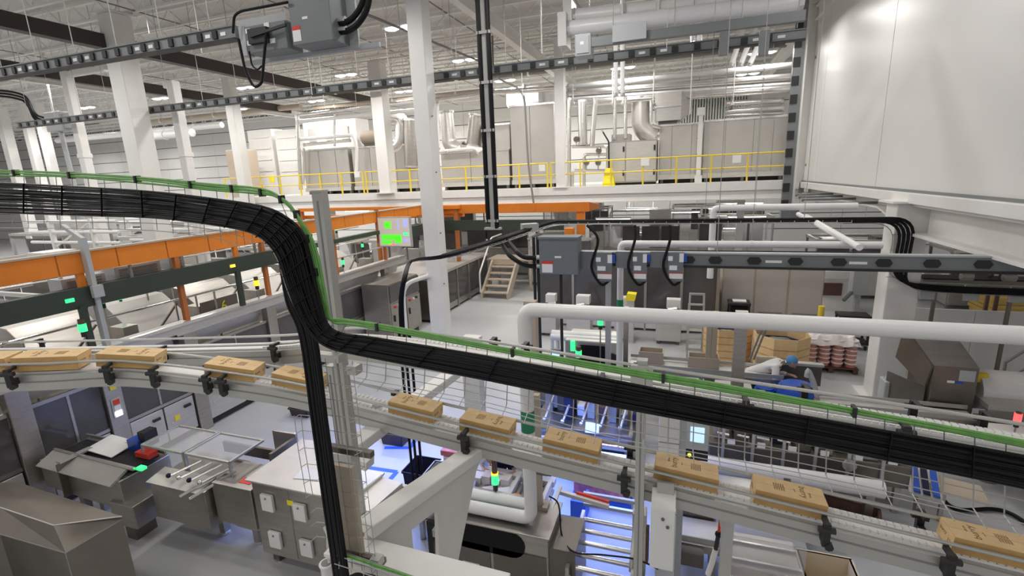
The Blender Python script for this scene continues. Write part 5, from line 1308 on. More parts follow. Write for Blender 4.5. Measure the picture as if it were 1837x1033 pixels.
# carts
def cart(label, x, y, w=.7, d=.5, h=.95, box=False):
    t = thing('service_cart', label, 'cart', loc=(x, y, 0))
    for z in (.15, h-.06): part(t, 'shelf', MB().box(-w/2, w/2, -d/2, d/2, z, z+.08), 'blackm', bevel=.01)
    for sx in (-1, 1):
        for sy in (-1, 1):
            part(t, 'post', MB().box(sx*(w/2-.04)-.025, sx*(w/2-.04)+.025, sy*(d/2-.04)-.025, sy*(d/2-.04)+.025, .15, h), 'blackm'); part(t, 'caster', MB().tube([(sx*(w/2-.06)-.02, sy*(d/2-.06), .06), (sx*(w/2-.06)+.02, sy*(d/2-.06), .06)], .06, 10), 'blackm')
    if box: part(t, 'load', MB().box(-w*.36, w*.36, -d*.36, d*.36, .23, h-.1), 'black'); part(t, 'papers', MB().box(-.18, .2, -.12, .14, h+.02, h+.05), 'label')
    else: part(t, 'handle', MB().tube([(w/2, -d/2+.05, h), (w/2+.3, -d/2+.05, h-.15)], .02, 6), 'chrome')
    return t
p = ZP(1322, 597, 0); cart('black trolley with papers on top in front of the grey lockers', p.x, 15.9, .62, .5, 1.0, True)
p = ZP(1530, 598, 0); cart('black two-shelf trolley left of the right white column', YP(1530, 570, 15.2).x, 15.2, .75, .5, .95)
p = YP(1473, 560, 15.4)
t = thing('bollard', 'yellow bollard with black lettering at the right end of the grey lockers', 'bollard'); part(t, 'tube', MB().tube([(p.x, 15.4, .02), (p.x, 15.4, 1.1)], .08, 12), 'yellow', smooth=True); part(t, 'base_plate', MB().box(p.x-.14, p.x+.14, 15.26, 15.54, 0, .02), 'blackm'); part(t, 'dark_band', MB().tube([(p.x, 15.4, .3), (p.x, 15.4, .7)], .082, 12), 'black')
for i, (px, h, lab) in enumerate(((1492, .55, 'white waste sack standing right of the yellow bollard'), (1506, .5, 'second white waste sack beside the black two-shelf trolley'))):
    p = YP(px, 570, 15.6); t = thing('sack', lab, 'bag'); part(t, 'bag', MB().ball((p.x, 15.6+i*.2, h*.5), .2, .2, h*.5, 10, 7), 'label', smooth=True); part(t, 'neck', MB().tube([(p.x, 15.6+i*.2, h*.95), (p.x, 15.6+i*.2, h*1.15)], .05, 8), 'label')
t = thing('machine_door', 'dark wall opening with machinery behind the yellow bollard', 'machine'); a, b, u, tt = fbx(1476, 488, 1512, 530, 19.0)
part(t, 'dark_body', MB().box(a, b, 19, 19.5, u, tt-.4), 'brown'); part(t, 'frame', MB().box(a-.1, b+.4, 19.1, 19.3, 0, tt), 'cab_w'); part(t, 'pipe_rail', MB().box(a, b+.5, 18.9, 18.95, tt-.3, tt-.22), 'chrome')
t = thing('grey_stand', 'grey cabinet on a stand behind the black two-shelf trolley', 'cabinet'); a, b, u, tt = fbx(1530, 484, 1560, 530, 17.2); part(t, 'box', MB().box(a, b, 17.2, 17.6, u, tt), 'grey_l', bevel=.02); part(t, 'stand', MB().box(a+.15, b-.15, 17.3, 17.5, 0, u), 'grey_l'); part(t, 'arm', MB().bar((a, 17.2, u+.1), (a-.25, 17.0, .9), .08, .08), 'grey')
# gaylords
def gaylord(label, x, y, r, h, loose=True):
    t = thing('bulk_carton', label, 'box', loc=(x, y, 0))
    oct_ = [(r*math.cos(math.pi/8+i*math.pi/4), r*math.sin(math.pi/8+i*math.pi/4)) for i in range(8)]
    part(t, 'pallet', MB().box(-r*.95, r*.95, -r*.95, r*.95, 0, .12), 'tan')
    for i in range(8):
        a, b = oct_[i], oct_[(i+1) % 8]
        part(t, 'side', MB().prism([(a[0], a[1], .12), (b[0], b[1], .12), (b[0], b[1], h), (a[0], a[1], h)], (-(a[0]+b[0])*.012, -(a[1]+b[1])*.012, 0)), 'card')
        for z in (.3, .48, .66, .84):
            if z < h-.1: part(t, 'strap', MB().prism([(a[0]*1.004, a[1]*1.004, z), (b[0]*1.004, b[1]*1.004, z), (b[0]*1.004, b[1]*1.004, z+.025), (a[0]*1.004, a[1]*1.004, z+.025)], (a[0]*.004, a[1]*.004, 0)), 'card_d')
    part(t, 'liner', MB().prism([(p[0]*.94, p[1]*.94, h-.28) for p in oct_], (0, 0, .02)), 'navy')
    for k in range(7): part(t, 'filling', MB().ball((random.uniform(-.3, .3)*r, random.uniform(-.3, .3)*r, h-.26), .16, .14, .08, 8, 5), 'grey', smooth=True)
    return t
gaylord('tall octagonal cardboard bulk bin with dark filling, between the conveyor posts and the red tubs', 2.38, 12.6, .62, 1.12)
gaylord('octagonal cardboard bulk bin half behind the twin steel posts', 1.25, 13.3, .62, 1.05)
# pallet of red and white tubs
t = thing('tub_pallet', 'dark pallet under the wrapped stack of red and white tubs', 'pallet'); TX, TYY = 3.05, 13.1
for k in range(5): part(t, 'deck_board', MB().box(TX, TX+1.15, TYY+k*.24, TYY+k*.24+.16, .11, .14), 'brown')
for k in range(3): part(t, 'runner', MB().box(TX+k*.52, TX+k*.52+.1, TYY, TYY+1.1, 0, .11), 'brown')
tub0 = None; n = 0
for c_ in range(4):
    for r_ in range(3):
        for z in range(6):
            if r_ == 2 and z < 5: continue
            loc = (TX+.15+c_*.285, TYY+.16+r_*.36, .14+z*.115)
            if tub0 is None:
                tub0 = thing('tub', 'red tub with a white rim, stacked with its like under clear wrap', 'tub', 'red and white tubs on the wrapped pallet', loc=loc)
                part(tub0, 'cup', MB().tube([(0, 0, 0), (0, 0, .09)], [.105, .125], 12), M.setdefault('tubred', mat('tub_red', (0.66, 0.27, 0.23), 0.4))); part(tub0, 'rim', MB().tube([(0, 0, .085), (0, 0, .113)], .133, 12), 'label')
            else: dup(tub0, loc)
t = thing('wrap_cover', 'crumpled clear plastic wrap over the top of the red and white tubs', 'cover'); mb = MB()
wv = []; NX, NY = 12, 8
for j in range(NY+1):
    for i in range(NX+1):
        e = max(abs(i/NX-.5), abs(j/NY-.5))*2
        wv.append((TX-.04+1.23*i/NX, TYY-.02+1.14*j/NY, 0.86+random.uniform(0, .08)-(.18*max(0, e-.75)/.25)))
mb.add(wv, [(j*(NX+1)+i, j*(NX+1)+i+1, (j+1)*(NX+1)+i+1, (j+1)*(NX+1)+i) for j in range(NY) for i in range(NX)])
part(t, 'sheet', mb, 'wrap', smooth=False)
# stacked boards far right
t = thing('board_pallet', 'dark pallet under the yellow boards at the right edge', 'pallet'); p = ZP(1765, 583, 0)
part(t, 'deck', MB().box(p.x, p.x+2.6, 18, 19.4, .1, .14), 'brown')
for k in range(3): part(t, 'runner', MB().box(p.x+k*1.2, p.x+k*1.2+.15, 18, 19.4, 0, .1), 'brown')
for k in range(7): solo('board', MB().box(p.x+.04+random.uniform(-.05, .05), p.x+2.5, 18.05+random.uniform(-.03, .03), 19.3, .142+k*.11, .142+k*.11+.1), M.setdefault('boardm', mat('yellow_board', (0.62, 0.42, 0.12), 0.6, noise=.1)), 'yellowish flat carton bundle at the right edge, %s of its stack' % ('bottom', 'second', 'third', 'fourth', 'fifth', 'sixth', 'top')[k], 'carton', 'flat carton bundles at the right edge')
# dark posts and conveyor clutter near the right edge
for k, px in enumerate((1768, 1785)): p = YP(px, 560, 13.5); solo('dark_post', MB().box(p.x-.03, p.x+.03, 13.5, 13.56, 0, 3.3), 'brown', 'slim dark post at the far right before the yellow cartons, %s of two' % ('left', 'right')[k], 'post')
t = thing('inclined_conveyor', 'dark inclined conveyor end right of the white column under the cold store', 'conveyor'); part(t, 'bed', MB().box(5.0, 8.5, 12.6, 13.1, 2.35, 2.5), 'steel_d'); part(t, 'belt', MB().box(5.0, 8.5, 12.62, 13.08, 2.5, 2.52), 'black')
for x in (5.3, 6.6, 7.9): part(t, 'leg', MB().box(x-.03, x+.03, 12.7, 12.76, 0, 2.35), 'steel_d')
for x in (5.6, 6.3, 7.0, 7.7): part(t, 'motor', MB().tube([(x, 12.5, 2.6), (x+.2, 12.5, 2.6)], .08, 10), 'steel')
# white partition behind the x-ray machine with a handrail
t = thing('white_partition', 'white partition wall behind the dark stainless inspection machine', 'partition')
for k in range(4): part(t, 'panel', MB().box(5.0+k*1.2, 6.19+k*1.2, 13.0, 13.06, .1, 1.75), 'cab_w')
part(t, 'kerb', MB().box(5.0, 9.8, 12.95, 13.12, 0, .1), 'white')
t = thing('hand_rail', 'grey handrail at the right edge in front of the white partition', 'railing'); a, b, c_, d = YP(1802, 672, 11.2), YP(1804, 650, 11.2), YP(1845, 625, 11.2), YP(1850, 655, 11.2)
part(t, 'rail', MB().tube([(a.x, 11.2, 0), b, c_, (c_.x+.3, 11.2, c_.z+.1)], .025, 8), 'gap'); part(t, 'mid_rail', MB().tube([YP(1806, 680, 11.2), d], .02, 8), 'gap')
# ---------------------------------------------------------------- inspection machine
XY = 9.7
p0, p1, u, tt = fbx(1666, 658, 1748, 775, XY)
t = thing('inspection_machine', 'dark stainless inspection machine with a sloping hood, a red lamp and its reflection', 'machine')
part(t, 'body', MB().box(p0, p1, XY, XY+.9, .15, tt), 'steel_d', bevel=.012)
part(t, 'hood', MB().prism([(p0, XY, tt), (p1, XY, tt), (p1-.1, XY+.85, tt+.42), (p0-.15, XY+.85, tt+.42)], (0, .03, -.03)), 'steel')
part(t, 'hood_side', MB().prism([(p0, XY, tt), (p0-.15, XY+.85, tt+.42), (p0-.2, XY+.9, tt-.2), (p0-.02, XY+.1, tt-.45)], (-.03, 0, 0)), 'steel_d')
part(t, 'side_door', MB().prism([(p0-.02, XY+.1, .2), (p0-.35, XY+.8, .2), (p0-.35, XY+.8, tt-.45), (p0-.02, XY+.1, tt-.45)], (-.02, -.02, 0)), 'steel_d')
part(t, 'plinth', MB().box(p0+.05, p1-.05, XY+.05, XY+.85, 0, .15), 'blackm')
q = YP(1735, 674, XY); part(t, 'screen_plate', MB().box(q.x-.11, q.x+.11, XY-.01, XY, q.z-.1, q.z+.09), 'grey_l'); q = YP(1712, 685, XY); part(t, 'sticker', MB().box(q.x-.1, q.x+.0, XY-.01, XY, q.z-.02, q.z+.02), 'label'); part(t, 'blue_sticker', MB().box(q.x+.01, q.x+.12, XY-.01, XY, q.z-.025, q.z+.015), 'blue')
q = YP(1706, 755, XY); part(t, 'label', MB().box(q.x-.12, q.x+.12, XY-.01, XY, q.z-.06, q.z+.06), 'label')
part(t, 'top_sign', MB().box(p0+.0, p0+.42, XY+.8, XY+.84, tt+.42, tt+.55), 'red', label='red framed sign plate'); part(t, 'sign_face', MB().box(p0+.06, p0+.36, XY+.79, XY+.8, tt+.45, tt+.52), 'label')
beacon('red beacon on top of the dark stainless inspection machine', 1719, 628, Y=XY+.5, col='em_red', zb_=1.75, r=.05, extra=False)
beacon('red reflection on the sloping hood of the inspection machine, put in as a glowing lens', 1712, 650, Y=XY+.3, col='em_red', zb_=1.5, r=.035, extra=False)  # glowing red lens imitates the beacon mirrored in the hood
beacon('red beacon on the white table at the right edge', 1826, 748, Y=8.6, col='em_red', zb_=.9, r=.045, extra=False)
t = thing('red_stop_box', 'small yellow and red emergency stop box right of the inspection machine', 'box'); q = YP(1755, 678, XY+.3); part(t, 'box', MB().box(q.x-.04, q.x+.14, XY+.3, XY+.4, q.z-.08, q.z+.08), 'yellow'); part(t, 'button', MB().tube([(q.x-.06, XY+.34, q.z), (q.x-.02, XY+.34, q.z)], .06, 10), 'red'); part(t, 'bracket', MB().box(p1, q.x, XY+.33, XY+.37, q.z-.02, q.z+.02), 'steel')
t = thing('right_table', 'stainless infeed table with a rounded white cover at the right edge', 'table'); q = YP(1790, 700, 9.9)
part(t, 'top', MB().box(p1+.1, p1+2.2, 9.5, 10.5, .95, 1.03), 'steel_l'); part(t, 'cover', MB().tube([(q.x-.2, 10.2, 1.03), (q.x+1.2, 10.2, 1.03)], .35, 16), 'cab_w', smooth=True); part(t, 'front_panel', MB().box(p1+.1, p1+2.2, 9.5, 9.54, .55, .95), 'steel')
for x in (p1+.2, p1+2.1): part(t, 'leg', MB().box(x-.04, x+.04, 9.6, 9.68, 0, .95), 'steel')
part(t, 'slot', MB().box(p1+.3, p1+.9, 9.495, 9.5, .7, .75), 'gap'); part(t, 'slot', MB().box(p1+1.1, p1+1.7, 9.495, 9.5, .7, .75), 'gap')
t = thing('white_table', 'white sheet-covered table corner at the right edge under the red lamp', 'table'); part(t, 'top', MB().box(4.6, 7.5, 7.6, 9.1, .84, .9), 'cab_w'); part(t, 'front_skirt', MB().box(4.6, 7.5, 7.6, 7.64, .3, .84), 'cab_w')
for x in (4.7, 7.3): part(t, 'leg', MB().box(x-.04, x+.04, 7.7, 7.78, 0, .84), 'steel'); part(t, 'leg', MB().box(x-.04, x+.04, 8.9, 8.98, 0, .84), 'steel')
t = thing('purple_drum', 'dark purple drum in front of the inspection machine at right', 'drum'); q = YP(1785, 765, 9.0); part(t, 'drum', MB().tube([(q.x, 9.0, 0), (q.x, 9.0, .85)], .2, 14), 'tote', smooth=True); part(t, 'lid', MB().tube([(q.x, 9.0, .85), (q.x, 9.0, .88)], .21, 14), 'blackm')
t = thing('control_box', 'pale grey control box standing left of the inspection machine', 'box'); a, b, u, tt = fbx(1585, 686, 1622, 732, 10.4); part(t, 'box', MB().box(a, b, 10.4, 10.7, u, tt), 'grey_l', bevel=.02); part(t, 'stand', MB().box(a+.1, b-.1, 10.5, 10.6, 0, u), 'steel'); part(t, 'knob', MB().tube([((a+b)/2, 10.36, (u+tt)/2), ((a+b)/2, 10.4, (u+tt)/2)], .06, 10), 'label')
# ---------------------------------------------------------------- middle: checkweigher and belts
def table_conveyor(label, x0, x1, y, z, w=.5, name='belt_conveyor', guards=True, belt='steel_l', side='steel'):
    t = thing(name, label, 'conveyor')
    part(t, 'bed', MB().box(x0, x1, y-w/2, y+w/2, z-.12, z-.02), side); part(t, 'belt', MB().box(x0+.02, x1-.02, y-w/2+.04, y+w/2-.04, z-.02, z), belt)
    n = max(2, int((x1-x0)/1.0)+1)
    for i in range(n):
        x = x0+.1+(x1-x0-.2)*i/(n-1)
        for s in (-1, 1): part(t, 'leg', MB().box(x-.03, x+.03, y+s*(w/2-.05)-.03, y+s*(w/2-.05)+.03, 0, z-.12), 'steel')
        part(t, 'stretcher', MB().box(x-.02, x+.02, y-w/2+.05, y+w/2-.05, .2, .25), 'steel')
    if guards:
        for s in (-1, 1): part(t, 'side_rail', MB().box(x0, x1, y+s*w/2-.01, y+s*w/2+.01, z+.02, z+.09), 'alu')
    part(t, 'motor', MB().box(x0+.3, x0+.6, y-w/2-.14, y-w/2, z-.22, z-.04), 'steel_d')
    return t
t = thing('checkweigher', 'stainless checkweigher with a dark oval opening and a white pipe frame on top', 'machine')
CWY = 9.8
p0, p1, u, tt = fbx(1014, 612, 1108, 672, CWY)
part(t, 'body', MB().box(p0, p1, CWY, CWY+.8, .3, tt), 'steel_l', bevel=.015); part(t, 'front_panel', MB().box(p0+.02, p1-.25, CWY-.02, CWY, .4, tt-.03), 'steel')
q0, q1, qu, qt = fbx(1036, 620, 1092, 652, CWY-.03); part(t, 'opening', MB().prism(rounded([(q0+.03, CWY-.03, qu), (q1, CWY-.03, qu), (q1, CWY-.03, qt), (q0, CWY-.03, qt), (q0, CWY-.03, qu+.01)], .12, 4), (0, .012, 0)), 'black')
for x in (p0+.1, p1-.1): part(t, 'leg', MB().box(x-.05, x+.05, CWY+.1, CWY+.7, 0, .3), 'steel')
part(t, 'wheel', MB().tube([(p1-.12, CWY-.04, qu+.12), (p1-.12, CWY, qu+.12)], .14, 14), 'blackm')
q = YP(1027, 621, CWY-.1); part(t, 'green_light', MB().box(q.x-.045, q.x+.045, CWY-.1, CWY-.04, q.z-.11, q.z+.11), 'em_green', label='glowing green light bar')
pvc('short fat white pipe lying above the checkweigher', [YP(990, 598, CWY+.4), YP(1110, 606, CWY+.4)], .085)
pvc('second white pipe lying above the checkweigher, lower one', [YP(988, 604, CWY+.2), YP(1110, 612, CWY+.2)], .07)
for i, px in enumerate((990, 1000)): q = YP(px, 604, CWY+.3); solo('pipe_stand', MB().tube([(q.x, CWY+.3, 0), (q.x, CWY+.3, q.z)], .045, 8), 'pvc', 'white pipe leg %s of the pair at the left end of the checkweigher' % ('left', 'right')[i], 'pipe', smooth=True)
t = thing('operator_panel', 'small blue-rimmed operator screen left of the checkweigher', 'screen'); q = YP(997, 634, 9.3); part(t, 'casing', MB().box(q.x-.1, q.x+.1, 9.3, 9.36, q.z-.07, q.z+.09), 'grey'); part(t, 'screen', MB().box(q.x-.08, q.x+.08, 9.29, 9.3, q.z-.05, q.z+.06), 'em_screen'); part(t, 'stand', MB().box(q.x-.03, q.x+.03, 9.34, 9.4, 0, q.z-.07), 'steel')
beacon('green beacon above the white pipes of the checkweigher', 1077, 577, Y=9.7, zb_=1.0, r=.06)
beacon('bright white-green beacon glowing in front of the checkweigher', 1038, 634, Y=8.6, zb_=.8, r=.06)
for i, (px, y0, y1, lab, m) in enumerate(((1273, 585, 655, 'left of the twin brown steel posts', 'tan'), (1283, 585, 655, 'right of the twin brown steel posts', 'tan'), (1330, 590, 700, 'thick grey steel post below the white pipe', 'steel'), (950, 568, 660, 'brown steel post beside the thick white drop pipe', 'tan'), (1091, 500, 660, 'steel post right of the black conduit', 'alu'), (1123, 575, 610, 'steel post behind the pipe of the checkweigher', 'steel'))):
    Y = (10.2, 10.2, 9.0, 5.9, 9.0, 10.2)[i]; q = YP(px, y0, Y); w = (.05, .05, .1, .08, .05, .05)[i]
    t = thing('steel_post', lab, 'post'); part(t, 'shaft', MB().box(q.x-w, q.x+w, Y, Y+w*1.5, .02, min(3.4, q.z+.3)), m); part(t, 'foot', MB().box(q.x-w*1.8, q.x+w*1.8, Y-.05, Y+w*2, 0, .02), m)
table_conveyor('stainless belt conveyor running right from the checkweigher', -.95, 2.0, 10.3, .95, .55)
table_conveyor('second stainless conveyor nearer, in front of the bulk bins', -.2, 1.6, 9.2, .85, .5)
table_conveyor('stainless conveyor between the grey post and the inspection machine', 2.0, 4.7, 9.4, .85, .45)
table_conveyor('long low conveyor behind the upper rail at centre right', -2.9, -1.2, 8.9, .8, .45, guards=True)
for i, (x, y, w, h, z, m, lab) in enumerate(((-.5, 10.35, .5, .3, .95, 'tan', 'long beige tray on the stainless belt, left one'), (.55, 10.35, .6, .26, .95, 'tan', 'long beige tray on the stainless belt, right one'), (.35, 9.2, .35, .16, .85, 'steel_d', 'dark steel pan on the nearer conveyor'), (-.15, 8.4, .2, .35, .6, 'cab_w', 'white control box below the guide rail, left one'), (.95, 8.4, .24, .35, .6, 'cab_w', 'white control box below the guide rail, middle one'), (1.65, 8.4, .2, .35, .6, 'cab_w', 'white control box below the guide rail, right one'))):
    mb = MB().box(x-w/2, x+w/2, y-.16, y+.16, z, z+h) if i > 2 else MB().box(x-w/2, x+w/2, y-.16, y-.14, z, z+h).box(x-w/2, x+w/2, y+.14, y+.16, z, z+h).box(x-w/2, x-w/2+.02, y-.14, y+.14, z, z+h).box(x+w/2-.02, x+w/2, y-.14, y+.14, z, z+h).box(x-w/2, x+w/2, y-.16, y+.16, z, z+.01)
    if i <= 2:
        t = thing('tray_bin', lab, 'tray')
        part(t, 'front_wall', MB().box(x-w/2, x+w/2, y-.16, y-.14, z, z+h), m); part(t, 'back_wall', MB().box(x-w/2, x+w/2, y+.14, y+.16, z, z+h), m)
        for s in (-1, 1): part(t, 'end_wall', MB().box(x+s*(w/2-.01)-.01, x+s*(w/2-.01)+.01, y-.14, y+.14, z, z+h), m)
        part(t, 'bottom', MB().box(x-w/2, x+w/2, y-.16, y+.16, z, z+.01), m)
    else:
        t = thing('control_box', lab, 'box'); part(t, 'box', MB().box(x-w/2, x+w/2, y-.1, y+.1, z, z+h), m, bevel=.01); part(t, 'post', MB().box(x-.03, x+.03, y-.03, y+.03, 0, z), 'steel'); part(t, 'lock', MB().tube([(x, y-.11, z+h*.7), (x, y-.1, z+h*.7)], .02, 8), 'gap')
# cream chair-back like board and grey tilted board near the worker
q = YP(1373, 652, 10.9); t = thing('cream_tray', 'cream plastic tray standing on edge behind the bent worker', 'tray'); part(t, 'sheet', MB().box(q.x-.2, q.x+.22, 10.9, 10.95, q.z-.14, q.z+.16), M.setdefault('cream', mat('cream_plastic', (0.7, 0.6, 0.45), .5)), bevel=.03); part(t, 'prop', MB().box(q.x-.05, q.x+.05, 10.95, 11.0, 0, q.z), 'steel')
p0, p1, u, tt = fbx(1396, 655, 1474, 690, 10.6)
t = thing('tilted_hood', 'dark grey tilted steel hood behind the blue drums', 'hood'); part(t, 'board', MB().box(p0, p1, 10.6, 10.66, u, tt), 'steel_d', bevel=.01); part(t, 'top_edge', MB().box(p0-.02, p1+.02, 10.56, 10.7, tt, tt+.05), 'steel_l')
for x in (p0+.1, p1-.1): part(t, 'leg', MB().box(x-.04, x+.04, 10.66, 10.74, 0, u), 'steel_d')
for i, (px, py, Y, h, r, lab) in enumerate(((1432, 676, 9.7, .98, .34, 'big blue drum with a dented top in front of the tilted hood'), (1372, 705, 9.9, .8, .2, 'smaller blue drum below the bent worker'))):
    q = YP(px, py, Y); t = thing('blue_drum', lab, 'drum'); part(t, 'barrel', MB().tube([(q.x, Y, 0), (q.x, Y, h*.1), (q.x, Y, h*.45), (q.x, Y, h*.5), (q.x, Y, h*.9), (q.x, Y, h)], [r*.93, r, r, r*1.03, r, r*.92], 18), 'blue', smooth=True); part(t, 'lid', MB().tube([(q.x, Y, h), (q.x, Y, h+.03)], r*.8, 16), 'blue'); part(t, 'bung', MB().tube([(q.x+r*.4, Y, h+.03), (q.x+r*.4, Y, h+.06)], .04, 8), 'grey_l')
t = thing('grey_hook', 'grey bent pipe spout over the big blue drum', 'pipe'); part(t, 'spout', MB().tube(rounded([YP(1448, 676, 9.5), YP(1450, 664, 9.5), YP(1461, 690, 9.5), YP(1464, 712, 9.5)], .1, 4), .05, 10), 'grey_l', smooth=True); part(t, 'mount', MB().box(YP(1464, 712, 9.5).x-.05, YP(1464, 712, 9.5).x+.05, 9.45, 9.55, 0, YP(1464, 712, 9.5).z), 'steel')
# slanting grey poles crossing in front of the bulk bins
for i, (a, b) in enumerate((((1345, 645), (1366, 592)), ((1352, 645), (1374, 590)))):
    solo('slanting_pole', MB().tube([YP(a[0], a[1], 10.8), YP(b[0], b[1], 10.8)], .02, 6), 'grey', 'thin grey slanting pole left of the tall bulk bin, %s of two' % ('left', 'right')[i], 'pole')
# ================================================================ PEOPLE
def skin_mesh(name, verts, edges, mt, parent, sub=2, root_i=0):
    me = bpy.data.meshes.new(name); me.from_pydata([v[:3] for v in verts], edges, []); me.materials.append(M[mt] if isinstance(mt, str) else mt)
    o = link(name, me, parent); sk = o.modifiers.new('skin', 'SKIN'); sk.use_smooth_shade = True
    for i, v in enumerate(verts):
        s = me.skin_vertices[0].data[i]; r = v[3]; s.radius = r if isinstance(r, tuple) else (r, r); s.use_root = (i == root_i)
    ss = o.modifiers.new('sub', 'SUBSURF'); ss.levels = sub; ss.render_levels = sub
    return o
def person(label, x, y, facing, lean, hands, coat, trousers, net='hairnet', knee=0.0, head_turn=0.0):
    t = thing('person', label, 'person', loc=(x, y, 0)); t.rotation_euler = (0, 0, facing)   # local +Y is forward
    hip = .95-knee*.1; s, c = math.sin(lean), math.cos(lean)
    def up_(d, f=0): return (0, s*d+f*c, hip+c*d-f*s)
    pel, waist, chest, neck, head = up_(0), up_(.18), up_(.4), up_(.54), up_(.64, .03)
    B = [(*pel, (.15, .11)), (*waist, (.135, .1)), (*chest, (.16, .115)), (*neck, .055), (*up_(.6, .01), .05)]
    E = [(0, 1), (1, 2), (2, 3), (3, 4)]
    def add(v, r, p): B.append((*v, r)); E.append((p, len(B)-1)); return len(B)-1
    legs = []
    for sx in (-1, 1):
        h = add((sx*.1, 0, hip-.06), .09, 0); k = add((sx*.11, .03+knee*.12, .5), .062, h); a = add((sx*.11, -.02, .09), .042, k); add((sx*.12, .14, .04), .035, a)
        legs.append(((sx*.1, 0, hip-.06), (sx*.11, .03+knee*.12, .5), (sx*.11, -.02, .1)))
    arms = []
    for i, sx in enumerate((-1, 1)):
        sh = V(up_(.46)); sh.x = sx*.19; hd = V(hands[i]); mid = (sh+hd)/2; L = (hd-sh).length
        bend = math.sqrt(max(0, .3**2-(L/2)**2)) if L < .6 else 0
        el = mid+V((sx*bend*.5, -bend*.5, -bend*.6)); d = (hd-el).normalized()
        si = add(tuple(sh), .062, 2); e = add(tuple(el), .045, si); w = add(tuple(hd-d*.03), .03, e); pm = add(tuple(hd+d*.04), (.04, .022), w)
        side = d.cross(V((0, 0, 1))).normalized() if abs(d.z) < .95 else V((1, 0, 0))
        for q, (off, ln) in enumerate(((-.03, .07), (-.01, .085), (.01, .08), (.03, .06))):
            f1 = add(tuple(hd+d*(.09)+side*off), .009, pm); add(tuple(hd+d*(.09+ln*.7)+side*off-V((0, 0, .02))), .008, f1)
        th = add(tuple(hd+d*.05-side*.05), .011, pm); add(tuple(hd+d*.085-side*.065), .009, th)
        arms.append((tuple(sh), tuple(el), tuple(hd-d*.05)))
    skin_mesh('body', B, E, 'skin', t)
    hc = V(up_(.73, .04))
    hm = MB(); hm.ball(hc, .078, .095, .115, 14, 10)
    h = part(t, 'head', hm, 'skin', smooth=True)
    fwd = V((math.sin(head_turn), c*.9, -s*.9)).normalized(); rgt = V((1, 0, 0))
    part(t, 'nose', MB().ball(hc+fwd*.097-V((0, 0, .015)), .014, .02, .022, 8, 5), 'skin', smooth=True)
    for sx in (-1, 1):
        part(t, 'eye', MB().ball(hc+fwd*.085+rgt*sx*.032+V((0, 0, .012)), .013, .01, .009, 8, 5), 'label', smooth=True); part(t, 'ear', MB().ball(hc+rgt*sx*.08, .012, .022, .03, 8, 5), 'skin', smooth=True)
    part(t, 'mouth', MB().ball(hc+fwd*.082-V((0, 0, .055)), .026, .01, .006, 8, 4), 'red')
    part(t, 'hairnet', MB().ball(hc+V((0, -.012, .03)), .092, .108, .1, 14, 8), net, smooth=True)
    Cv = [(*up_(-.22), (.18, .14)), (*up_(0), (.165, .125)), (*waist, (.15, .115)), (*chest, (.175, .13)), (*up_(.5), (.09, .075))]; Ce = [(0, 1), (1, 2), (2, 3), (3, 4)]
    for a in arms:
        n = len(Cv); Cv += [(*a[0], .078), (*a[1], .06), (*a[2], .048)]; Ce += [(3, n), (n, n+1), (n+1, n+2)]
    skin_mesh('coat', Cv, Ce, coat, t, root_i=1)
    Tv = [(*pel, (.155, .12))]; Te = []
    for l in legs:
        n = len(Tv); Tv += [(*l[0], .1), (*l[1], .075), (*l[2], .06)]; Te += [(0, n), (n, n+1), (n+1, n+2)]
    skin_mesh('trousers', Tv, Te, trousers, t)
    for sx in (-1, 1): part(t, 'shoe', MB().ball((sx*.115, .05, .05), .05, .13, .055, 10, 6), 'blackm', smooth=True)
    return t
q = YP(1352, 700, 10.4)
person('worker in a white coat and blue hairnet bending to the right by the blue drums', q.x, 10.45, -math.pi/2-.25, 1.05, [(-.2, .62, .88), (.22, .55, .7)], 'coat', 'navy', knee=.4)
# ================================================================ LOWER LEFT AND CENTRE
# big steel hood, bottom left
def zpoly(pts, z): return [ZP(x, y, z) for x, y in pts]
t = thing('steel_hood', 'big dark stainless hood with a shallow pointed roof at the bottom left corner', 'hood')
top = [ZP(-260, 905, 1.62), ZP(0, 866, 1.62), ZP(30, 864, 1.62), ZP(219, 926, 1.52), ZP(96, 942, 1.52), ZP(0, 910, 1.56), ZP(-260, 990, 1.56)]
low_ = [ZP(219, 931, 1.48), ZP(118, 992, 1.33), ZP(0, 958, 1.38), ZP(-260, 1040, 1.38)]
mb = MB(); mb.add(top, [(0, 1, 5, 6), (1, 2, 3, 4), (1, 4, 5)]); part(t, 'roof_sheet', mb, 'steel_d')
mb = MB(); mb.add([top[4], top[3], low_[0], low_[1]], [(0, 3, 2, 1)]); part(t, 'right_fascia', mb, 'steel_d')
mb = MB(); mb.add([top[5], top[4], low_[1], low_[2], top[6], low_[3]], [(0, 3, 2, 1), (4, 5, 3, 0)]); part(t, 'left_fascia', mb, 'steel_d')
def dn(p, z, o=0): return V((p.x+o, p.y+abs(o)*.3, z))
mb = MB(); mb.add([low_[0], low_[1], dn(low_[1], 0), dn(low_[0], 0)], [(0, 1, 2, 3)]); part(t, 'right_side', mb, 'steel_d')
mb = MB(); mb.add([low_[1], low_[2], low_[3], dn(low_[3], 0), dn(low_[2], 0), dn(low_[1], 0)], [(0, 1, 4, 5), (1, 2, 3, 4)]); part(t, 'left_side', mb, 'steel_d')
mb = MB(); mb.add([top[2], top[3], low_[0], dn(low_[0], 0), dn(top[2], 0)], [(0, 1, 2, 3, 4)]); part(t, 'back_side', mb, 'steel_d')
part(t, 'corner_seam', MB().tube([low_[1], dn(low_[1], 0)], .008, 6), 'gap'); part(t, 'edge_seam', MB().tube([low_[0], low_[1], low_[2], low_[3]], .006, 6), 'gap')
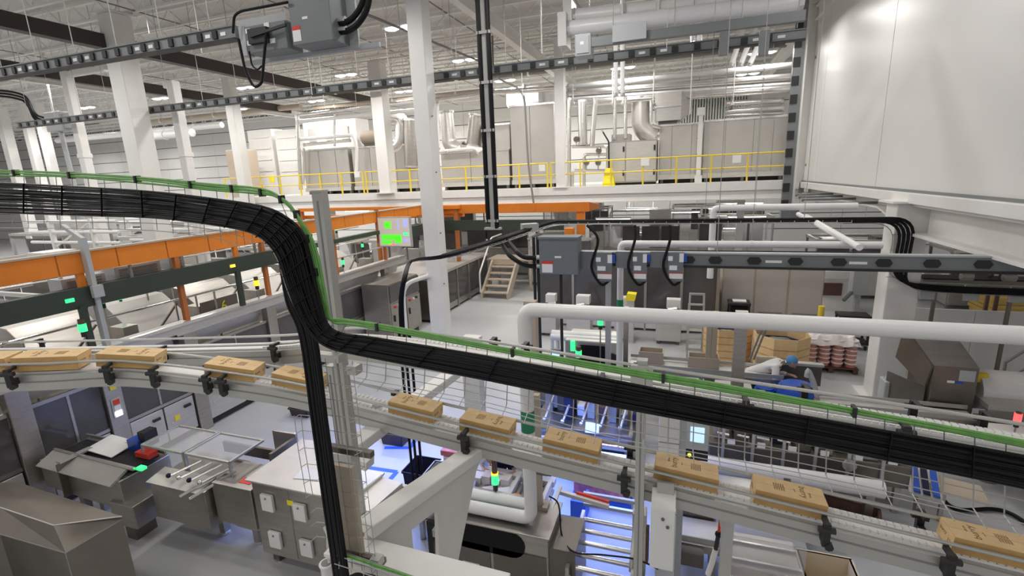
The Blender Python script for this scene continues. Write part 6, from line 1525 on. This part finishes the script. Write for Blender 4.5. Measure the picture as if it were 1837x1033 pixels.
part(t, 'seam', MB().tube([top[3], top[4], top[5], top[6]], .006, 6), 'steel_l')
# infeed conveyor machine between the cartoner and the steel cabinet
t = thing('infeed_machine', 'stainless infeed machine with clear guards and clamps between the cartoner and steel cabinet', 'machine')
AX0, AX1, AY = -9.3, -5.35, 4.5
part(t, 'left_body', MB().prism([(-9.3, 4.0, .55), (-7.5, 4.0, .45), (-7.5, 4.0, .95), (-9.3, 4.0, 1.0)], (0, .75, 0)), 'steel', bevel=.01)
part(t, 'left_slope', MB().prism([(-9.2, 3.9, .98), (-7.55, 3.9, .93), (-7.55, 4.15, 1.05), (-9.2, 4.15, 1.1)], (0, .02, -.03)), 'steel_l')
part(t, 'belt', MB().box(-9.2, -7.5, 4.2, 4.6, 1.0, 1.04), 'blackm')
for y in (4.17, 4.63): part(t, 'belt_rail', MB().bar((-9.2, y, 1.1), (-7.4, y, 1.07), .03, .05), 'chrome')
part(t, 'drive_box', MB().box(-7.75, -7.25, 3.95, 4.35, .25, .62), 'steel', bevel=.012); part(t, 'drive_foot', MB().box(-7.6, -7.4, 4.0, 4.3, 0, .25), 'steel_d')
part(t, 'motor', MB().tube([(-8.0, 4.15, .55), (-7.75, 4.15, .55)], .1, 12), 'blackm', smooth=True)
part(t, 'right_body', MB().box(-7.1, -6.05, 4.15, 4.95, .35, .95), 'steel', bevel=.012)
part(t, 'right_slope', MB().prism([(-7.1, 4.1, .96), (-6.1, 4.1, .96), (-6.1, 4.4, 1.02), (-7.1, 4.4, 1.02)], (0, .02, -.02)), 'steel_l')
part(t, 'end_hood', MB().box(-6.0, -5.3, 4.25, 4.8, .45, 1.06), 'steel', bevel=.01)
for x in (-6.25, -5.6): part(t, 'leg', MB().box(x-.05, x+.05, 4.45, 4.55, .03, .4), 'steel'); part(t, 'foot', MB().tube([(x, 4.5, 0), (x, 4.5, .03)], .07, 10), 'chrome')
part(t, 'leg', MB().box(-8.95, -8.85, 4.2, 4.3, 0, .5), 'steel')
for x0, x1 in ((-7.6, -6.75), (-6.7, -5.85)):
    g_ = part(t, 'clear_guard', MB().box(x0, x1, 4.45, 5.05, 1.26, 1.27), 'guard')
    for a, b in (((x0, 4.45), (x1, 4.45)), ((x1, 4.45), (x1, 5.05)), ((x1, 5.05), (x0, 5.05)), ((x0, 5.05), (x0, 4.45))): part(g_, 'guard_edge', MB().bar((a[0], a[1], 1.265), (b[0], b[1], 1.265), .03, .03), 'alu')
    for x in (x0, x1): part(t, 'guard_post', MB().box(x-.015, x+.015, 4.44, 4.47, .95, 1.26), 'alu')
for k in range(4): x = -6.75+k*.2; part(t, 'clamp_rod', MB().tube([(x, 4.2, 1.05), (x+.22, 4.55, 1.12)], .018, 6), 'chrome'); part(t, 'clamp_knob', MB().ball((x, 4.2, 1.06), .035, n=8, k=5), 'chrome' if k % 2 else 'navy', smooth=True)
part(t, 'blue_block', MB().box(-8.1, -7.85, 4.55, 4.75, 1.05, 1.22), 'blue'); part(t, 'black_block', MB().box(-7.9, -7.75, 4.6, 4.8, 1.1, 1.35), 'blackm'); part(t, 'red_block', MB().box(-7.75, -7.45, 4.42, 4.56, 1.06, 1.14), 'red')
part(t, 'green_button', MB().box(-7.42, -7.3, 4.2, 4.28, 1.03, 1.07), 'em_green'); part(t, 'white_sheet', MB().obox((-8.4, 4.5, 1.1), (.3, 0, -.02), (0, .2, .02), (0, 0, .006)), 'label')
part(t, 'side_chute', MB().box(-6.7, -5.45, 5.05, 5.09, .95, 1.12), 'steel_d'); part(t, 'chute_end', MB().box(-5.5, -5.45, 4.8, 5.3, .95, 1.25), 'steel_d'); part(t, 'chute_back', MB().box(-5.9, -5.45, 5.28, 5.32, .95, 1.3), 'steel')
part(t, 'red_tag', MB().box(-5.62, -5.42, 4.35, 4.47, 1.061, 1.065), 'red', label='red warning tag')
for x in (-6.3, -6.12): part(t, 'guide_strip', MB().bar((x, 4.0, .95), (x+.3, 4.5, 1.1), .02, .03), 'chrome')
part(t, 'under_tube', MB().tube(rounded([(-6.0, 4.5, .5), (-6.0, 4.5, .25), (-5.5, 4.5, .25), (-5.4, 4.5, .5)], .12, 4), .06, 10), 'tan', smooth=True)
t = thing('bright_chute', 'bright steel chute edge leading from the cartoner to the infeed machine', 'chute'); a, b = ZP(104, 830, 1.1), ZP(163, 803, 1.1)
part(t, 'sheet', MB().bar(a, b, .1, .03), 'steel_l'); part(t, 'side_panel', MB().bar(a+V((0, -.03, -.3)), b+V((0, -.03, -.3)), .03, .55), 'steel_d'); part(t, 'leg', MB().box(b.x-.05, b.x+.05, b.y-.05, b.y+.05, 0, 1.0), 'steel')
# steel cabinet with four white covers
KX0, KX1, KY0, KY1, KZ = -5.2, -3.55, 4.18, 4.75, 1.29
t = thing('steel_cabinet', 'stainless floor cabinet with four white socket covers left of the vertical cable bundle', 'cabinet')
part(t, 'body', MB().box(KX0+.03, KX1, KY0, KY1, .2, KZ), 'steel', bevel=.01); part(t, 'top_sheet', MB().box(KX0-.03, KX1+.02, KY0-.04, KY1+.02, KZ, KZ+.025), 'steel_l', bevel=.006)
part(t, 'rear_step', MB().box(KX0-.1, KX0+.5, KY1-.1, KY1+.5, .3, KZ-.02), 'steel_l', bevel=.01)
for x in (KX0+.62, KX0+1.2): part(t, 'door_seam', MB().box(x-.006, x+.006, KY0-.004, KY0, .24, KZ-.04), 'gap')
for px, py in ((483, 900), (541, 917), (497, 966), (553, 981)):
    q = YP(px, py, KY0); cv = part(t, 'socket_cover', MB().box(q.x-.095, q.x+.095, KY0-.05, KY0, q.z-.115, q.z+.125), 'cab_w', bevel=.012); part(cv, 'lock', MB().tube([(q.x, KY0-.06, q.z+.08), (q.x, KY0-.05, q.z+.08)], .014, 8), 'gap')
q = YP(521, 902, KY0); part(t, 'yellow_label', MB().box(q.x-.05, q.x+.05, KY0-.005, KY0, q.z-.035, q.z+.035), 'yellow_b')
for x in (KX0+.15, KX1-.15): part(t, 'leg', MB().box(x-.05, x+.05, KY0+.08, KY0+.18, .02, .2), 'steel_d'); part(t, 'foot', MB().tube([(x, KY0+.13, 0), (x, KY0+.13, .02)], .07, 10), 'chrome')
p = ZP(556, 848, KZ+.05); solo('paper_sheet', MB().obox((p.x, p.y, KZ+.03), (.17, .03, 0), (-.02, .11, 0), (0, 0, .004)), 'label', 'white sheet of paper lying on the steel cabinet by the bent wire basket', 'paper')
# grey sealed box beside the white beam
g0, g1 = ZP(640, 940, 1.5), ZP(722, 868, 1.5)
t = thing('grey_casing', 'long plain grey casing between the vertical wire tray and the diagonal arm', 'casing')
dv = (g1-g0); dv.z = 0; nrm = V((dv.y, -dv.x, 0)).normalized(); c0 = g0-nrm*.55
part(t, 'top', MB().prism([g0, g1, g1-nrm*.32, g0-nrm*.32], (0, 0, .015)), 'grey_l' if 0 else 'steel_l')
part(t, 'casing', MB().prism([g0, g1, g1-nrm*.32, g0-nrm*.32], (0, 0, -.95)), M.setdefault('casing', mat('warm_grey_casing', (0.5, 0.49, 0.46), .45)))
part(t, 'end_flange', MB().bar(g1+V((.0, .02, -.03)), g1+V((0, .02, -.6)), .12, .05), 'alu'); part(t, 'edge_strip', MB().bar(g0-nrm*.31+V((0, 0, .03)), g1-nrm*.31+V((0, 0, .03)), .02, .03), 'chrome')
for f in (.15, .85): q = g0.lerp(g1, f)-nrm*.16; part(t, 'leg', MB().box(q.x-.05, q.x+.05, q.y-.05, q.y+.05, 0, .56), 'steel_d')
# dark tote and floor tape
p = ZP(705, 798, 0)
def tote(label, x, y, w, d, h, mt='tote', z=0, rz=0, name='tote', cat='bin'):
    t = thing(name, label, cat, loc=(x, y, z)); t.rotation_euler = (0, 0, rz)
    for s in (-1, 1):
        part(t, 'long_side', MB().prism([(-w*.43, s*d*.43, 0), (w*.43, s*d*.43, 0), (w*.5, s*d*.5, h), (-w*.5, s*d*.5, h)], (0, -s*.02, 0)), mt); part(t, 'short_side', MB().prism([(s*w*.43, -d*.43, 0), (s*w*.43, d*.43, 0), (s*w*.5, d*.5, h), (s*w*.5, -d*.5, h)], (-s*.02, 0, 0)), mt)
        part(t, 'rim', MB().box(-w*.52, w*.52, s*d*.5-.02, s*d*.5+.02, h-.03, h), mt); part(t, 'end_rim', MB().box(s*w*.5-.02, s*w*.5+.02, -d*.5, d*.5, h-.03, h), mt)
    part(t, 'bottom', MB().box(-w*.43, w*.43, -d*.43, d*.43, 0, .02), mt)
    return t
tote('dark plum tote standing alone on the blue-lit floor', p.x, p.y+.15, .5, .4, .26)
tote('dark tote on the floor under the conveyor bend', ZP(545, 735, .1).x, ZP(545, 735, .1).y, .5, .35, .2)
def tape(label, pts, w=.09):
    t = thing('floor_tape', label, 'tape')
    P = [ZP(x, y, .002) for x, y in pts]
    for a, b in zip(P, P[1:]): part(t, 'strip', MB().bar(a, b, w, .003), 'bluetape')
tape('bright blue tape corner on the floor right of the vertical wire tray', [(632, 862), (658, 838), (712, 846), (696, 864)])
tape('blue tape line on the floor beside the dark plum tote', [(690, 803), (735, 803), (745, 790)])
tape('blue tape corner on the floor behind the roller rack', [(1024, 935), (1050, 893), (1130, 906)], .12)
tape('blue tape edge on the floor under the long belts in the middle', [(985, 575), (1100, 582)], .06)
# packing table with bins, packs and workers
PY = 5.28
t = thing('packing_table', 'white-framed packing table holding purple packs below the diagonal arm', 'table')
part(t, 'frame_bar', MB().box(-2.75, -1.5, PY+.4, PY+.52, .86, .94), 'cab_w'); part(t, 'bed', MB().box(-2.75, -1.5, PY-.2, PY+.4, .8, .84), 'steel_l')
for x in (-2.75, -2.0, -1.55): part(t, 'divider', MB().box(x-.025, x+.025, PY-.2, PY+.45, .84, .96), 'cab_w')
for x in (-2.7, -1.6):
    for y in (PY-.1, PY+.4): part(t, 'leg', MB().box(x-.03, x+.03, y-.03, y+.03, 0, .8), 'steel')
for k in range(5): part(t, 'rail', MB().bar((-1.92+k*.08, PY-.2, .9), (-1.9+k*.08, PY+.42, .92), .04, .04), 'chrome')
part(t, 'scoop', MB().box(-1.94, -1.86, PY-.15, PY+.02, .93, .96), 'orange')
for k in range(9):
    solo('snack_pack', MB().obox((-2.62+.25*(k % 3)+random.uniform(-.03, .03), PY-.08+.18*(k//3), .865+.02*(k % 2)), (.1, .02, .02), (-.01, .075, 0), (0, 0, .02)), ('pack_purple', 'pack_purple', 'label')[k % 3 if k != 4 else 2], 'glossy snack pack in the tray of the packing table, %s' % ('front left', 'front middle', 'front right', 'middle left', 'white one in the centre', 'middle right', 'back left', 'back middle', 'back right')[k], 'pack', 'snack packs on the packing table', bevel=.015)
beacon('green and amber beacon standing over the packing table', 888, 858, Y=PY-.35, zb_=.85, r=.045)
q = YP(888, 858, PY-.35); part(bpy.data.objects['signal_beacon'].id_data if 0 else THINGS[-1], 'amber_ring', MB().tube([q+V((0, 0, .06)), q+V((0, 0, .085))], .046, 10), 'em_amber'); part(THINGS[-1], 'dark_top', MB().tube([q+V((0, 0, .085)), q+V((0, 0, .26))], .034, 10), 'brown')
tote('pale grey bin of dark packs left of the packing table', -3.1, PY+.2, .5, .6, .28, 'grey_l', .62); t = thing('bin_stand', 'low steel stand under the pale grey bin', 'stand'); part(t, 'shelf', MB().box(-3.38, -2.82, PY-.12, PY+.52, .57, .61), 'steel')
for x in (-3.33, -2.87): part(t, 'leg', MB().box(x-.03, x+.03, PY-.08, PY-.02, 0, .57), 'steel'); part(t, 'leg', MB().box(x-.03, x+.03, PY+.42, PY+.48, 0, .57), 'steel')
tote('dark bin tilted behind the pale grey bin at the packing table', -3.72, 6.0, .45, .45, .62, 'navy', .0)
for i, (dx, dz, m) in enumerate(((0, 0, 'wrap'), (.04, .1, 'wrap'), (.0, .2, 'pack_pink'))):
    solo('pack_tray', MB().box(-3.3+dx, -2.85+dx, 5.85, 6.2, .75+dz, .84+dz), m, 'tray of packs stacked behind the packing table, %s' % ('bottom one', 'middle one', 'orange-red one on top')[i], 'tray', 'stacked pack trays', bevel=.01)
t = thing('side_table', 'small table under the stacked pack trays', 'table'); part(t, 'top', MB().box(-3.4, -2.75, 5.82, 6.25, .7, .75), 'steel_l')
for x in (-3.35, -2.8):
    for y in (5.86, 6.2): part(t, 'leg', MB().box(x-.03, x+.03, y-.03, y+.03, 0, .7), 'steel')
for k in range(4): solo('carton_pack', MB().box(-2.62+k*.14, -2.5+k*.14, PY+.2, PY+.36, .842, .95+.04*(k % 2)), 'wrap' if k % 2 else 'label', 'pale pack standing on the packing table before the workers, %s from left' % ('first', 'second', 'third', 'fourth')[k], 'pack', 'pale packs on the packing table')
person('worker in a white coat and blue hairnet facing the packing table', -2.33, 6.15, math.pi, 1.0, [(-.2, .42, .93), (.22, .42, .93)], 'coat', 'navy')
person('worker in dark navy clothes and blue hairnet beside the thick white drop pipe', -1.85, 6.2, math.pi*.95, .8, [(-.2, .4, .9), (.2, .42, .9)], 'navy', 'navy')
# stainless metal detector at the bottom
DX0, DX1, DY, DZ = -2.6, -1.27, 4.5, 1.05
t = thing('metal_detector', 'stainless machine with a dark oval window and green light at the bottom middle', 'machine')
part(t, 'body', MB().box(DX0, DX1, DY, DY+.62, .35, DZ), 'steel', bevel=.012); part(t, 'top_sheet', MB().box(DX0-.02, DX1+.02, DY-.02, DY+.64, DZ, DZ+.02), 'steel', bevel=.005); part(t, 'side_block', MB().box(DX1, DX1+.3, DY+.02, DY+.6, .3, DZ-.12), 'steel_d')
q0, q1, qu, qt = fbx(812, 943, 941, 996, DY-.012)
cx_, rr_ = (q0+q1)/2, (qt-qu)/2*.8
ov = [(q0+rr_+rr_*math.cos(a), DY-.012, (qu+qt)/2+rr_*math.sin(a)) for a in [math.pi/2+math.pi*i/8 for i in range(9)]]+[(q1-rr_+rr_*math.cos(a), DY-.012, (qu+qt)/2+rr_*math.sin(a)) for a in [-math.pi/2+math.pi*i/8 for i in range(9)]]
part(t, 'oval_window', MB().prism(ov, (0, .012, 0)), 'black')
q = YP(829, 940, DY-.01); part(t, 'green_lamp', MB().box(q.x-.035, q.x+.035, DY-.02, DY, q.z-.025, q.z+.025), 'em_green')
for x0, x1 in ((DX0+.03, DX0+.62), (DX0+.66, DX1-.03)): part(t, 'lower_door', MB().box(x0, x1, DY-.012, DY, .38, .8), 'steel_d')
q = YP(845, 1013, DY-.02); part(t, 'label', MB().box(q.x-.11, q.x+.11, DY-.02, DY-.01, q.z-.035, q.z+.03), 'label'); q = YP(882, 1028, DY-.02); part(t, 'yellow_label', MB().box(q.x-.04, q.x+.05, DY-.02, DY-.01, q.z-.06, q.z+.03), 'yellow_b')
part(t, 'name_slot', MB().box((DX0+DX1)/2-.03, (DX0+DX1)/2+.04, DY-.006, DY, .83, .85), 'gap')
for x in (DX0+.1, DX1-.1):
    for y in (DY+.08, DY+.54): part(t, 'leg', MB().box(x-.05, x+.05, y-.05, y+.05, 0, .35), 'steel_d')
q = ZP(980, 906, DZ+.05); part(t, 'top_block', MB().box(q.x-.03, q.x+.03, q.y-.08, q.y+.05, DZ+.02, DZ+.07), 'tan')
t = thing('control_cluster', 'dark cluster of valves and labels left of the oval window machine', 'controls'); q = YP(800, 1005, 4.55)
part(t, 'plate', MB().box(q.x-.2, q.x+.02, 4.5, 4.55, .5, .95), 'blackm'); part(t, 'box', MB().box(q.x-.08, q.x+.04, 4.42, 4.5, .82, .92), 'grey_l'); part(t, 'regulator', MB().tube([(q.x-.02, 4.44, .55), (q.x-.02, 4.44, .75)], .06, 10), 'brown', smooth=True); part(t, 'post', MB().box(q.x-.12, q.x-.06, 4.52, 4.58, 0, .5), 'steel')
q = YP(968, 900, 4.98); t = thing('steel_mast', 'square steel mast rising from the oval window machine beside the white drop pipe', 'post'); part(t, 'shaft', MB().box(q.x-.035, q.x+.035, 4.95, 5.02, DZ+.02, 2.55), 'tan'); part(t, 'foot', MB().box(q.x-.07, q.x+.1, 4.9, 5.08, DZ+.02, DZ+.05), 'steel'); part(t, 'clamp', MB().box(q.x-.06, q.x+.12, 4.92, 5.06, 1.55, 1.63), 'steel_d')
solo('thin_cable', MB().tube(catmull([YP(985, 890, 4.9), YP(1002, 905, 4.9), YP(1008, 960, 4.75), YP(1030, 990, 4.5), YP(1080, 995, 4.4), YP(1140, 1003, 4.2), YP(1180, 1020, 4.0)], 5), .009, 6), 'black', 'thin black cable curving from the oval window machine to the right', 'cable', smooth=True)
# roller rack right of it
t = thing('roller_rack', 'bright aluminium roller frame with a red bar right of the oval window machine', 'rack')
RZ = .95
a, b, c_, d = ZP(1008, 890, RZ), ZP(1030, 930, RZ), ZP(1105, 950, RZ), ZP(1090, 905, RZ)
a, d = ZP(1004, 882, RZ+.1), ZP(1092, 908, RZ+.1)
part(t, 'white_bar', MB().bar(a, d, .05, .05), 'cab_w'); part(t, 'red_bar', MB().bar(a.lerp(d, .35)+V((0, .03, .04)), d+V((0, .03, .04)), .03, .03), 'red')
part(t, 'white_arm', MB().bar(ZP(1006, 872, RZ+.15), ZP(990, 915, RZ+.1), .035, .04), 'cab_w')
x0, x1 = -1.05, -.35
for k in range(5): y = 4.55+k*.2; part(t, 'roller', MB().tube([(x0, y, .72), (x1, y, .72)], .03, 10), 'chrome', smooth=True)
for x in (x0, x1): part(t, 'side_bar', MB().box(x-.02, x+.02, 4.45, 5.45, .68, .78), 'alu')
for x in (x0, x1):
    for y in (4.5, 5.4): part(t, 'leg', MB().box(x-.03, x+.03, y-.03, y+.03, 0, .68), 'steel')
part(t, 'back_rail', MB().box(x0, x1, 5.42, 5.46, 1.0, 1.05), 'alu'); part(t, 'mid_rail', MB().box(x0, x1, 5.42, 5.46, .86, .9), 'alu')
part(t, 'tower', MB().box(x1-.02, x1+.12, 4.6, 4.75, .7, 1.5), 'steel'); part(t, 'tower_cylinder', MB().tube([(x1+.02, 4.6, 1.0), (x1+.06, 4.6, 1.75)], .035, 10), 'chrome', smooth=True); part(t, 'tower_rod', MB().tube([(x1-.03, 4.58, .8), (x1+.02, 4.58, 1.55)], .02, 8), 'chrome'); part(t, 'tower_side', MB().box(x1+.12, x1+.15, 4.62, 4.73, .9, 1.3), 'brown')
part(t, 'white_cap', MB().box(x1-.02, x1+.06, 4.5, 4.6, .7, .85), 'cab_w')
table_conveyor('wide pale belt of the roller line at the bottom centre', -.95, .3, 4.05, .62, .6, belt='cab_w')
table_conveyor('long stainless belt passing behind the slim grey post near the floor', -.2, .62, 5.7, .6, .5, belt='steel_l')
q = YP(1139, 963, 5.3); solo('yellow_lamp', MB().tube([(q.x, 5.3, .6), (q.x, 5.3, q.z+.06)], .03, 10), M.setdefault('em_yel', mat('yellow_glow', (.9, .9, .1), .4, emit=(.9, .95, .05), es=1.2)), 'small glowing yellow lamp left of the slim grey post', 'lamp', smooth=True)
# pink packs on the floor
t = thing('pack_heap', 'wrapped heap of pink packs on a low stand behind the red bar', 'packs'); q = ZP(1075, 885, .1)
part(t, 'stand', MB().box(q.x-.4, q.x+.5, q.y-.2, q.y+.35, 0, .12), 'blue')
part(t, 'wrap', MB().box(q.x-.38, q.x+.48, q.y-.18, q.y+.33, .12, .5), 'pack_pink', bevel=.06)
t = thing('blue_crate', 'bright blue crate standing on the floor behind the roller frame', 'crate'); q = ZP(1036, 925, .1); part(t, 'wall', MB().box(q.x-.1, q.x+.1, q.y-.02, q.y+.02, 0, .35), 'bluetape'); part(t, 'side', MB().box(q.x+.08, q.x+.12, q.y, q.y+.3, 0, .35), 'bluetape')
# slatted box, clear cover, cream bin and hose on the lower right
SY = 5.95
p0, p1, u, tt = fbx(1217, 940, 1282, 1000, SY)
t = thing('grille_box', 'grey slatted grille box on the floor conveyor right of the slim post', 'box'); part(t, 'casing', MB().box(p0, p1, SY, SY+.35, .62, tt), 'grey_l', bevel=.008)
for k in range(7): z = .66+(tt-.7)*k/6.5; part(t, 'slat', MB().box(p0+.03, p1-.03, SY-.015, SY, z, z+.03), 'steel_d')
part(t, 'post', MB().box(p0-.1, p0-.05, SY-.05, SY, 0, tt+.02), 'cab_w')
t = thing('glass_cover_table', 'low table with a clear cover at the bottom right beside the cream bin', 'table')
CX0, CX1, CY0, CZ0 = .62, 1.42, 4.95, .55
part(t, 'bed', MB().box(CX0, CX1, CY0, CY0+.9, CZ0-.06, CZ0), 'steel'); part(t, 'clear_cover', MB().box(CX0, CX1, CY0+.3, CY0+.32, CZ0, CZ0+.4), 'guard'); part(t, 'clear_top', MB().box(CX0, CX1, CY0+.3, CY0+.9, CZ0+.4, CZ0+.41), 'guard')
for x in (CX0, CX1-.04):
    for y in (CY0+.05, CY0+.8): part(t, 'leg', MB().box(x, x+.04, y, y+.04, 0, CZ0-.06), 'steel')
for k in range(3): part(t, 'bar', MB().box(CX0, CX1, CY0+.1+k*.3, CY0+.13+k*.3, CZ0, CZ0+.03), 'chrome')
part(t, 'yellow_latch', MB().box(CX1-.12, CX1-.08, CY0-.02, CY0, CZ0-.02, CZ0+.06), 'yellow_b')
tote('cream bin at the bottom right below the lower conveyor', 1.72, 5.5, .55, .5, .55, 'cream')
t = thing('air_hose', 'coiled red and white air hose hanging below the conveyor leg', 'hose'); pp = [YP(1293, 925, 3.9), YP(1289, 958, 3.9), YP(1284, 985, 3.9), YP(1277, 1010, 3.9), YP(1270, 1030, 3.9)]
part(t, 'red_hose', MB().tube(pp[:2], .012, 8), 'red'); part(t, 'coupling', MB().ball(pp[1], .03, n=10, k=6), 'black', smooth=True); part(t, 'sleeve', MB().tube([pp[1], pp[2]], .018, 8), 'blackm'); part(t, 'nozzle', MB().tube(pp[2:], .024, 8), 'cab_w', smooth=True)
part(t, 'hanger', MB().tube([pp[0], pp[0]+V((0, -.3, .12))], .01, 6), 'red')
# machinery behind the boxes, under the black cables
t = thing('slicing_machine', 'dark busy machine with steel plates under the black cables left of the slim post', 'machine')
MX0, MX1, MYY = -2.3, -.6, 7.3
part(t, 'bed', MB().box(MX0, MX1, MYY, MYY+1.2, .55, .85), 'steel_d', bevel=.02); part(t, 'plinth', MB().box(MX0+.1, MX1-.1, MYY+.1, MYY+1.1, .1, .55), 'blackm')
for x in (MX0+.1, MX1-.1):
    for y in (MYY+.1, MYY+1.1): part(t, 'leg', MB().box(x-.04, x+.04, y-.04, y+.04, 0, .6), 'steel')
rr = random.Random(5)
for k in range(9): x = MX0+.12+k*.19; part(t, 'head', MB().box(x, x+.13, MYY+.3+rr.random()*.3, MYY+.6+rr.random()*.4, .85, 1.0+rr.random()*.35), ('steel', 'steel_d', 'navy', 'cab_w', 'steel_l', 'brown')[k % 6], bevel=.01)
for k in range(5): x = MX0+.2+k*.32; part(t, 'arm', MB().tube([(x, MYY+.1, .9), (x+.12, MYY+.5, 1.3)], .022, 8), 'chrome'); part(t, 'knob', MB().ball((x, MYY+.1, .92), .04, n=8, k=5), 'chrome', smooth=True)
part(t, 'white_plate', MB().obox((-1.25, MYY-.05, .95), (.11, 0, 0), (0, .03, .08), (0, -.01, .005)), 'label'); part(t, 'red_tray', MB().box(-1.75, -1.4, MYY+.7, MYY+1.1, 1.05, 1.1), 'red'); part(t, 'grey_hopper', MB().prism([(-2.2, MYY+.6, 1.35), (-1.85, MYY+.6, 1.35), (-1.92, MYY+.6, .9), (-2.12, MYY+.6, .9)], (0, .4, 0)), 'steel_l')
part(t, 'blue_lamp', MB().box(MX0+.05, MX1-.1, MYY-.12, MYY-.04, .5, .54), 'em_blue', label='glowing blue machine lamp'); part(t, 'rail', MB().tube([(MX0, MYY-.1, .7), (MX1, MYY-.1, .7)], .02, 8), 'chrome')
t = thing('tube_lamp', 'blue glowing lamp bar low under the busy machine behind the cartons', 'lamp'); q = ZP(985, 770, .5); part(t, 'tube', MB().box(-2.7, -2.3, 7.0, 7.06, .45, .5), 'em_blue'); part(t, 'housing', MB().box(-2.74, -2.26, 7.06, 7.1, .43, .53), 'steel'); part(t, 'leg', MB().box(-2.52, -2.48, 7.06, 7.1, 0, .43), 'steel')
p0, p1, u, tt = fbx(1230, 757, 1272, 808, 6.5)
t = thing('screen_console', 'pale console with a lit pale blue screen behind the cartons right of the white stele', 'screen'); part(t, 'casing', MB().box(p0, p1, 6.5, 6.62, u, tt), M.setdefault('console', mat('console_beige', (.55, .56, .5), .5)), bevel=.012)
part(t, 'screen', MB().box(p0+(p1-p0)*.2, p0+(p1-p0)*.8, 6.49, 6.5, u+(tt-u)*.3, u+(tt-u)*.82), 'em_screen'); part(t, 'button_box', MB().box(p0-.02, p1, 6.5, 6.6, u-.15, u-.01), 'blackm'); part(t, 'yellow_button', MB().tube([(p0+.06, 6.48, u-.08), (p0+.06, 6.5, u-.08)], .025, 10), M['em_yel']); part(t, 'stand', MB().box((p0+p1)/2-.04, (p0+p1)/2+.04, 6.55, 6.6, 0, u-.15), 'steel')
t = thing('filling_machine', 'long dark stainless machine behind the cartons right of the lit console', 'machine'); rr = random.Random(11)
FX0, FX1, FY = .55, 3.2, 7.55
part(t, 'bed', MB().box(FX0, FX1, FY, FY+1.0, .45, .8), 'steel_d', bevel=.015)
for x in (FX0+.1, FX1-.1):
    for y in (FY+.1, FY+.9): part(t, 'leg', MB().box(x-.04, x+.04, y-.04, y+.04, 0, .5), 'steel')
for k in range(9): x = FX0+.08+k*.28; part(t, 'unit', MB().box(x, x+.22, FY+.05+rr.random()*.2, FY+.5+rr.random()*.4, .8, .9+rr.random()*.22), ('steel', 'steel_d', 'steel', 'navy', 'steel_d')[k % 5], bevel=.012); part(t, 'handle', MB().tube([(x+.03, FY, .98), (x+.2, FY, .96)], .016, 8), 'chrome')
for k in range(6): x = FX0+.2+k*.42; part(t, 'strut', MB().box(x-.02, x+.02, FY-.04, FY, .45, 1.1), 'alu'); part(t, 'white_tag', MB().box(x+.06, x+.17, FY-.02, FY, .82, .9), 'label')
part(t, 'disc', MB().tube([(FX0+1.9, FY-.03, .72), (FX0+1.9, FY, .72)], .09, 16), 'steel_l')
pvc('fat white roller pipe lying behind the right cartons', [(.35, 7.15, .66), (2.75, 7.15, .64)], .12, mt='cab_w', name='roller_pipe'); t = THINGS[-1]
for x in (.5, 2.6): part(t, 'stand', MB().box(x-.05, x+.05, 7.1, 7.2, 0, .6), 'steel')
t = thing('pale_tray_shelf', 'pale grey sloping shelf between the cartons and the fat white roller pipe', 'shelf'); part(t, 'sheet', MB().box(.4, 1.9, 6.35, 6.95, .6, .63), 'cab_w' if 0 else 'steel_l')
for x in (.5, 1.8): part(t, 'leg', MB().box(x-.03, x+.03, 6.6, 6.66, 0, .6), 'steel')
tote('dark red-brown bin on the floor right of the right cartons', ZP(1518, 925, .2).x, ZP(1518, 925, .2).y, .75, .45, .3, 'brown', rz=-.25)
t = thing('blue_rack', 'tilted steel rack holding blue inserts near the right edge', 'rack'); q = ZP(1655, 870, .5)
part(t, 'frame', MB().obox((q.x, q.y, .55), (.17, -.06, 0), (.03, .2, .12), (-.01, -.01, .03)), 'steel_l')
for k in range(3): part(t, 'insert', MB().obox((q.x-.1+k*.1, q.y-.02-k*.03, .6), (.035, -.01, 0), (.03, .17, .1), (-.01, -.01, .02)), 'blue' if k != 1 else 'navy')
part(t, 'stand', MB().box(q.x-.05, q.x+.05, q.y-.05, q.y+.05, 0, .5), 'steel')
solo('floor_hose', MB().tube(catmull([ZP(1684, 872, .3), ZP(1694, 898, .05), ZP(1722, 914, .04), ZP(1780, 913, .04), ZP(1815, 922, .05), ZP(1850, 945, .06)], 6), .028, 8), 'black', 'black hose lying on the floor at the right behind the wire tray', 'hose', smooth=True)
t = thing('grey_chute', 'brown-grey chute end beside the tilted blue rack at right', 'chute'); q = ZP(1700, 868, .6); part(t, 'sheet', MB().obox((q.x+.1, q.y, .55), (.3, -.05, -.02), (.02, .16, .03), (0, 0, .015)), 'tan'); part(t, 'leg', MB().box(q.x-.05, q.x, q.y-.02, q.y+.03, 0, .52), 'steel')
# black bundle of conduits behind the white arms
for k, px in enumerate((740, 748, 757)):
    a, b = YP(px-8, 640, 5.6), YP(px+2, 872, 5.6)
    solo('black_riser', MB().tube([(b.x, 5.6, 0), (b.x, 5.6, 3.0)], .02, 7), 'black', 'thin black riser left of the packing table, %s of three' % ('left', 'middle', 'right')[k], 'conduit', smooth=True)
finish_things()
